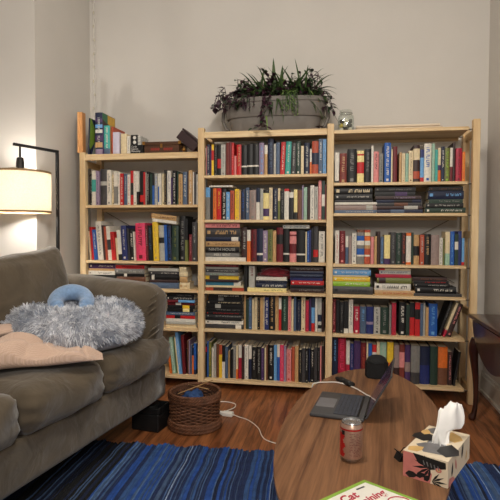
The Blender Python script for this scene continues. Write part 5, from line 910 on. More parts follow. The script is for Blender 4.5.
# ---- fairy lights in the corner
mb = MB(); rf = random.Random(9)
t = thing('fairy_lights', 'string of tiny unlit fairy lights hanging down the wall corner', 'lights', (-.06, .315, 2.94))
pts = []
for i in range(60):
    q = i/59; pts.append((.010*math.sin(q*31)+.006*rf.uniform(-1, 1), -.004, -q*1.02))
w1 = MB(); w1.tube(pts, .0024, 5); w1.build('wire', WHITE_PLASTIC, t, smooth=True)
w2 = MB(); w2.tube([(-.012+.003*math.sin(i*.9), .008, -i*.051) for i in range(21)], .0032, 5); w2.build('feed_wire', WHITE_PLASTIC, t, smooth=True)
BULB = mat('frosted_bulb', (205, 198, 180), .2, var=.1)
for i in range(9):
    p = pts[4+i*6]; s_ = 1 if i % 2 else -1
    b_ = MB(); b_.lathe([(.001, -.012), (.006, -.007), (.0068, 0), (.004, .007), (.0026, .012)], 10); o = b_.build('bulb', BULB, t, smooth=True)
    o.location = (p[0]+s_*.011, p[1]-.003, p[2]-.01)
    MB().tube([(0, 0, .012), (-s_*.010, .002, .018)], .0014, 5).build('bulb_stem', WHITE_PLASTIC, o)

# ---- the planter
t = thing('planter', 'long oval grey planter on top of the middle bay', 'planter', (1.355, .152, 1.762))
POT = mat('grey_resin', (114, 108, 102), .6, var=.08, scale=20, bump=.05)
def oval(mb, prof, n=48, p=2.6):
    V = []; F = []
    for rx, ry, z in prof:
        for k in range(n):
            a = 2*PI*k/n; ca, sa = math.cos(a), math.sin(a)
            V.append((rx*math.copysign(abs(ca)**(2/p), ca), ry*math.copysign(abs(sa)**(2/p), sa), z))
    for i in range(len(prof)-1):
        for k in range(n): F.append((i*n+k, i*n+(k+1) % n, (i+1)*n+(k+1) % n, (i+1)*n+k))
    F.append(tuple(range(n-1, -1, -1))); F.append(tuple((len(prof)-1)*n+k for k in range(n)))
    return mb.add(V, F)
oval(MB(), [(.285, .092, 0), (.300, .100, .01), (.318, .108, .098), (.318, .108, .1)]).build('lower_bowl', POT, t, smooth=35)
oval(MB(), [(.334, .116, .1005), (.338, .120, .106), (.352, .124, .195), (.364, .130, .200), (.366, .131, .222), (.362, .129, .228), (.348, .118, .228), (.340, .112, .200)]).build('upper_band', POT, t, smooth=35)
oval(MB(), [(.338, .110, .2005), (.330, .106, .207)]).build('soil', mat('potting_soil', (38, 28, 22), .95, var=.3, scale=60, bump=.5), t)
for sx in (-1, 1):
    MB().tube([(sx*.345, 0, .17), (sx*.362, 0, .155), (sx*.366, 0, .10), (sx*.345, 0, .045), (sx*.318, 0, .03)], [.014, .014, .012, .012, .012], 8).build('side_handle', POT, t, smooth=True)

LEAFG = mat('spider_plant_leaf', (58, 80, 42), .45, var=.25, scale=12)
LEAFG2 = mat('pale_leaf', (112, 138, 72), .45, var=.2, scale=12)
LEAFP = mat('purple_leaf', (54, 26, 40), .45, var=.3, scale=14)
LEAFD = mat('dark_green_leaf', (42, 62, 38), .45, var=.25, scale=14)
PX, PY, PZ = 1.355, .152, 1.965
def strap(mb, p0, az, length, rise, droop, w, mi=0, n=10):
    """a long folded blade leaf that rises and arches over"""
    L = []; 
    for i in range(n+1):
        q = i/n; r = length*q; x = p0[0]+math.cos(az)*r*.85; y = p0[1]+math.sin(az)*r*.5; z = p0[2] + rise*q - droop*q*q
        ww = w*(math.sin(PI*min(1, .25+q*.75)))**.8 + .0005
        s_ = Vector((-math.sin(az), math.cos(az), 0)); c = Vector((x, y, z))
        L += [c - s_*ww + Vector((0, 0, ww*.5)), c - Vector((0, 0, 0)), c + s_*ww + Vector((0, 0, ww*.5))]
    mb.add(L, [(i*3+k, i*3+k+1, i*3+k+4, i*3+k+3) for i in range(n) for k in (0, 1)], mi)
def leaf(mb, p, d, up, l, w, mi=0):
    """a pointed oval leaf folded along its midrib"""
    d = d.normalized(); s_ = d.cross(up); s_ = s_.normalized() if s_.length > 1e-4 else Vector((1, 0, 0)); u = s_.cross(d)
    P = []
    for q, k in ((0, .12), (.25, .85), (.5, 1), (.75, .62), (1, .02)):
        c = p + d*l*q - u*l*.25*q*q
        P += [c - s_*w*k + u*w*k*.35, c, c + s_*w*k + u*w*k*.35]
    mb.add(P, [(i*3+k, i*3+k+1, i*3+k+4, i*3+k+3) for i in range(4) for k in (0, 1)], mi)
rp = random.Random(21)
def plant_root(name, label, loc):
    return thing(name, label, 'plant', loc)
t = plant_root('spider_plant', 'spider plant with long arching green blades rising from the planter', (PX+.06, PY, PZ))
mb = MB()
for i in range(400):
    az = rp.uniform(0, 2*PI); l = rp.uniform(.12, .34); x0 = rp.uniform(-.17, .17)
    strap(mb, (x0, rp.uniform(-.05, .05), 0), az, l, rp.uniform(.08, .34), rp.uniform(.06, .34), rp.uniform(.005, .0105), 0 if rp.random() < .8 else 1)
for az, l, rise, dr in ((PI*.93, .30, .30, .06), (PI*.99, .20, .26, .03), (.15, .32, .26, .10), (.02, .36, .22, .16), (PI*.6, .05, .30, .03), (PI*.45, .08, .27, .04), (2.9, .26, .24, .10)):
    strap(mb, (rp.uniform(-.08, .06), rp.uniform(-.03, .02), 0), az, l, rise*1.15, dr, .015, 0)
o = mb.build('blades', [LEAFG, LEAFG2], t, smooth=True, fix=False); o['kind'] = 'stuff'
mb = MB()
for i in range(9): mb.tube([(rp.uniform(-.1, .12), rp.uniform(-.04, .04), -.002), (rp.uniform(-.1, .12), rp.uniform(-.04, .04), .05)], .004, 6)
mb.build('crown_stems', LEAFG, t)
def vine(mbs, mbl, pts, nleaf, l, w, mi=(0,), spread=.7):
    pts = [Vector(p) for p in pts]
    # resample
    fine = []
    for i in range(len(pts)-1):
        for k in range(6): fine.append(pts[i].lerp(pts[i+1], k/6))
    fine.append(pts[-1]); mbs.tube(fine, .0022, 5)
    for i in range(nleaf):
        q = i/(nleaf-1)*(len(fine)-1); a = int(q); p = fine[a]
        tdir = (fine[min(a+1, len(fine)-1)] - fine[max(a-1, 0)]).normalized()
        d = (tdir*.4 + Vector((rp.uniform(-1, 1), rp.uniform(-1, .35), rp.uniform(-.4, .7)))*spread)
        leaf(mbl, p, d, Vector((rp.uniform(-.3, .3), -.4, 1)), l*rp.uniform(.7, 1.15), w*rp.uniform(.8, 1.15), rp.choice(mi))
def trailing(name, label, loc, vines, l, w, mats, mi, nl):
    t = plant_root(name, label, loc); ms, ml = MB(), MB()
    for v in vines: vine(ms, ml, v, nl, l, w, mi)
    ms.build('stems', mats[-1], t, smooth=True); o = ml.build('leaves', mats, t, smooth=True, fix=False); o['kind'] = 'stuff'
    return t
def arcs(x0, y0, n, dx, up, out, down, jit=.03):
    L = []
    for i in range(n):
        x = x0 + rp.uniform(-jit, jit)*1.4; s_ = rp.uniform(.75, 1.2); ddx = dx*rp.uniform(.4, 1.4) + rp.uniform(-.03, .03)
        L.append([(x, y0, 0), (x+ddx*.35, y0-out*.5, up*s_), (x+ddx*.8, y0-out, up*s_*.6), (x+ddx, y0-out*1.15, -down*s_*.5), (x+ddx*1.1, y0-out*1.2, -down*s_)])
    return L
trailing('purple_trailing_plant', 'dark purple leaved plant spilling over the outer end of the planter', (PX-.24, PY-.02, PZ),
         arcs(0, 0, 6, -.05, .10, .08, .02, .06) + arcs(0, 0, 4, -.11, .07, .02, .03, .03) + arcs(.10, 0, 10, .0, .15, .03, -.06, .09) + arcs(.30, 0, 9, .0, .13, .04, -.05, .14), .052, .019, [LEAFP, LEAFD, LEAFP], (0, 0, 0, 1), 11)
trailing('string_vine', 'fine leaved dark vine hanging over the front of the planter', (PX-.22, PY-.10, PZ+.03),
         arcs(0, 0, 13, -.02, .02, .034, .085, .11), .014, .006, [LEAFD, LEAFP], (0, 1), 18)
trailing('wandering_plant', 'purple plant trailing down the planter front to the shelf edge', (PX-.045, PY-.10, PZ+.03),
         [[(0, 0, 0), (.0, -.035, .02), (-.01, -.062, -.06), (-.005, -.064, -.13), (-.02, -.07, -.195), (-.015, -.118, -.222), (.02, -.122, -.232)],
          [(.02, 0, 0), (.03, -.035, .03), (.025, -.056, -.04), (.045, -.058, -.10)],
          [(-.01, 0, 0), (-.02, -.035, .03), (-.02, -.056, -.05), (-.02, -.062, -.11), (-.01, -.066, -.18), (-.03, -.118, -.225), (-.07, -.122, -.236)],
          [(.01, .05, .0), (.03, .0, .09), (.05, -.02, .13)], [(.0, .05, .0), (.01, .0, .13), (-.02, -.01, .17)]], .038, .014, [LEAFP, LEAFD, LEAFP], (0, 0, 0, 1), 17)
trailing('feathery_plant', 'pale green feathery tuft hanging over the middle of the planter rim', (PX+.115, PY-.10, PZ+.03),
         arcs(0, 0, 9, .0, .03, .036, .115, .02), .026, .0035, [LEAFG2, LEAFG], (0, 0, 1), 22)
trailing('bushy_green_plant', 'small leaved green plant bushing out over the inner end of the planter', (PX+.27, PY-.02, PZ),
         arcs(-.03, 0, 6, .05, .17, .04, -.03, .05) + arcs(0, 0, 4, .10, .07, .03, .07, .02) + arcs(-.09, 0, 7, -.02, .16, .04, -.1, .06) + arcs(-.28, -.02, 16, 0, .11, .05, -.04, .15), .046, .012, [LEAFG, LEAFD, LEAFP], (0, 1, 1, 2), 12)
mb = MB()
for (x_, y_) in ((.0, 0), (.025, .008), (-.022, .004), (.045, -.002)):
    leaf(mb, Vector((x_, y_, .004)), Vector((.6 if x_ > 0 else -.7, -.5, .5)), Vector((0, 0, 1)), .045, .013)
o = mb.build('fallen_sprig', LEAFP, smooth=True, fix=False); o.location = (PX+.335, .05, 1.766)
tag(o, 'sprig of dark leaves lying by the pine upright beside the planter', 'sprig')

# ---- jar and plank
t = thing('glass_jar', 'clear glass clip jar of shells and pebbles on top of the end bay', 'jar', (1.838, .12, 1.747))
g, nt, b = new_mat('clear_glass'); N = nt.nodes; L = nt.links
tb_ = N.new('ShaderNodeBsdfTransparent'); tb_.inputs[0].default_value = (.95, .97, .96, 1); gl_ = N.new('ShaderNodeBsdfGlossy'); gl_.inputs['Roughness'].default_value = .05
fr_ = N.new('ShaderNodeLayerWeight'); fr_.inputs[0].default_value = .25; pw_ = N.new('ShaderNodeMath'); pw_.operation = 'MULTIPLY_ADD'; pw_.inputs[1].default_value = .35; pw_.inputs[2].default_value = .03; L.new(fr_.outputs['Facing'], pw_.inputs[0]); mg_ = N.new('ShaderNodeMixShader'); L.new(pw_.outputs[0], mg_.inputs[0]); L.new(tb_.outputs[0], mg_.inputs[1]); L.new(gl_.outputs[0], mg_.inputs[2]); L.new(mg_.outputs[0], N['Material Output'].inputs[0])
def sq(mb, prof, n=32, p=4.5):
    V = []; F = []
    for r, z, pp in prof:
        for k in range(n):
            a = 2*PI*k/n; ca, sa = math.cos(a), math.sin(a)
            V.append((r*math.copysign(abs(ca)**(2/pp), ca), r*math.copysign(abs(sa)**(2/pp), sa), z))
    for i in range(len(prof)-1):
        for k in range(n): F.append((i*n+k, i*n+(k+1) % n, (i+1)*n+(k+1) % n, (i+1)*n+k))
    return mb.add(V, F + [tuple(range(n-1, -1, -1)), tuple((len(prof)-1)*n+k for k in range(n))])
sq(MB(), [(.050, 0, 4), (.054, .006, 4), (.054, .096, 4), (.050, .112, 3), (.038, .124, 2), (.037, .133, 2), (.035, .131, 2), (.035, .122, 2), (.047, .110, 3), (.051, .095, 4), (.051, .008, 4), (.048, .004, 4)]).build('jar_body', g, t, smooth=40)
MB().lathe([(.040, .1335), (.042, .136), (.042, .146), (.038, .151), (.02, .153)], 28).build('jar_lid', g, t, smooth=40)
MB().tube([(.043*math.cos(a*PI/12), .043*math.sin(a*PI/12), .131) for a in range(24)], .0016, 6, closed=True).build('clip_wire', STEEL, t, smooth=True)
SHELLM = [mat('pale_shell', (214, 206, 188), .5, var=.15), mat('grey_pebble', (108, 104, 98), .6, var=.2), mat('yellow_shell', (206, 184, 84), .5, var=.1), mat('dark_pebble', (58, 52, 48), .6, var=.2)]
k_ = 0
for zz, nn in ((.022, 5), (.050, 5), (.078, 4)):
    for i in range(nn):
        a = 2*PI*i/nn + zz*40; bm = bmesh.new(); bmesh.ops.create_icosphere(bm, subdivisions=2, radius=1)
        for v in bm.verts: v.co = Vector((v.co.x*.0165, v.co.y*.0145, v.co.z*.0135))*(1+.2*noise.noise(v.co*2+Vector((k_, 0, 0))))
        o = MB().bm(bm).build('pebble' if k_ % 4 in (1, 3) else 'shell', SHELLM[[0, 1, 0, 3, 0, 1, 2][k_ % 7]], smooth=True)
        o.location = Vector((1.838+.028*math.cos(a), .12+.028*math.sin(a), 1.747+zz)); o.rotation_euler = (k_, k_*2, 0)
        nm = 'pebbles inside the glass jar' if k_ % 4 in (1, 3) else 'shells inside the glass jar'
        tag(o, ('rounded pebble' if k_ % 4 in (1, 3) else 'small pale shell') + ' among those inside the clear glass jar', 'pebble' if k_ % 4 in (1, 3) else 'shell', nm); k_ += 1
t = thing('wooden_plank', 'long pale plank lying flat on the end bay beside the glass jar', 'plank', (2.175, .07, 1.747), math.radians(0))
MB().bbox(-.27, .27, 0, .16, 0, .021, .002).build('plank_body', wood('bleached_wood', (196, 176, 150), (222, 206, 184), (1.3, 14, 14), .6), t)
MB().bbox(-.272, .255, -.006, .155, .0215, .036, .003).build('upper_slat', wood('bleached_wood_light', (206, 188, 164), (228, 214, 194), (1.3, 14, 14), .6), t)
# ------------------------------------------------------------------ floor lamp
t = thing('floor_lamp', 'black arc floor lamp with a linen drum shade behind the sofa', 'lamp', (.05, -.405, 0))
MB().lathe([(.105, 0), (.11, .006), (.11, .016), (.10, .022), (.02, .026)], 40).build('base', BLACK_METAL, t, smooth=40)
MB().bbox(-.009, .009, -.009, .009, .02, 1.575, .002).build('pole', BLACK_METAL, t)
SX, SY = -.130, -.185      # shade centre from the pole
A = Vector((0, 0, 1.583)); Bp = Vector((SX*1.35, SY*1.08, 1.592))
ang = math.atan2(SY, SX); L_ = (Bp-A).length
MB().bbox(-.009, L_, -.009, .009, -.0085, .0085, .002, M=Matrix.Translation(A) @ Matrix.Rotation(ang, 4, 'Z') @ Matrix.Rotation(-.055, 4, 'Y')).build('arm', BLACK_METAL, t)
mb = MB(); mb.tube([(SX, SY, 1.588), (SX, SY, 1.52)], .006, 10); mb.build('hanger', BLACK_METAL, t, smooth=40)
MB().lathe([(.014, 1.405), (.022, 1.41), (.023, 1.49), (.019, 1.52), (.006, 1.525)], 24, o=(SX, SY, 0)).build('socket', BLACK_METAL, t, smooth=40)
sm, nt, b = new_mat('linen_shade'); N = nt.nodes; Lk = nt.links
tc = N.new('ShaderNodeTexCoord'); w1 = N.new('ShaderNodeTexNoise'); w1.inputs['Scale'].default_value = 160; Lk.new(tc.outputs['Object'], w1.inputs['Vector'])
cr = N.new('ShaderNodeValToRGB'); cr.color_ramp.elements[0].color = (.62, .55, .45, 1); cr.color_ramp.elements[1].color = (.86, .80, .70, 1); Lk.new(w1.outputs['Fac'], cr.inputs[0])
tr = N.new('ShaderNodeBsdfTranslucent'); df = N.new('ShaderNodeBsdfDiffuse'); mx = N.new('ShaderNodeMixShader'); mx.inputs[0].default_value = .6
Lk.new(cr.outputs[0], tr.inputs[0]); Lk.new(cr.outputs[0], df.inputs[0]); Lk.new(df.outputs[0], mx.inputs[1]); Lk.new(tr.outputs[0], mx.inputs[2]); Lk.new(mx.outputs[0], N['Material Output'].inputs[0])
R_ = .172
mb = MB(); mb.lathe([(R_, 1.195), (R_, 1.436), (R_-.0015, 1.436), (R_-.0015, 1.195), (R_, 1.195)], 64, o=(SX, SY, 0), cap0=False, cap1=False); mb.build('lamp_shade', sm, t, smooth=40)
for z_ in (1.198, 1.433):
    MB().lathe([(R_+.002, z_-.006), (R_+.002, z_+.006), (R_-.003, z_+.006), (R_-.003, z_-.006), (R_+.002, z_-.006)], 64, o=(SX, SY, 0), cap0=False, cap1=False).build('shade_trim', mat('shade_hem', (150, 122, 88), .8), t, smooth=40)
mb = MB()
for k in range(3):
    a = 2*PI*k/3 + .4; mb.tube([(SX+.02*math.cos(a), SY+.02*math.sin(a), 1.462), (SX+(R_-.004)*math.cos(a), SY+(R_-.004)*math.sin(a), 1.436)], .0018, 6)
mb.build('shade_spider', STEEL, t)
bm_, nt, b = new_mat('glowing_bulb'); b.inputs['Emission Color'].default_value = (1, .95, .88, 1); b.inputs['Emission Strength'].default_value = LAMP_STRENGTH; b.inputs['Base Color'].default_value = (.9, .85, .75, 1)
MB().lathe([(.001, 1.250), (.02, 1.256), (.031, 1.278), (.030, 1.302), (.018, 1.335), (.013, 1.40)], 24, o=(SX, SY, 0)).build('light_bulb', bm_, t, smooth=True)

# ------------------------------------------------------------------ sofa
SO = Vector((.885, -.615, 0)); SA = math.atan2(.147, .989)         # the front edge swings towards the wall as it comes nearer
# local frame: x = inward from the front edge (to the back), y = along the front towards the camera
def sofa_child(bm_or_mb, name, m, par, smooth=True):
    mb = bm_or_mb if isinstance(bm_or_mb, MB) else MB().bm(bm_or_mb)
    return mb.build(name, m, par, smooth=smooth)
def suede(name, rgb):
    m, nt, b = new_mat(name); N = nt.nodes; L = nt.links
    tc = N.new('ShaderNodeTexCoord'); n1 = N.new('ShaderNodeTexNoise'); n1.inputs['Scale'].default_value = 5; n1.inputs['Detail'].default_value = 4; n1.inputs['Distortion'].default_value = 1.5
    L.new(tc.outputs['Object'], n1.inputs['Vector'])
    cr = N.new('ShaderNodeValToRGB'); c = lin(rgb); cr.color_ramp.elements[0].position = .35; cr.color_ramp.elements[1].position = .66
    cr.color_ramp.elements[0].color = (*[v*.80 for v in c], 1); cr.color_ramp.elements[1].color = (*[v*1.18 for v in c], 1)
    L.new(n1.outputs['Fac'], cr.inputs[0]); L.new(cr.outputs[0], b.inputs['Base Color'])
    n2 = N.new('ShaderNodeTexNoise'); n2.inputs['Scale'].default_value = 9; n2.inputs['Detail'].default_value = 3; n2.inputs['Distortion'].default_value = 1
    L.new(tc.outputs['Object'], n2.inputs['Vector'])
    bp = N.new('ShaderNodeBump'); bp.inputs['Strength'].default_value = .35; bp.inputs['Distance'].default_value = .03
    L.new(n2.outputs['Fac'], bp.inputs['Height']); L.new(bp.outputs[0], b.inputs['Normal'])
    b.inputs['Roughness'].default_value = .85; b.inputs['Sheen Weight'].default_value = .35; b.inputs['Sheen Roughness'].default_value = .5; b.inputs['Specular IOR Level'].default_value = .2
    return m
SUEDE = suede('taupe_microsuede', (86, 75, 60))
sofa = thing('sofa', 'taupe microsuede sofa with loose cushions beside the blue rug', 'sofa', SO)
# x local axis must point to the sofa's back (-X world), y local axis towards the camera (-Y world): a half turn
sofa.rotation_euler = (0, 0, PI - SA)
LEN = 2.05; D = .90
sofa_child(soft_box(.035, D-.02, .012, LEN-.02, .152, .345, .03, 12, 0, .004, 1, 4), 'base_skirt', SUEDE, sofa)
def arm(y0, y1, name):
    bm = soft_box(.045, D-.02, y0, y1, .30, .795, .085, 16, .012, .006, 2, 5)
    for v in bm.verts:
        k = max(0, (v.co.z-.60)/.2); v.co.z += (v.co.x-.1)*.055*k     # rises gently to the back
        if v.co.x < .16: v.co.x -= .035*max(0, (v.co.z-.5)/.3)*(1-max(0, v.co.x-.04)/.12)   # the padded roll overhangs the front
    return sofa_child(bm, name, SUEDE, sofa)
a1 = arm(.0, .225, 'arm'); a2 = arm(LEN-.225, LEN, 'arm')
# gathered pleats on the arm's rounded front
mb = MB()
for i in range(7):
    z0 = .740 - i*.034; y0 = .165 + .02*math.sin(i*1.3)
    mb.tube([(.021+.004*(i > 3), y0-.02-.006*i, z0+.014), (.024, y0+.006, z0), (.040, y0+.036, z0-.018)], [.002, .0055, .002], 6)
mb.build('gathered_pleats', SUEDE, a1, smooth=True)
sofa_child(soft_box(D-.26, D, .02, LEN-.02, .30, .86, .09, 12, .0, .005, 5, 4), 'backrest', SUEDE, sofa)
# seat cushions; the end ones wrap round in front of the arms
seams = [.020, .628, 1.125, LEN-.228]
for i in range(3):
    y0, y1 = seams[i], seams[i+1]
    bm = soft_box(.0, .665, y0+.003, y1-.003, .334, .512, .058, 18, .020, .007, 10+i, 7)
    for v in bm.verts:
        # gathers where the front boxing meets the side seams, and a slack front face
        e = max(0, 1-abs(v.co.y-(y1-.003))/.10) + max(0, 1-abs(v.co.y-(y0+.003))/.10)
        fr = max(0, 1-abs(v.co.x)/.14)
        v.co.z += fr*e*.0075*math.sin(v.co.y*150+v.co.z*60+i*2)
        v.co.x += fr*.007*math.sin(v.co.y*24+v.co.z*22+i) + fr*e*.006*math.sin(v.co.z*120+i)
        if i == 0 and v.co.y < .22 and v.co.x > .05: v.co.z -= .05*max(0, 1-abs(v.co.y-.1)/.12)
    cu = sofa_child(bm, 'seat_cushion', SUEDE, sofa)
for i in range(3):
    y0, y1 = [.205, .77, 1.30][i], [.765, 1.295, LEN-.235][i]
    bm = soft_box(-.10, .10, y0, y1, -.02, .43, .055, 16, .03, .008, 40+i, 6)
    M_ = Matrix.Translation((.575, 0, .525)) @ Matrix.Rotation(math.radians(11), 4, 'Y')
    for v in bm.verts:
        k = max(0, (v.co.z-.30)/.13); e = min(1, abs((v.co.y-(y0+y1)/2)/((y1-y0)/2)))
        v.co.z += .020*k*e**2*(1 if v.co.y < (y0+y1)/2 else .6) + .048*k*e**7 - .08*(v.co.y-y0)*k + .012*k     # pointed corners, sagging middle
        v.co.x *= 1-.25*k*e**3
        v.co = M_ @ v.co
    cu = sofa_child(bm, 'back_cushion', SUEDE, sofa)
for (x_, y_) in ((.09, .10), (.09, LEN-.12), (D-.10, .10), (D-.10, LEN-.12)):
    MB().lathe([(.022, .1305), (.030, .1535)], 16, o=(x_, y_, 0)).build('foot', DARK_WOOD, sofa, smooth=40)
Msofa = Matrix.Translation(SO) @ Matrix.Rotation(PI-SA, 4, 'Z')
for i, (x_, y_) in enumerate(((.09, .10), (.09, LEN-.12), (D-.10, .10), (D-.10, LEN-.12))):
    p = Msofa @ Vector((x_, y_, 0))
    t = thing('furniture_riser', ['black block raising the sofa corner nearest the wicker basket', 'black block under the front sofa foot away from the bookcase', 'black block under the rear sofa foot beside the lamp', 'black block under the rear sofa foot away from the lamp'][i], 'riser', (p.x, p.y, 0), PI-SA)
    w_ = .083
    MB().bbox(-w_, w_, -w_*.85, w_*.85, 0, .098, .006).build('block', BLACK_PLASTIC, t)
    MB().bbox(-w_, w_, -w_*.85, -w_*.85+.012, .0985, .130, .003).build('raised_rim', BLACK_PLASTIC, t)
    MB().bbox(-w_, w_, w_*.85-.012, w_*.85, .0985, .130, .003).build('raised_rim', BLACK_PLASTIC, t)
    MB().bbox(-w_, -w_+.012, -w_*.85+.0125, w_*.85-.0125, .0985, .130, .003).build('raised_rim', BLACK_PLASTIC, t)
    MB().bbox(w_-.012, w_, -w_*.85+.0125, w_*.85-.0125, .0985, .130, .003).build('raised_rim', BLACK_PLASTIC, t)
    MB().lathe([(.05, .0985), (.045, .130)], 20).build('cup', BLACK_PLASTIC, t, smooth=40)

# ------------------------------------------------------------------ pet bed, neck pillow, blanket on the sofa
BX, BY, BZ = .505, -1.025, .528
t = thing('pet_bed', 'shaggy grey round pet bed on the sofa under the blue pillow', 'pet bed', (BX, BY, BZ), .15)
FURB = mat('grey_plush', (160, 164, 174), .95, var=.2, scale=18, sheen=.3)
RX, RY, RT = .216, .206, .110
def ring(a, b, seed=0):
    ca, sa = math.cos(a), math.sin(a); cb, sb = math.cos(b), math.sin(b)
    k = 1 + .07*noise.noise(Vector((ca*1.6, sa*1.6, sb)))
    return Vector(((RX+RT*k*cb)*ca, (RY+RT*k*cb)*sa, max(.0, .092 + RT*.95*k*sb)))
mb = MB(); n1, n2 = 60, 20
V = [ring(2*PI*i/n1, 2*PI*j/n2) for i in range(n1) for j in range(n2)]
mb.add(V, [(i*n2+j, ((i+1) % n1)*n2+j, ((i+1) % n1)*n2+(j+1) % n2, i*n2+(j+1) % n2) for i in range(n1) for j in range(n2)])
mb.build('ring_bolster', FURB, t, smooth=True)
MB().lathe([(.22, .004), (.22, .05), (.15, .065), (.001, .055)], 40).build('inner_cushion', FURB, t, smooth=True)
rf = random.Random(31); mb = MB()
for i in range(26000):
    a = rf.uniform(0, 2*PI); b_ = rf.uniform(-.55, PI+.8)
    p = ring(a, b_); c0 = Vector((RX*math.cos(a), RY*math.sin(a), .092)); nrm = (p-c0).normalized()
    fl = noise.noise_vector(p*7)*.55 + noise.noise_vector(p*38)*.9
    d = (nrm*.75 + fl + Vector((0, 0, -.35)) + Vector((rf.uniform(-.3, .3), rf.uniform(-.3, .3), rf.uniform(-.3, .3)))).normalized()
    d = d - nrm*min(0, d.dot(nrm)-.25) if d.dot(nrm) < .25 else d
    l = rf.uniform(.018, .034); w_ = rf.uniform(.0008, .0015)
    s_ = d.cross(nrm); s_ = s_.normalized() if s_.length > 1e-3 else Vector((1, 0, 0))
    e = p + d*l*.55; e2 = p + d*l*.9 + fl*l*.25 - Vector((0, 0, l*.2))
    q = noise.noise(p*9)+rf.uniform(-.5, .5); mi = 0 if q > .12 else (1 if q > -.25 else 2)
    mb.add([p-s_*w_-nrm*.004, p+s_*w_-nrm*.004, e+s_*w_*.9, e-s_*w_*.9, e2], [(0, 1, 2, 3), (3, 2, 4)], mi)
fur = mb.build('shaggy_fur', [mat('fur_light', (224, 225, 230), .9, var=.1), mat('fur_mid', (200, 203, 211), .9, var=.1), mat('fur_dark', (140, 148, 164), .9, var=.1)], t, fix=False); fur['kind'] = 'stuff'
# neck pillow
t = thing('neck_pillow', 'light blue fleece neck pillow lying on the shaggy pet bed', 'pillow', (BX-.045, BY+.055, BZ+.146), .5); t.scale = (.93, .93, .93)
FLE = mat('blue_fleece', (128, 158, 196), .95, var=.15, scale=60, bump=.4, bscale=220, sheen=.5)
pts = []; rr = []
for i in range(33):
    a = -PI*.22 + PI*1.44*i/32; q = abs(i/16-1)
    pts.append((.082*math.cos(a), .088*math.sin(a), .062 - .018*(1-math.sin(a))*.5 + .035*math.sin(a))); rr.append(.036 + .010*(1-q) + .006*math.sin(PI*min(1, (1-q)*6)/1) - (.014 if q > .97 else (.005 if q > .9 else 0)))
mb = MB(); mb.tube(pts, rr, 18)
bm = bmesh.new(); 
np_ = mb.build('pillow_body', FLE, t, smooth=True)
for k, i in ((0, 0), (1, 32)):
    bm = bmesh.new(); bmesh.ops.create_uvsphere(bm, u_segments=18, v_segments=10, radius=.030)
    MB().bm(bm, M=Matrix.Translation(pts[i])).build('pillow_end', FLE, t, smooth=True)
mb = MB(); mb.tube([Vector(p)+Vector((0, -.001, r*.2)) + (Vector((p[0], p[1], 0)).normalized()*r*.99) for p, r in zip(pts[2:-2], rr[2:-2])], .0016, 5); mb.build('seam', FLE, t, smooth=True)
MB().bbox(-.018, .018, -.003, .003, -.006, .006, .002, M=Matrix.Translation(pts[0]) @ Matrix.Translation((-.03, -.028, .0)) @ Matrix.Rotation(.5, 4, 'Z')).build('snap_strap', BLACK_PLASTIC, t)
# blanket
t = thing('blanket', 'folded beige waffle knit blanket on the sofa before the pet bed', 'blanket', (0, 0, 0))
WAF, nt, b = new_mat('beige_waffle_knit'); N = nt.nodes; L = nt.links
tc = N.new('ShaderNodeTexCoord'); mp = N.new('ShaderNodeMapping'); mp.inputs['Rotation'].default_value = (0, 0, .62); L.new(tc.outputs['Object'], mp.inputs[0])
hs = []
for ax_ in ('X', 'Y'):
    wv = N.new('ShaderNodeTexWave'); wv.bands_direction = ax_; wv.inputs['Scale'].default_value = 62; wv.inputs['Distortion'].default_value = .8; L.new(mp.outputs[0], wv.inputs[0]); hs.append(wv)
mxm = N.new('ShaderNodeMath'); mxm.operation = 'MULTIPLY'; L.new(hs[0].outputs['Fac'], mxm.inputs[0]); L.new(hs[1].outputs['Fac'], mxm.inputs[1])
cr = N.new('ShaderNodeValToRGB'); cr.color_ramp.elements[0].color = (*lin((196, 166, 146)), 1); cr.color_ramp.elements[1].color = (*lin((212, 184, 166)), 1); cr.color_ramp.elements[1].position = .45; L.new(mxm.outputs[0], cr.inputs[0]); L.new(cr.outputs[0], b.inputs['Base Color'])
bp = N.new('ShaderNodeBump'); bp.inputs['Strength'].default_value = .35; bp.inputs['Distance'].default_value = .004; L.new(mxm.outputs[0], bp.inputs['Height']); L.new(bp.outputs[0], b.inputs['Normal']); b.inputs['Roughness'].default_value = .95; b.inputs['Sheen Weight'].default_value = .3; b.inputs['Specular IOR Level'].default_value = .15
def blk(u, v):
    """u along the fold from the far tip, v across; a stuffed fold with drooping folds"""
    tip = Vector((.805, -1.325, 0)); far = Vector((.36, -1.62, 0))
    ax = tip.lerp(far, u); n = Vector((-.58, .81, 0))
    tap = math.sqrt(min(1, u/.16+.01)); half = .012 + .126*(1-(1-min(1, u/.55))**2) + .01*math.sin(u*9)
    a = v*2*PI; cx = math.cos(a); sx = math.sin(a)
    hgt = tap*.012 + .038*min(1, u*1.5)**1.3 + .007*math.sin(u*13+cx*2)
    crease = (.012*math.sin(cx*6+u*7) + .008*math.sin(u*19+cx*5) - .016*math.exp(-((u-.16-.03*cx)/.018)**2) - .014*math.exp(-((u-.50+.10*cx)/.03)**2))*max(0, sx)*min(1, u/.25)
    p = ax + n*(half*math.copysign(abs(cx)**.75, cx) + .030*min(1, u*2))
    fine = .0018*(abs(math.sin(u*150)) + abs(math.sin(cx*42)))*max(0, sx)
    return Vector((p.x, p.y, .541 + hgt + hgt*math.copysign(abs(sx)**.6, sx) + crease*1.3 + fine))
mb = MB(); mb.grid(blk, 130, 90); nv = 130
mb.add([blk(0, k/20) for k in range(20)], [tuple(range(20))])
mb.build('folded_knit', WAF, t, smooth=True)
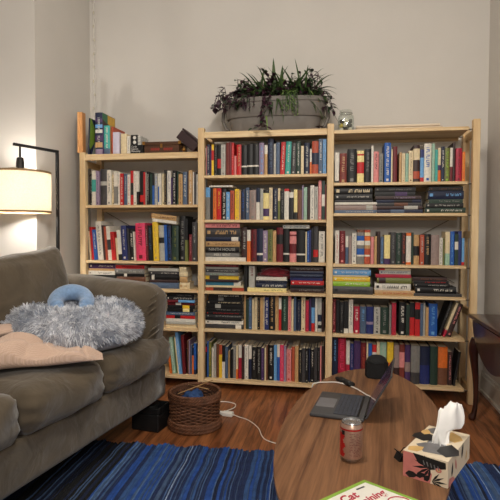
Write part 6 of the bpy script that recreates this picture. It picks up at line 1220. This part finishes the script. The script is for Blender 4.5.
def blk2(u, v):
    tip = Vector((.40, -1.235, 0)); far = Vector((.08, -1.52, 0)); ax = tip.lerp(far, u); n = Vector((-.6, .8, 0)); a = v*2*PI
    half = .035+.05*min(1, u*2); hgt = .022+.012*u
    fine = .0015*(abs(math.sin(u*110)) + abs(math.sin(math.cos(a)*22)))*max(0, math.sin(a))
    p = ax+n*half*math.cos(a); return Vector((p.x, p.y, .625+hgt*math.sin(a)*1.1+.012*math.sin(u*8) + fine))
mb = MB(); mb.grid(blk2, 80, 50); mb.add([blk2(0, k/20) for k in range(20)], [tuple(range(20))]); mb.build('upper_fold', WAF, t, smooth=True)
# ------------------------------------------------------------------ rag rug
rug_rnd = random.Random(17)
t = thing('rag_rug', 'blue striped rag rug on the floor under the coffee table', 'rug', (0, 0, 0), .045)
RUGC = [mat('rag_'+n, c, .9, var=.22, scale=26, bump=.25, bscale=140) for n, c in (('navy', (28, 44, 82)), ('royal', (34, 72, 142)), ('denim', (50, 82, 132)), ('slate', (66, 88, 122)), ('sky', (84, 114, 158)), ('midnight', (20, 30, 56)), ('pale', (150, 170, 200)), ('black', (14, 15, 18)))]
X0r, X1r, Y0r, Y1r = .32, 2.62, -2.62, -.972
def weave(mb, xa, xb, ny, mi, hz, ph, wob, y0, y1):
    V = []; F = []; k = 5
    for j in range(ny+1):
        q = j/ny; y = y0 + (y1-y0)*q + .012*math.sin(xa*37)*(1 if j in (0, ny) else 0)
        sh = wob*noise.noise(Vector((y*3.2, xa*1.3, 0))) + wob*.45*noise.noise(Vector((y*11, xa*2, 3)))
        lump = 1 + .35*noise.noise(Vector((y*19, ph, 1)))
        for i in range(k):
            f_ = i/(k-1); x = xa + (xb-xa)*f_ + sh
            V.append((x, y, .0015 + hz*lump*math.sin(PI*(.08+.84*f_))))
    for j in range(ny):
        for i in range(k-1): F.append((j*k+i, j*k+i+1, (j+1)*k+i+1, (j+1)*k+i))
    mb.add(V, F, mi)
rags = MB(); x = X0r; pick = [0, 0, 0, 1, 1, 2, 2, 0, 3, 5, 1]
while x < X1r:
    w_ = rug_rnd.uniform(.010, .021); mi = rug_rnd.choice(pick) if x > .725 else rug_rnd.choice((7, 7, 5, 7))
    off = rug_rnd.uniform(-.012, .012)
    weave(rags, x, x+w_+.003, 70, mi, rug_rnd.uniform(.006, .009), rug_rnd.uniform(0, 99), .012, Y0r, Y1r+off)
    x += w_
    if rug_rnd.random() < .5:      # a thin pale strip twisted in
        a_ = rug_rnd.uniform(Y0r, Y1r-.3); weave(rags, x-.003, x+.002, 60, rug_rnd.choice((4, 4, 6, 3)) if x > .725 else rug_rnd.choice((3, 5, 5)), .0105, rug_rnd.uniform(0, 99), .012, Y0r if rug_rnd.random() < .6 else a_, Y1r+off)
o = rags.build('woven_rags', RUGC, t, smooth=True, fix=False); o['kind'] = 'stuff'
MB().box(X0r, X1r, Y0r+.01, Y1r-.012, .0005, .0014).build('rug_backing', RUGC[5], t)

# ------------------------------------------------------------------ wicker basket
t = thing('wicker_basket', 'round brown wicker basket on the floor below the bookcase', 'basket', (1.014, -.640, 0)); t.scale = (.95, .95, .93)
WICK = mat('brown_willow', (104, 66, 44), .6, var=.35, scale=30, bump=.2)
WICKD = mat('dark_willow', (78, 46, 30), .6, var=.3, scale=30)
RB, HB = .137, .205
def rad(z): return RB + .006*(z/HB)
mb = MB(); ns = 28
for k in range(ns):
    a = 2*PI*k/ns; mb.tube([((rad(z)-.001)*math.cos(a), (rad(z)-.001)*math.sin(a), z) for z in (.006, .05, .1, .15, .2)], .0032, 6)
mb.build('stakes', WICKD, t, smooth=True)
mb = MB(); rows = 13
for r_ in range(rows):
    z = .054 + r_*.0100
    mb.tube([((rad(z)+.0052*math.cos(ns/2*a_+PI*(r_ % 2)))*math.cos(a_), (rad(z)+.0052*math.cos(ns/2*a_+PI*(r_ % 2)))*math.sin(a_), z) for a_ in [2*PI*i/168 for i in range(168)]], .0050, 6, closed=True)
mb.build('weave', WICK, t, smooth=True)
def braid(r, z, rr, tw, n3=3, amp=.007):
    mb = MB()
    for s_ in range(n3):
        mb.tube([((r+amp*math.cos(tw*a_+2*PI*s_/n3))*math.cos(a_), (r+amp*math.cos(tw*a_+2*PI*s_/n3))*math.sin(a_), z+amp*1.25*math.sin(tw*a_+2*PI*s_/n3)) for a_ in [2*PI*i/180 for i in range(180)]], rr, 6, closed=True)
    return mb
for z_, r_, tw in ((.010, .149, 16), (.028, .150, 16), (.044, .146, 17)): braid(r_, z_+.003, .0058, tw, 3, .0055).build('foot_braid', WICK, t, smooth=True)
for z_, r_, tw in ((.180, .146, 17), (.196, .147, 17), (.209, .145, 18)): braid(r_, z_, .0056, tw, 3, .0055).build('rim_braid', WICK, t, smooth=True)
MB().lathe([(.001, .006), (.130, .006), (.136, .012)], 40).build('basket_floor', WICKD, t)
MB().lathe([(rad(.0)-.005, .012), (rad(.2)-.006, .185)], 40, cap0=False, cap1=False).build('lining', mat('dark_brown_lining', (58, 40, 32), .9, var=.2), t, smooth=True)  # plain dark brown sheet just inside the weave
crumpled('yarn_cloth', 'bundle of dark blue cloth inside the wicker basket', 'cloth', (1.008, -.645, .055), .078, .076, .082, mat('blue_cloth', (44, 72, 118), .9, var=.3, scale=25, bump=.3), 8)
t = thing('knitting_needles', 'pair of pale wooden sticks crossed over the cloth in the basket', 'sticks', (1.02, -.637, .205))
ST_ = mat('pale_stick', (176, 138, 92), .5)
for a_, b_ in (((-.085, -.06, -.012), (.075, .085, .030)), ((-.06, .06, .004), (.085, -.05, .02))):
    o = MB(); o.tube([a_, b_], .0028, 8); o = o.build('stick', ST_, t, smooth=True)

# ------------------------------------------------------------------ charger brick and cable
t = thing('laptop_charger', 'white charger brick with its cable on the floor by the basket', 'charger', (1.165, -.465, 0))
MB().bbox(-.033, .033, -.019, .019, .0005, .0265, .006, M=Matrix.Rotation(-.15, 4, 'Z'), seg=2).build('brick', WHITE_PLASTIC, t)
MB().bbox(-.058, -.034, -.011, .012, .004, .024, .004, M=Matrix.Rotation(-.15, 4, 'Z'), seg=2).build('plug_adapter', WHITE_PLASTIC, t)
def bez(pts, n=10):
    P = [Vector(p) for p in pts]; P = [P[0]*2-P[1]] + P + [P[-1]*2-P[-2]]; out = []
    for i in range(1, len(P)-2):
        for k in range(n):
            q = k/n; a, b, c, d = P[i-1:i+3]
            out.append(.5*((2*b) + (c-a)*q + (2*a-5*b+4*c-d)*q*q + (3*b-a-3*c+d)*q**3))
    out.append(P[-2]); return out
O_ = Vector(t.location)
def rel(L): return [Vector(p)-O_ for p in L]
mb = MB(); mb.tube(bez(rel([(1.108, -.452, .012), (1.135, -.40, .004), (1.175, -.33, .004), (1.165, -.262, .004), (1.10, -.235, .004), (1.03, -.25, .004)])), .0032, 6); mb.build('mains_cable', WHITE_PLASTIC, t, smooth=True)
mb = MB(); mb.tube(bez(rel([(1.198, -.47, .013), (1.235, -.478, .004), (1.30, -.52, .004), (1.37, -.62, .004), (1.405, -.72, .004), (1.44, -.775, .004), (1.53, -.83, .006), (1.62, -.93, .021), (1.70, -1.06, .06), (1.694, -1.055, .30), (1.684, -1.062, .388), (1.706, -1.056, .4035), (1.745, -1.04, .4033), (1.80, -1.035, .4033), (1.87, -1.10, .4033), (1.915, -1.19, .4045), (1.928, -1.212, .4055)])), .0027, 6); cab = mb.build('laptop_cable', WHITE_PLASTIC, t, smooth=True)

# ------------------------------------------------------------------ coffee table
TC = Vector((1.890, -1.512, 0)); TA = math.atan2(-.100, .995)
t = thing('coffee_table', 'long oval walnut coffee table standing on the blue rug', 'coffee table', TC, TA)
WAL = wood('walnut_veneer', (84, 54, 36), (138, 98, 68), (44, 1.6, 44), .42, grain=.5)
def ovalprof(mb, prof, n=96):
    V = []; F = []
    for ins, z in prof:
        for k in range(n): a = 2*PI*k/n; V.append(((.282-ins)*math.cos(a), (.757-ins)*math.sin(a), z))
    for i in range(len(prof)-1):
        for k in range(n): F.append((i*n+k, i*n+(k+1) % n, (i+1)*n+(k+1) % n, (i+1)*n+k))
    F.append(tuple(range(n-1, -1, -1))); F.append(tuple((len(prof)-1)*n+k for k in range(n)))
    return mb.add(V, F)
ovalprof(MB(), [(.035, .372), (.012, .380), (.0, .392), (.0, .3985), (.0015, .400)]).build('tabletop', WAL, t, smooth=30)
WL = wood('walnut_leg', (78, 46, 28), (120, 80, 52), (20, 20, 1.5), .4)
for sx in (-1, 1):
    for sy in (-1, 1):
        mb = MB(); mb.tube([(sx*.145, sy*.47, .372), (sx*.175, sy*.53, .0155)], [.020, .011], 14); mb.build('leg', WL, t, smooth=40)
MB().bbox(-.13, .13, -.47, .47, .345, .3715, .004).build('apron', WL, t)

# ------------------------------------------------------------------ laptop
HN = Vector((1.889, -1.499, .4)); HF = Vector((1.927, -1.235, .4)); ax = (HF-HN).normalized(); LW = .272
t = thing('laptop', 'open dark grey laptop with purple screen on the coffee table', 'laptop', HN + ax*(HF-HN).length/2, math.atan2(ax.y, ax.x) - PI/2)
# local: y along the hinge (away), x to the hinge side, the keyboard deck lies at -x
ALU = mat('dark_aluminium', (78, 78, 80), .42, metal=.25, var=.04)
KEYM = mat('black_keys', (60, 64, 74), .55, var=.1); WELL = mat('key_well', (10, 10, 11), .5)
DW = .197; hl = LW/2
MB().bbox(-DW, 0, -hl, hl, .002, .0145, .004, seg=2).build('base', ALU, t, smooth=30)
MB().box(-.112, -.018, -hl+.018, hl-.018, .0146, .0150).build('keyboard_well', WELL, t)
kb = MB()
for r_ in range(6):
    x0 = -.020 - (r_+1)*.0152
    nk = 14; y = -hl+.020; pitch = (LW-.040)/nk
    for k in range(nk):
        if r_ == 5 and 4 <= k <= 8:
            if k == 4: kb.box(x0, x0+.0135, y+.0006, y+pitch*5-.0006, .0150, .0162)
        else: kb.box(x0, x0+(.0135 if r_ else .009), y+.0007, y+pitch-.0007, .0150, .0162)
        y += pitch
kb.build('keyboard', KEYM, t)
MB().bbox(-.190, -.120, -.052, .052, .01455, .0149, .0001).build('trackpad', mat('trackpad_glass', (112, 112, 116), .35, metal=.1), t)
MB().tube([(.004, -hl+.03, .012), (.004, hl-.03, .012)], .0055, 12).build('hinge', BLACK_PLASTIC, t, smooth=40)
LT = math.radians(28); LL = .188
Ml = Matrix.Translation((.006, 0, .012)) @ Matrix.Rotation(LT, 4, 'Y')
lid = MB(); lid.bbox(-.0035, .0025, -hl, hl, .002, LL, .002, M=Ml); lido = lid.build('lid', ALU, t)
# the display faces the keyboard
bez_ = MB(); bez_.box(-.0040, -.0036, -hl+.003, hl-.003, .006, LL-.003, M=Ml); bez_.build('bezel', mat('glossy_black', (12, 12, 13), .15), lido)
sc, nt, b = new_mat('lit_purple_wallpaper'); N = nt.nodes; L = nt.links
tc = N.new('ShaderNodeTexCoord'); nz = N.new('ShaderNodeTexNoise'); nz.inputs['Scale'].default_value = 9; nz.inputs['Detail'].default_value = 3; nz.inputs['Distortion'].default_value = 2
L.new(tc.outputs['Object'], nz.inputs['Vector']); cr = N.new('ShaderNodeValToRGB')
cr.color_ramp.elements[0].position = .36; cr.color_ramp.elements[0].color = (*lin((38, 26, 52)), 1); cr.color_ramp.elements[1].position = .68; cr.color_ramp.elements[1].color = (*lin((150, 120, 176)), 1)
e = cr.color_ramp.elements.new(.5); e.color = (*lin((96, 60, 96)), 1)
L.new(nz.outputs['Fac'], cr.inputs[0]); L.new(cr.outputs[0], b.inputs['Emission Color']); b.inputs['Emission Strength'].default_value = .16
b.inputs['Base Color'].default_value = (.01, .01, .012, 1); b.inputs['Roughness'].default_value = .12
scr = MB(); scr.box(-.0043, -.0040, -hl+.010, hl-.010, .016, LL-.010, M=Ml); scr.build('display', sc, lido)

# ------------------------------------------------------------------ small things on the coffee table
t = thing('domed_speaker', 'black faceted box with domed top at the far end of the table', 'speaker', (1.978, -.900, .4005), .25); t.scale = (.95, .95, .97)
FAB = mat('black_mesh_fabric', (20, 20, 21), .8, var=.3, scale=200, bump=.3, bscale=400)
hexa = [(.058*math.cos(a*PI/4+PI/8), .046*math.sin(a*PI/4+PI/8)) for a in range(8)]
MB().prism(hexa, .004, .073).build('speaker_body', FAB, t)
MB().prism([(x_*.94, y_*.94) for x_, y_ in hexa], 0, .0038).build('foot_pad', BLACK_PLASTIC, t)
MB().lathe([(.052, .0735), (.050, .083), (.042, .096), (.026, .105), (.001, .108)], 28, sy=.82).build('dome', FAB, t, smooth=40)
MB().lathe([(.0545, .0728), (.0545, .0765)], 28, sy=.83).build('rim', BLACK_PLASTIC, t, smooth=40)
t = thing('remote_control', 'small black remote control behind the laptop on the coffee table', 'remote', (1.829, -1.030, .4005), math.atan2(-.094, .060))
MB().bm(soft_box(-.060, .060, -.018, .018, 0, .018, .009, 6)).build('handset', BLACK_PLASTIC, t, smooth=40)
for i, (x_, y_) in enumerate(((.042, .006), (.042, -.006), (.030, 0), (-.005, .006), (-.005, -.006))):
    MB().lathe([(.0035, .0178), (.003, .0192)], 12, o=(x_, y_, 0)).build('button', mat('grey_button', (88, 88, 90), .5) if i == 0 else bpy.data.materials['grey_button'], t)
t = thing('drink_can', 'silver and red soft drink can standing before the laptop', 'can', (1.836, -1.802, .4005), 0)
CANS = mat('brushed_can', (182, 148, 130), .3, metal=.6, var=.12, scale=30); CANR = mat('can_red', (186, 34, 34), .3, metal=.3, var=.1); CANT = mat('bare_aluminium', (196, 196, 196), .25, metal=.95, var=.05)
RC = .0335
MB().lathe([(.024, .0), (.026, .002), (RC-.004, .008), (RC-.0005, .013), (RC, .016), (RC, .100), (RC-.001, .104), (.0285, .1125)], 48, mi=[2, 2, 2, 0, 0, 0, 0]).build('can_body', [CANS, CANR, CANT], t, smooth=40)
MB().lathe([(.0285, .1127), (.0295, .1150), (.0285, .1172), (.0265, .1172), (.0255, .1135), (.001, .1135)], 40).build('lid', CANT, t, smooth=40)
MB().bbox(-.006, .006, -.012, .010, .1142, .1150, .0003).build('pull_tab', CANT, t)
mb = MB(); n_ = 20
def wrap(mb, a0, a1, z0, z1, mi=0, r=RC+.0003, n=16):
    V = [(r*math.cos(a0+(a1-a0)*i/n), r*math.sin(a0+(a1-a0)*i/n), z) for z in (z0, z1) for i in range(n+1)]
    mb.add(V, [(i, i+1, n+2+i, n+1+i) for i in range(n)], mi)
wrap(mb, 0, 2*PI, .0965, .1015, n=48)
a_c = math.radians(-162)
for i in range(12):                              # broken red lettering wrapping round from the side
    z0 = .018 + i*.0058; wdt = [.55, .62, .50, .40, .52, .66, .60, .46, .40, .52, .6, .5][i]
    wrap(mb, a_c-.9, a_c+wdt*1.05, z0, z0+.0058)
mb.build('red_print', CANR, t, fix=False, smooth=True)
mb = MB(); rc = random.Random(2)
for i in range(15):
    z0 = .022+i*.0047; a0 = -1.75
    while a0 < -.75:
        da = rc.uniform(.03, .12)
        if rc.random() < .7: wrap(mb, a0, min(a0+da, -.72), z0, z0+.0018, n=3)
        a0 += da+.03
mb.build('small_print', mat('can_print', (120, 60, 56), .4), t, fix=False)
wrap_dark = MB(); wrap(wrap_dark, a_c+.28, a_c+.62, .083, .0955, r=RC+.0005); wrap_dark.build('dark_patch', INK['K'], t, fix=False)

t = thing('binder_clip', 'little black clip lying beside the tissue box on the table', 'clip', (1.982, -1.775, .4005), .4); t.scale = (1.25, 1.25, 1.25)
MB().prism([(-.011, 0), (.011, 0), (.003, .015), (-.003, .015)], -.013, .013, 'y').build('clip_body', BLACK_PLASTIC, t)
for sy in (-1, 1):
    MB().tube([(sy*.002, -.006, .014), (sy*.012, -.007, .024), (sy*.016, 0, .027), (sy*.012, .007, .024), (sy*.002, .006, .014)], .0012, 6).build('wire_handle', BLACK_METAL, t, smooth=True)

# ---- tissue box
P0 = Vector((2.084, -1.932, .4005)); P1 = Vector((2.188, -1.730, .4005)); P2 = Vector((1.976, -1.856, .4005))
exv = (P1-P0).normalized(); LB_ = .226; WB_ = .121; HBX = .072
t = thing('tissue_box', 'floral pink, black and cream tissue box on the table edge', 'tissue box', P0, math.atan2(exv.y, exv.x))
CREAM = mat('cream_card', (222, 206, 180), .45, var=.03); PINK = mat('dusty_pink_print', (196, 120, 112), .45, var=.1); PBLK = mat('black_leaf_print', (26, 26, 28), .45, var=.1); GREY = mat('grey_leaf_print', (112, 110, 112), .45, var=.15); OCH = mat('ochre_print', (206, 168, 106), .45, var=.1)
box = MB()
x0, x1, y0, y1, z1 = 0, LB_, 0, WB_, HBX
# long sides along x; the short end at x=0 faces the camera; the top has an oval slot
box.add([(0,0,0),(LB_,0,0),(LB_,WB_,0),(0,WB_,0),(0,0,z1),(LB_,0,z1),(LB_,WB_,z1),(0,WB_,z1)], [(3,2,1,0),(0,1,5,4),(1,2,6,5),(2,3,7,6),(3,0,4,7)], 0)
n_ = 40; outer = []; inner = []
cxb, cyb = LB_/2, WB_/2
for k in range(n_):
    a = 2*PI*k/n_; ca, sa = math.cos(a), math.sin(a); m_ = max(abs(ca), abs(sa))
    outer.append((cxb+LB_/2*ca/m_, cyb+WB_/2*sa/m_, z1)); inner.append((cxb+.078*ca, cyb+.026*sa, z1))
box.add(outer+inner, [(k, (k+1) % n_, n_+(k+1) % n_, n_+k) for k in range(n_)], 0)
box.add(inner + [(p[0], p[1], z1-.01) for p in inner], [(k, n_+k, n_+(k+1) % n_, (k+1) % n_) for k in range(n_)], 0)
box.build('carton', CREAM, t, fix=False)
pr = MB(); e_ = .0004
def onface(face, pts):
    if face == 'end': return [(-e_, WB_-p[0]*WB_, p[1]*z1) for p in pts]
    if face == 'side': return [(p[0]*LB_, -e_, p[1]*z1) for p in pts]
    return [(p[0]*LB_, p[1]*WB_, z1+e_) for p in pts]
lay = [0]
def shape(face, pts, mi):
    lay[0] += 1; off = lay[0]*.00001
    P = onface(face, pts); 
    P = [(p[0]-(off if face == 'end' else 0), p[1]-(off if face == 'side' else 0), p[2]+(off if face == 'top' else 0)) for p in P]
    pr.add(P, [tuple(range(len(P)))], mi)
def leafshape(face, x, y, a, l, w, mi, lobes=0):
    ca, sa = math.cos(a), math.sin(a); asp = (WB_ if face == 'end' else LB_)/(WB_ if face == 'top' else z1)
    def T(u, v): return (x + u*ca - v*sa, y + (u*sa + v*ca)*asp)
    if lobes:
        for k in range(lobes):
            b = (k-(lobes-1)/2)*.42; c_, s_ = math.cos(b), math.sin(b); ll = l*(1-.25*abs(b))
            shape(face, [T(0, 0), T(ll*.5*c_-w*s_*.5, ll*.5*s_+w*c_*.5), T(ll*c_, ll*s_), T(ll*.5*c_+w*s_*.5, ll*.5*s_-w*c_*.5)], mi)
    else: shape(face, [T(0, 0), T(l*.3, w*.5), T(l*.65, w*.42), T(l, 0), T(l*.65, -w*.42), T(l*.3, -w*.5)], mi)
# the end that faces the camera: pink field, black palm fan, dark blooms, ringed cream corner
shape('end', [(0, .0), (.62, .0), (.66, .35), (.40, .98), (0, .98)], 0)
shape('end', [(.22, 1), (.95, .93), (.96, .70), (.62, .52), (.35, .66)], 1)
leafshape('end', .62, .60, PI*1.06, .42, .06, 1, 7)
leafshape('end', .05, .12, .1, .30, .16, 1); leafshape('end', .30, .12, .5, .24, .12, 1); leafshape('end', .48, .05, .8, .2, .12, 1)
leafshape('end', .66, .10, .1, .34, .05, 1, 5); 
shape('end', [(.80+.07*math.cos(k*PI/6), .58+.09*math.sin(k*PI/6)) for k in range(12)], 0)
shape('end', [(.80+.035*math.cos(k*PI/6), .58+.045*math.sin(k*PI/6)) for k in range(12)], 3)
for k in range(5): shape('end', [(.45+k*.08, .80-.02*k), (.47+k*.08, .82-.02*k), (.50+k*.08, .66-.02*k), (.48+k*.08, .64-.02*k)], 2)
# long side
leafshape('side', .16, .25, 1.35, .17, .07, 1); leafshape('side', .60, .45, 1.25, .20, .08, 1); leafshape('side', .36, .30, 1.9, .16, .06, 0); leafshape('side', .80, .15, 1.2, .14, .06, 3)
shape('side', [(.02, .0), (.3, .0), (.22, .2), (.05, .3)], 0)
# top: grey panel round the slot, ochre and black leaves
leafshape('top', .10, .60, -.35, .38, .40, 2); leafshape('top', .42, .80, .25, .34, .30, 1); leafshape('top', .60, .16, .35, .36, .22, 3)
leafshape('top', .04, .92, -.6, .24, .16, 3); leafshape('top', .72, .70, .2, .26, .22, 2); leafshape('top', .10, .10, .12, .42, .26, 1); leafshape('top', .64, .90, .12, .2, .12, 3)
pr.build('floral_print', [PINK, PBLK, GREY, OCH], t, fix=False)
FILM = mat('grey_film', (150, 150, 154), .3, var=.1)
MB().prism([(cxb+.077*math.cos(k*PI/16), cyb+.0255*math.sin(k*PI/16)) for k in range(32)], z1-.006, z1-.003).build('slot_film', FILM, t)
# the tissue: two crumpled lobes rising from the slot
TIS = mat('white_tissue', (242, 240, 237), .9, var=.01)
ROWS_T = [((-6.5, -2), (5, -2)), ((-7.5, 8), (6.5, 9)), ((-7, 15), (8, 15.5)), ((-4, 21), (10, 19.5)), ((-3, 25), (21, 20)), ((-1, 31), (24, 24.5)), ((1, 36), (24.5, 31)), ((8, 41), (23.5, 37)), ((13, 44), (22, 41.5))]
PXM = .00325
# box frame: the camera looks along about (-.15, .99) in the room, its sideways direction is (.985, .172)
inv = Matrix.Rotation(-math.atan2(exv.y, exv.x), 3, 'Z')
RT_ = inv @ Vector((.985, .172, 0)); DP_ = inv @ Vector((-.172, .985, 0))
def sheet(u, v, dx, dd, amp, ph, squeeze=1.0, top=1.0):
    """one face of the tissue: pinched in the slot, fanned above, with soft folds in depth"""
    q = v*top*(len(ROWS_T)-1); i = min(int(q), len(ROWS_T)-2); f_ = q-i
    A_ = Vector(ROWS_T[i][0]).lerp(Vector(ROWS_T[i+1][0]), f_); B_ = Vector(ROWS_T[i][1]).lerp(Vector(ROWS_T[i+1][1]), f_)
    m_ = (A_+B_)/2; P_ = m_ + (A_.lerp(B_, u)-m_)*squeeze
    fold = amp*(math.sin(u*6.5+ph+v*2.5)*(.35+v) + .5*math.sin(u*13+v*5+ph*2)*v) + .022*math.sin(v*PI*1.1)*(u-.3)
    return Vector((cxb, cyb, z1-.004)) + RT_*((P_.x+dx+2.5)*PXM) + DP_*(dd+fold+.045*v*v-.012) + Vector((0, 0, (P_.y-9)*PXM*(1-.02*math.sin(u*9)*v)))
mb = MB()
mb.grid(lambda u, v: sheet(u, v, 0, 0, .005, 0), 28, 34)
mb.grid(lambda u, v: sheet(u, v, -1.5, .014, .010, 2, .82, .80), 24, 26)
mb.grid(lambda u, v: sheet(u, v, 1.5, -.012, .009, 4, .75, .42), 22, 18)
tis_o = mb.build('tissue_sheet', TIS, smooth=True, fix=False); tis_o.parent = t
sol = tis_o.modifiers.new('thickness', 'SOLIDIFY'); sol.thickness = .0008

# ---- boxed card game at the near end of the table
G0 = Vector((1.864, -1.998, .4005))
t = thing('game_box', 'white game box with lime green border and red lettering, near table end', 'box', G0, 0)
a1 = Vector((-.095, -.103, 0)).normalized(); a2 = Vector((.117, -.073, 0)).normalized()
# edge towards the sofa = a1, edge towards the tissue box = a2
def G(u, v, z): p = a1*u + a2*v; return (p.x, p.y, z)
LIM = mat('lime_card', (132, 170, 62), .4, var=.04); WCD = mat('white_card', (226, 224, 214), .4, var=.02); RDP = mat('crimson_print', (176, 30, 58), .4)
E1, E2 = .20, .20
def gbox(z0, z1_, e, mi=0):
    mb = MB(); V = [G(u, v, z) for z in (z0, z1_) for u, v in ((-e, -e), (E1+e, -e), (E1+e, E2+e), (-e, E2+e))]
    return mb.add(V, [(3, 2, 1, 0), (4, 5, 6, 7), (0, 1, 5, 4), (1, 2, 6, 5), (2, 3, 7, 6), (3, 0, 4, 7)], mi)
gbox(0, .030, 0).build('tray', WCD, t); gbox(.012, .036, .0015).build('lid', LIM, t)
mb = MB(); mb.add([G(u, v, .0364) for u, v in ((.010, .010), (E1-.010, .010), (E1-.010, E2-.010), (.010, E2-.010))], [(0, 1, 2, 3)]); mb.build('cover_panel', WCD, t, fix=False)
# lettering runs along the edge that faces the sofa, from its near end towards the far corner
xr = -a1; yr = Vector((-xr.y, xr.x, 0))
def MT(u, v): return Matrix(((xr.x, yr.x, 0, G(u, v, 0)[0]), (xr.y, yr.y, 0, G(u, v, 0)[1]), (0, 0, 1, .0368), (0, 0, 0, 1)))
mb = MB(); text_into(mb, 'Cat', .038, MT(.108, .036), shear=.25, bold=.0007); text_into(mb, 'Training', .033, MT(.078, .070), shear=.25, bold=.0007); mb.build('lettering', RDP, t)
mb = MB()
for k in range(40): pass
sw = [(.040+.028*math.cos(a*.2)*(1-a*.006), .122+.024*math.sin(a*.2), 0) for a in range(34)]
mb.tube([G(p[0], p[1], .0369) for p in sw], .0016, 5); mb.build('swirl', RDP, t, smooth=True)
mb = MB(); mb.add([G(u, v, .0367) for u, v in ((.030, .020), (.058, .018), (.060, .024), (.032, .026))], [(0, 1, 2, 3)]); mb.build('small_caption', INK['DGY'], t, fix=False)

# ------------------------------------------------------------------ drop leaf table by the wall
t = thing('drop_leaf_table', 'dark mahogany drop leaf table on cabriole legs against the wall', 'side table', (2.66, -.62, 0))
XA, XB2, YA, YB2 = -.112, .105, -.40, .40
MB().bbox(XA, XB2, YA, YB2, .592, .612, .005, seg=2).build('tabletop', DARK_WOOD, t, smooth=30)
MB().bbox(XA+.040, XB2-.01, YA+.05, YB2-.022, .475, .5915, .003).build('apron', DARK_WOOD, t)
poly = [(-.375, .588)] + [(.375*math.cos(PI+PI*k/28), .560+.26*math.sin(PI+PI*k/28)) for k in range(29)] + [(.375, .588)]
poly = [(-.385, .588)] + [(-.385+.70*k/28, .585-.205*(math.sin(PI*k/28))**.55) for k in range(1, 28)] + [(.315, .588)]
MB().prism(poly, XA+.002, XA+.018, 'x').build('drop_leaf', DARK_WOOD, t)
for sx, sy in ((-1, 1), (1, 1), (-1, -1), (1, -1)):
    bx = -.078 if sx < 0 else .075; by = (.352 if sy > 0 else -.32)
    dx = -.7 if sx < 0 else .2
    prof = [(0, .475, .024), (dx*.012, .44, .028), (dx*.016, .40, .027), (dx*.010, .34, .022), (dx*.0, .26, .0175), (-dx*.006, .17, .0145), (-dx*.004, .09, .0135), (dx*.006, .04, .015), (dx*.018, .016, .022), (dx*.022, .001, .016)]
    mb = MB(); mb.tube(bez([(bx+p[0], by+abs(p[0])*.4*sy, p[1]) for p in prof], 4), [prof[min(i//4, 9)][2]*(1-(i % 4)/4)+prof[min(i//4+1, 9)][2]*(i % 4)/4 for i in range(37)], 14)
    lg = mb.build('leg', DARK_WOOD, t, smooth=50)
    if sx < 0:
        MB().lathe([(.001, -.004), (.010, -.003), (.012, .003), (.006, .008), (.001, .009)], 16).build('knee_boss', DARK_WOOD, lg, smooth=True).location = (bx+.006, by-.034, .455)
for sx in (1,):
    pass
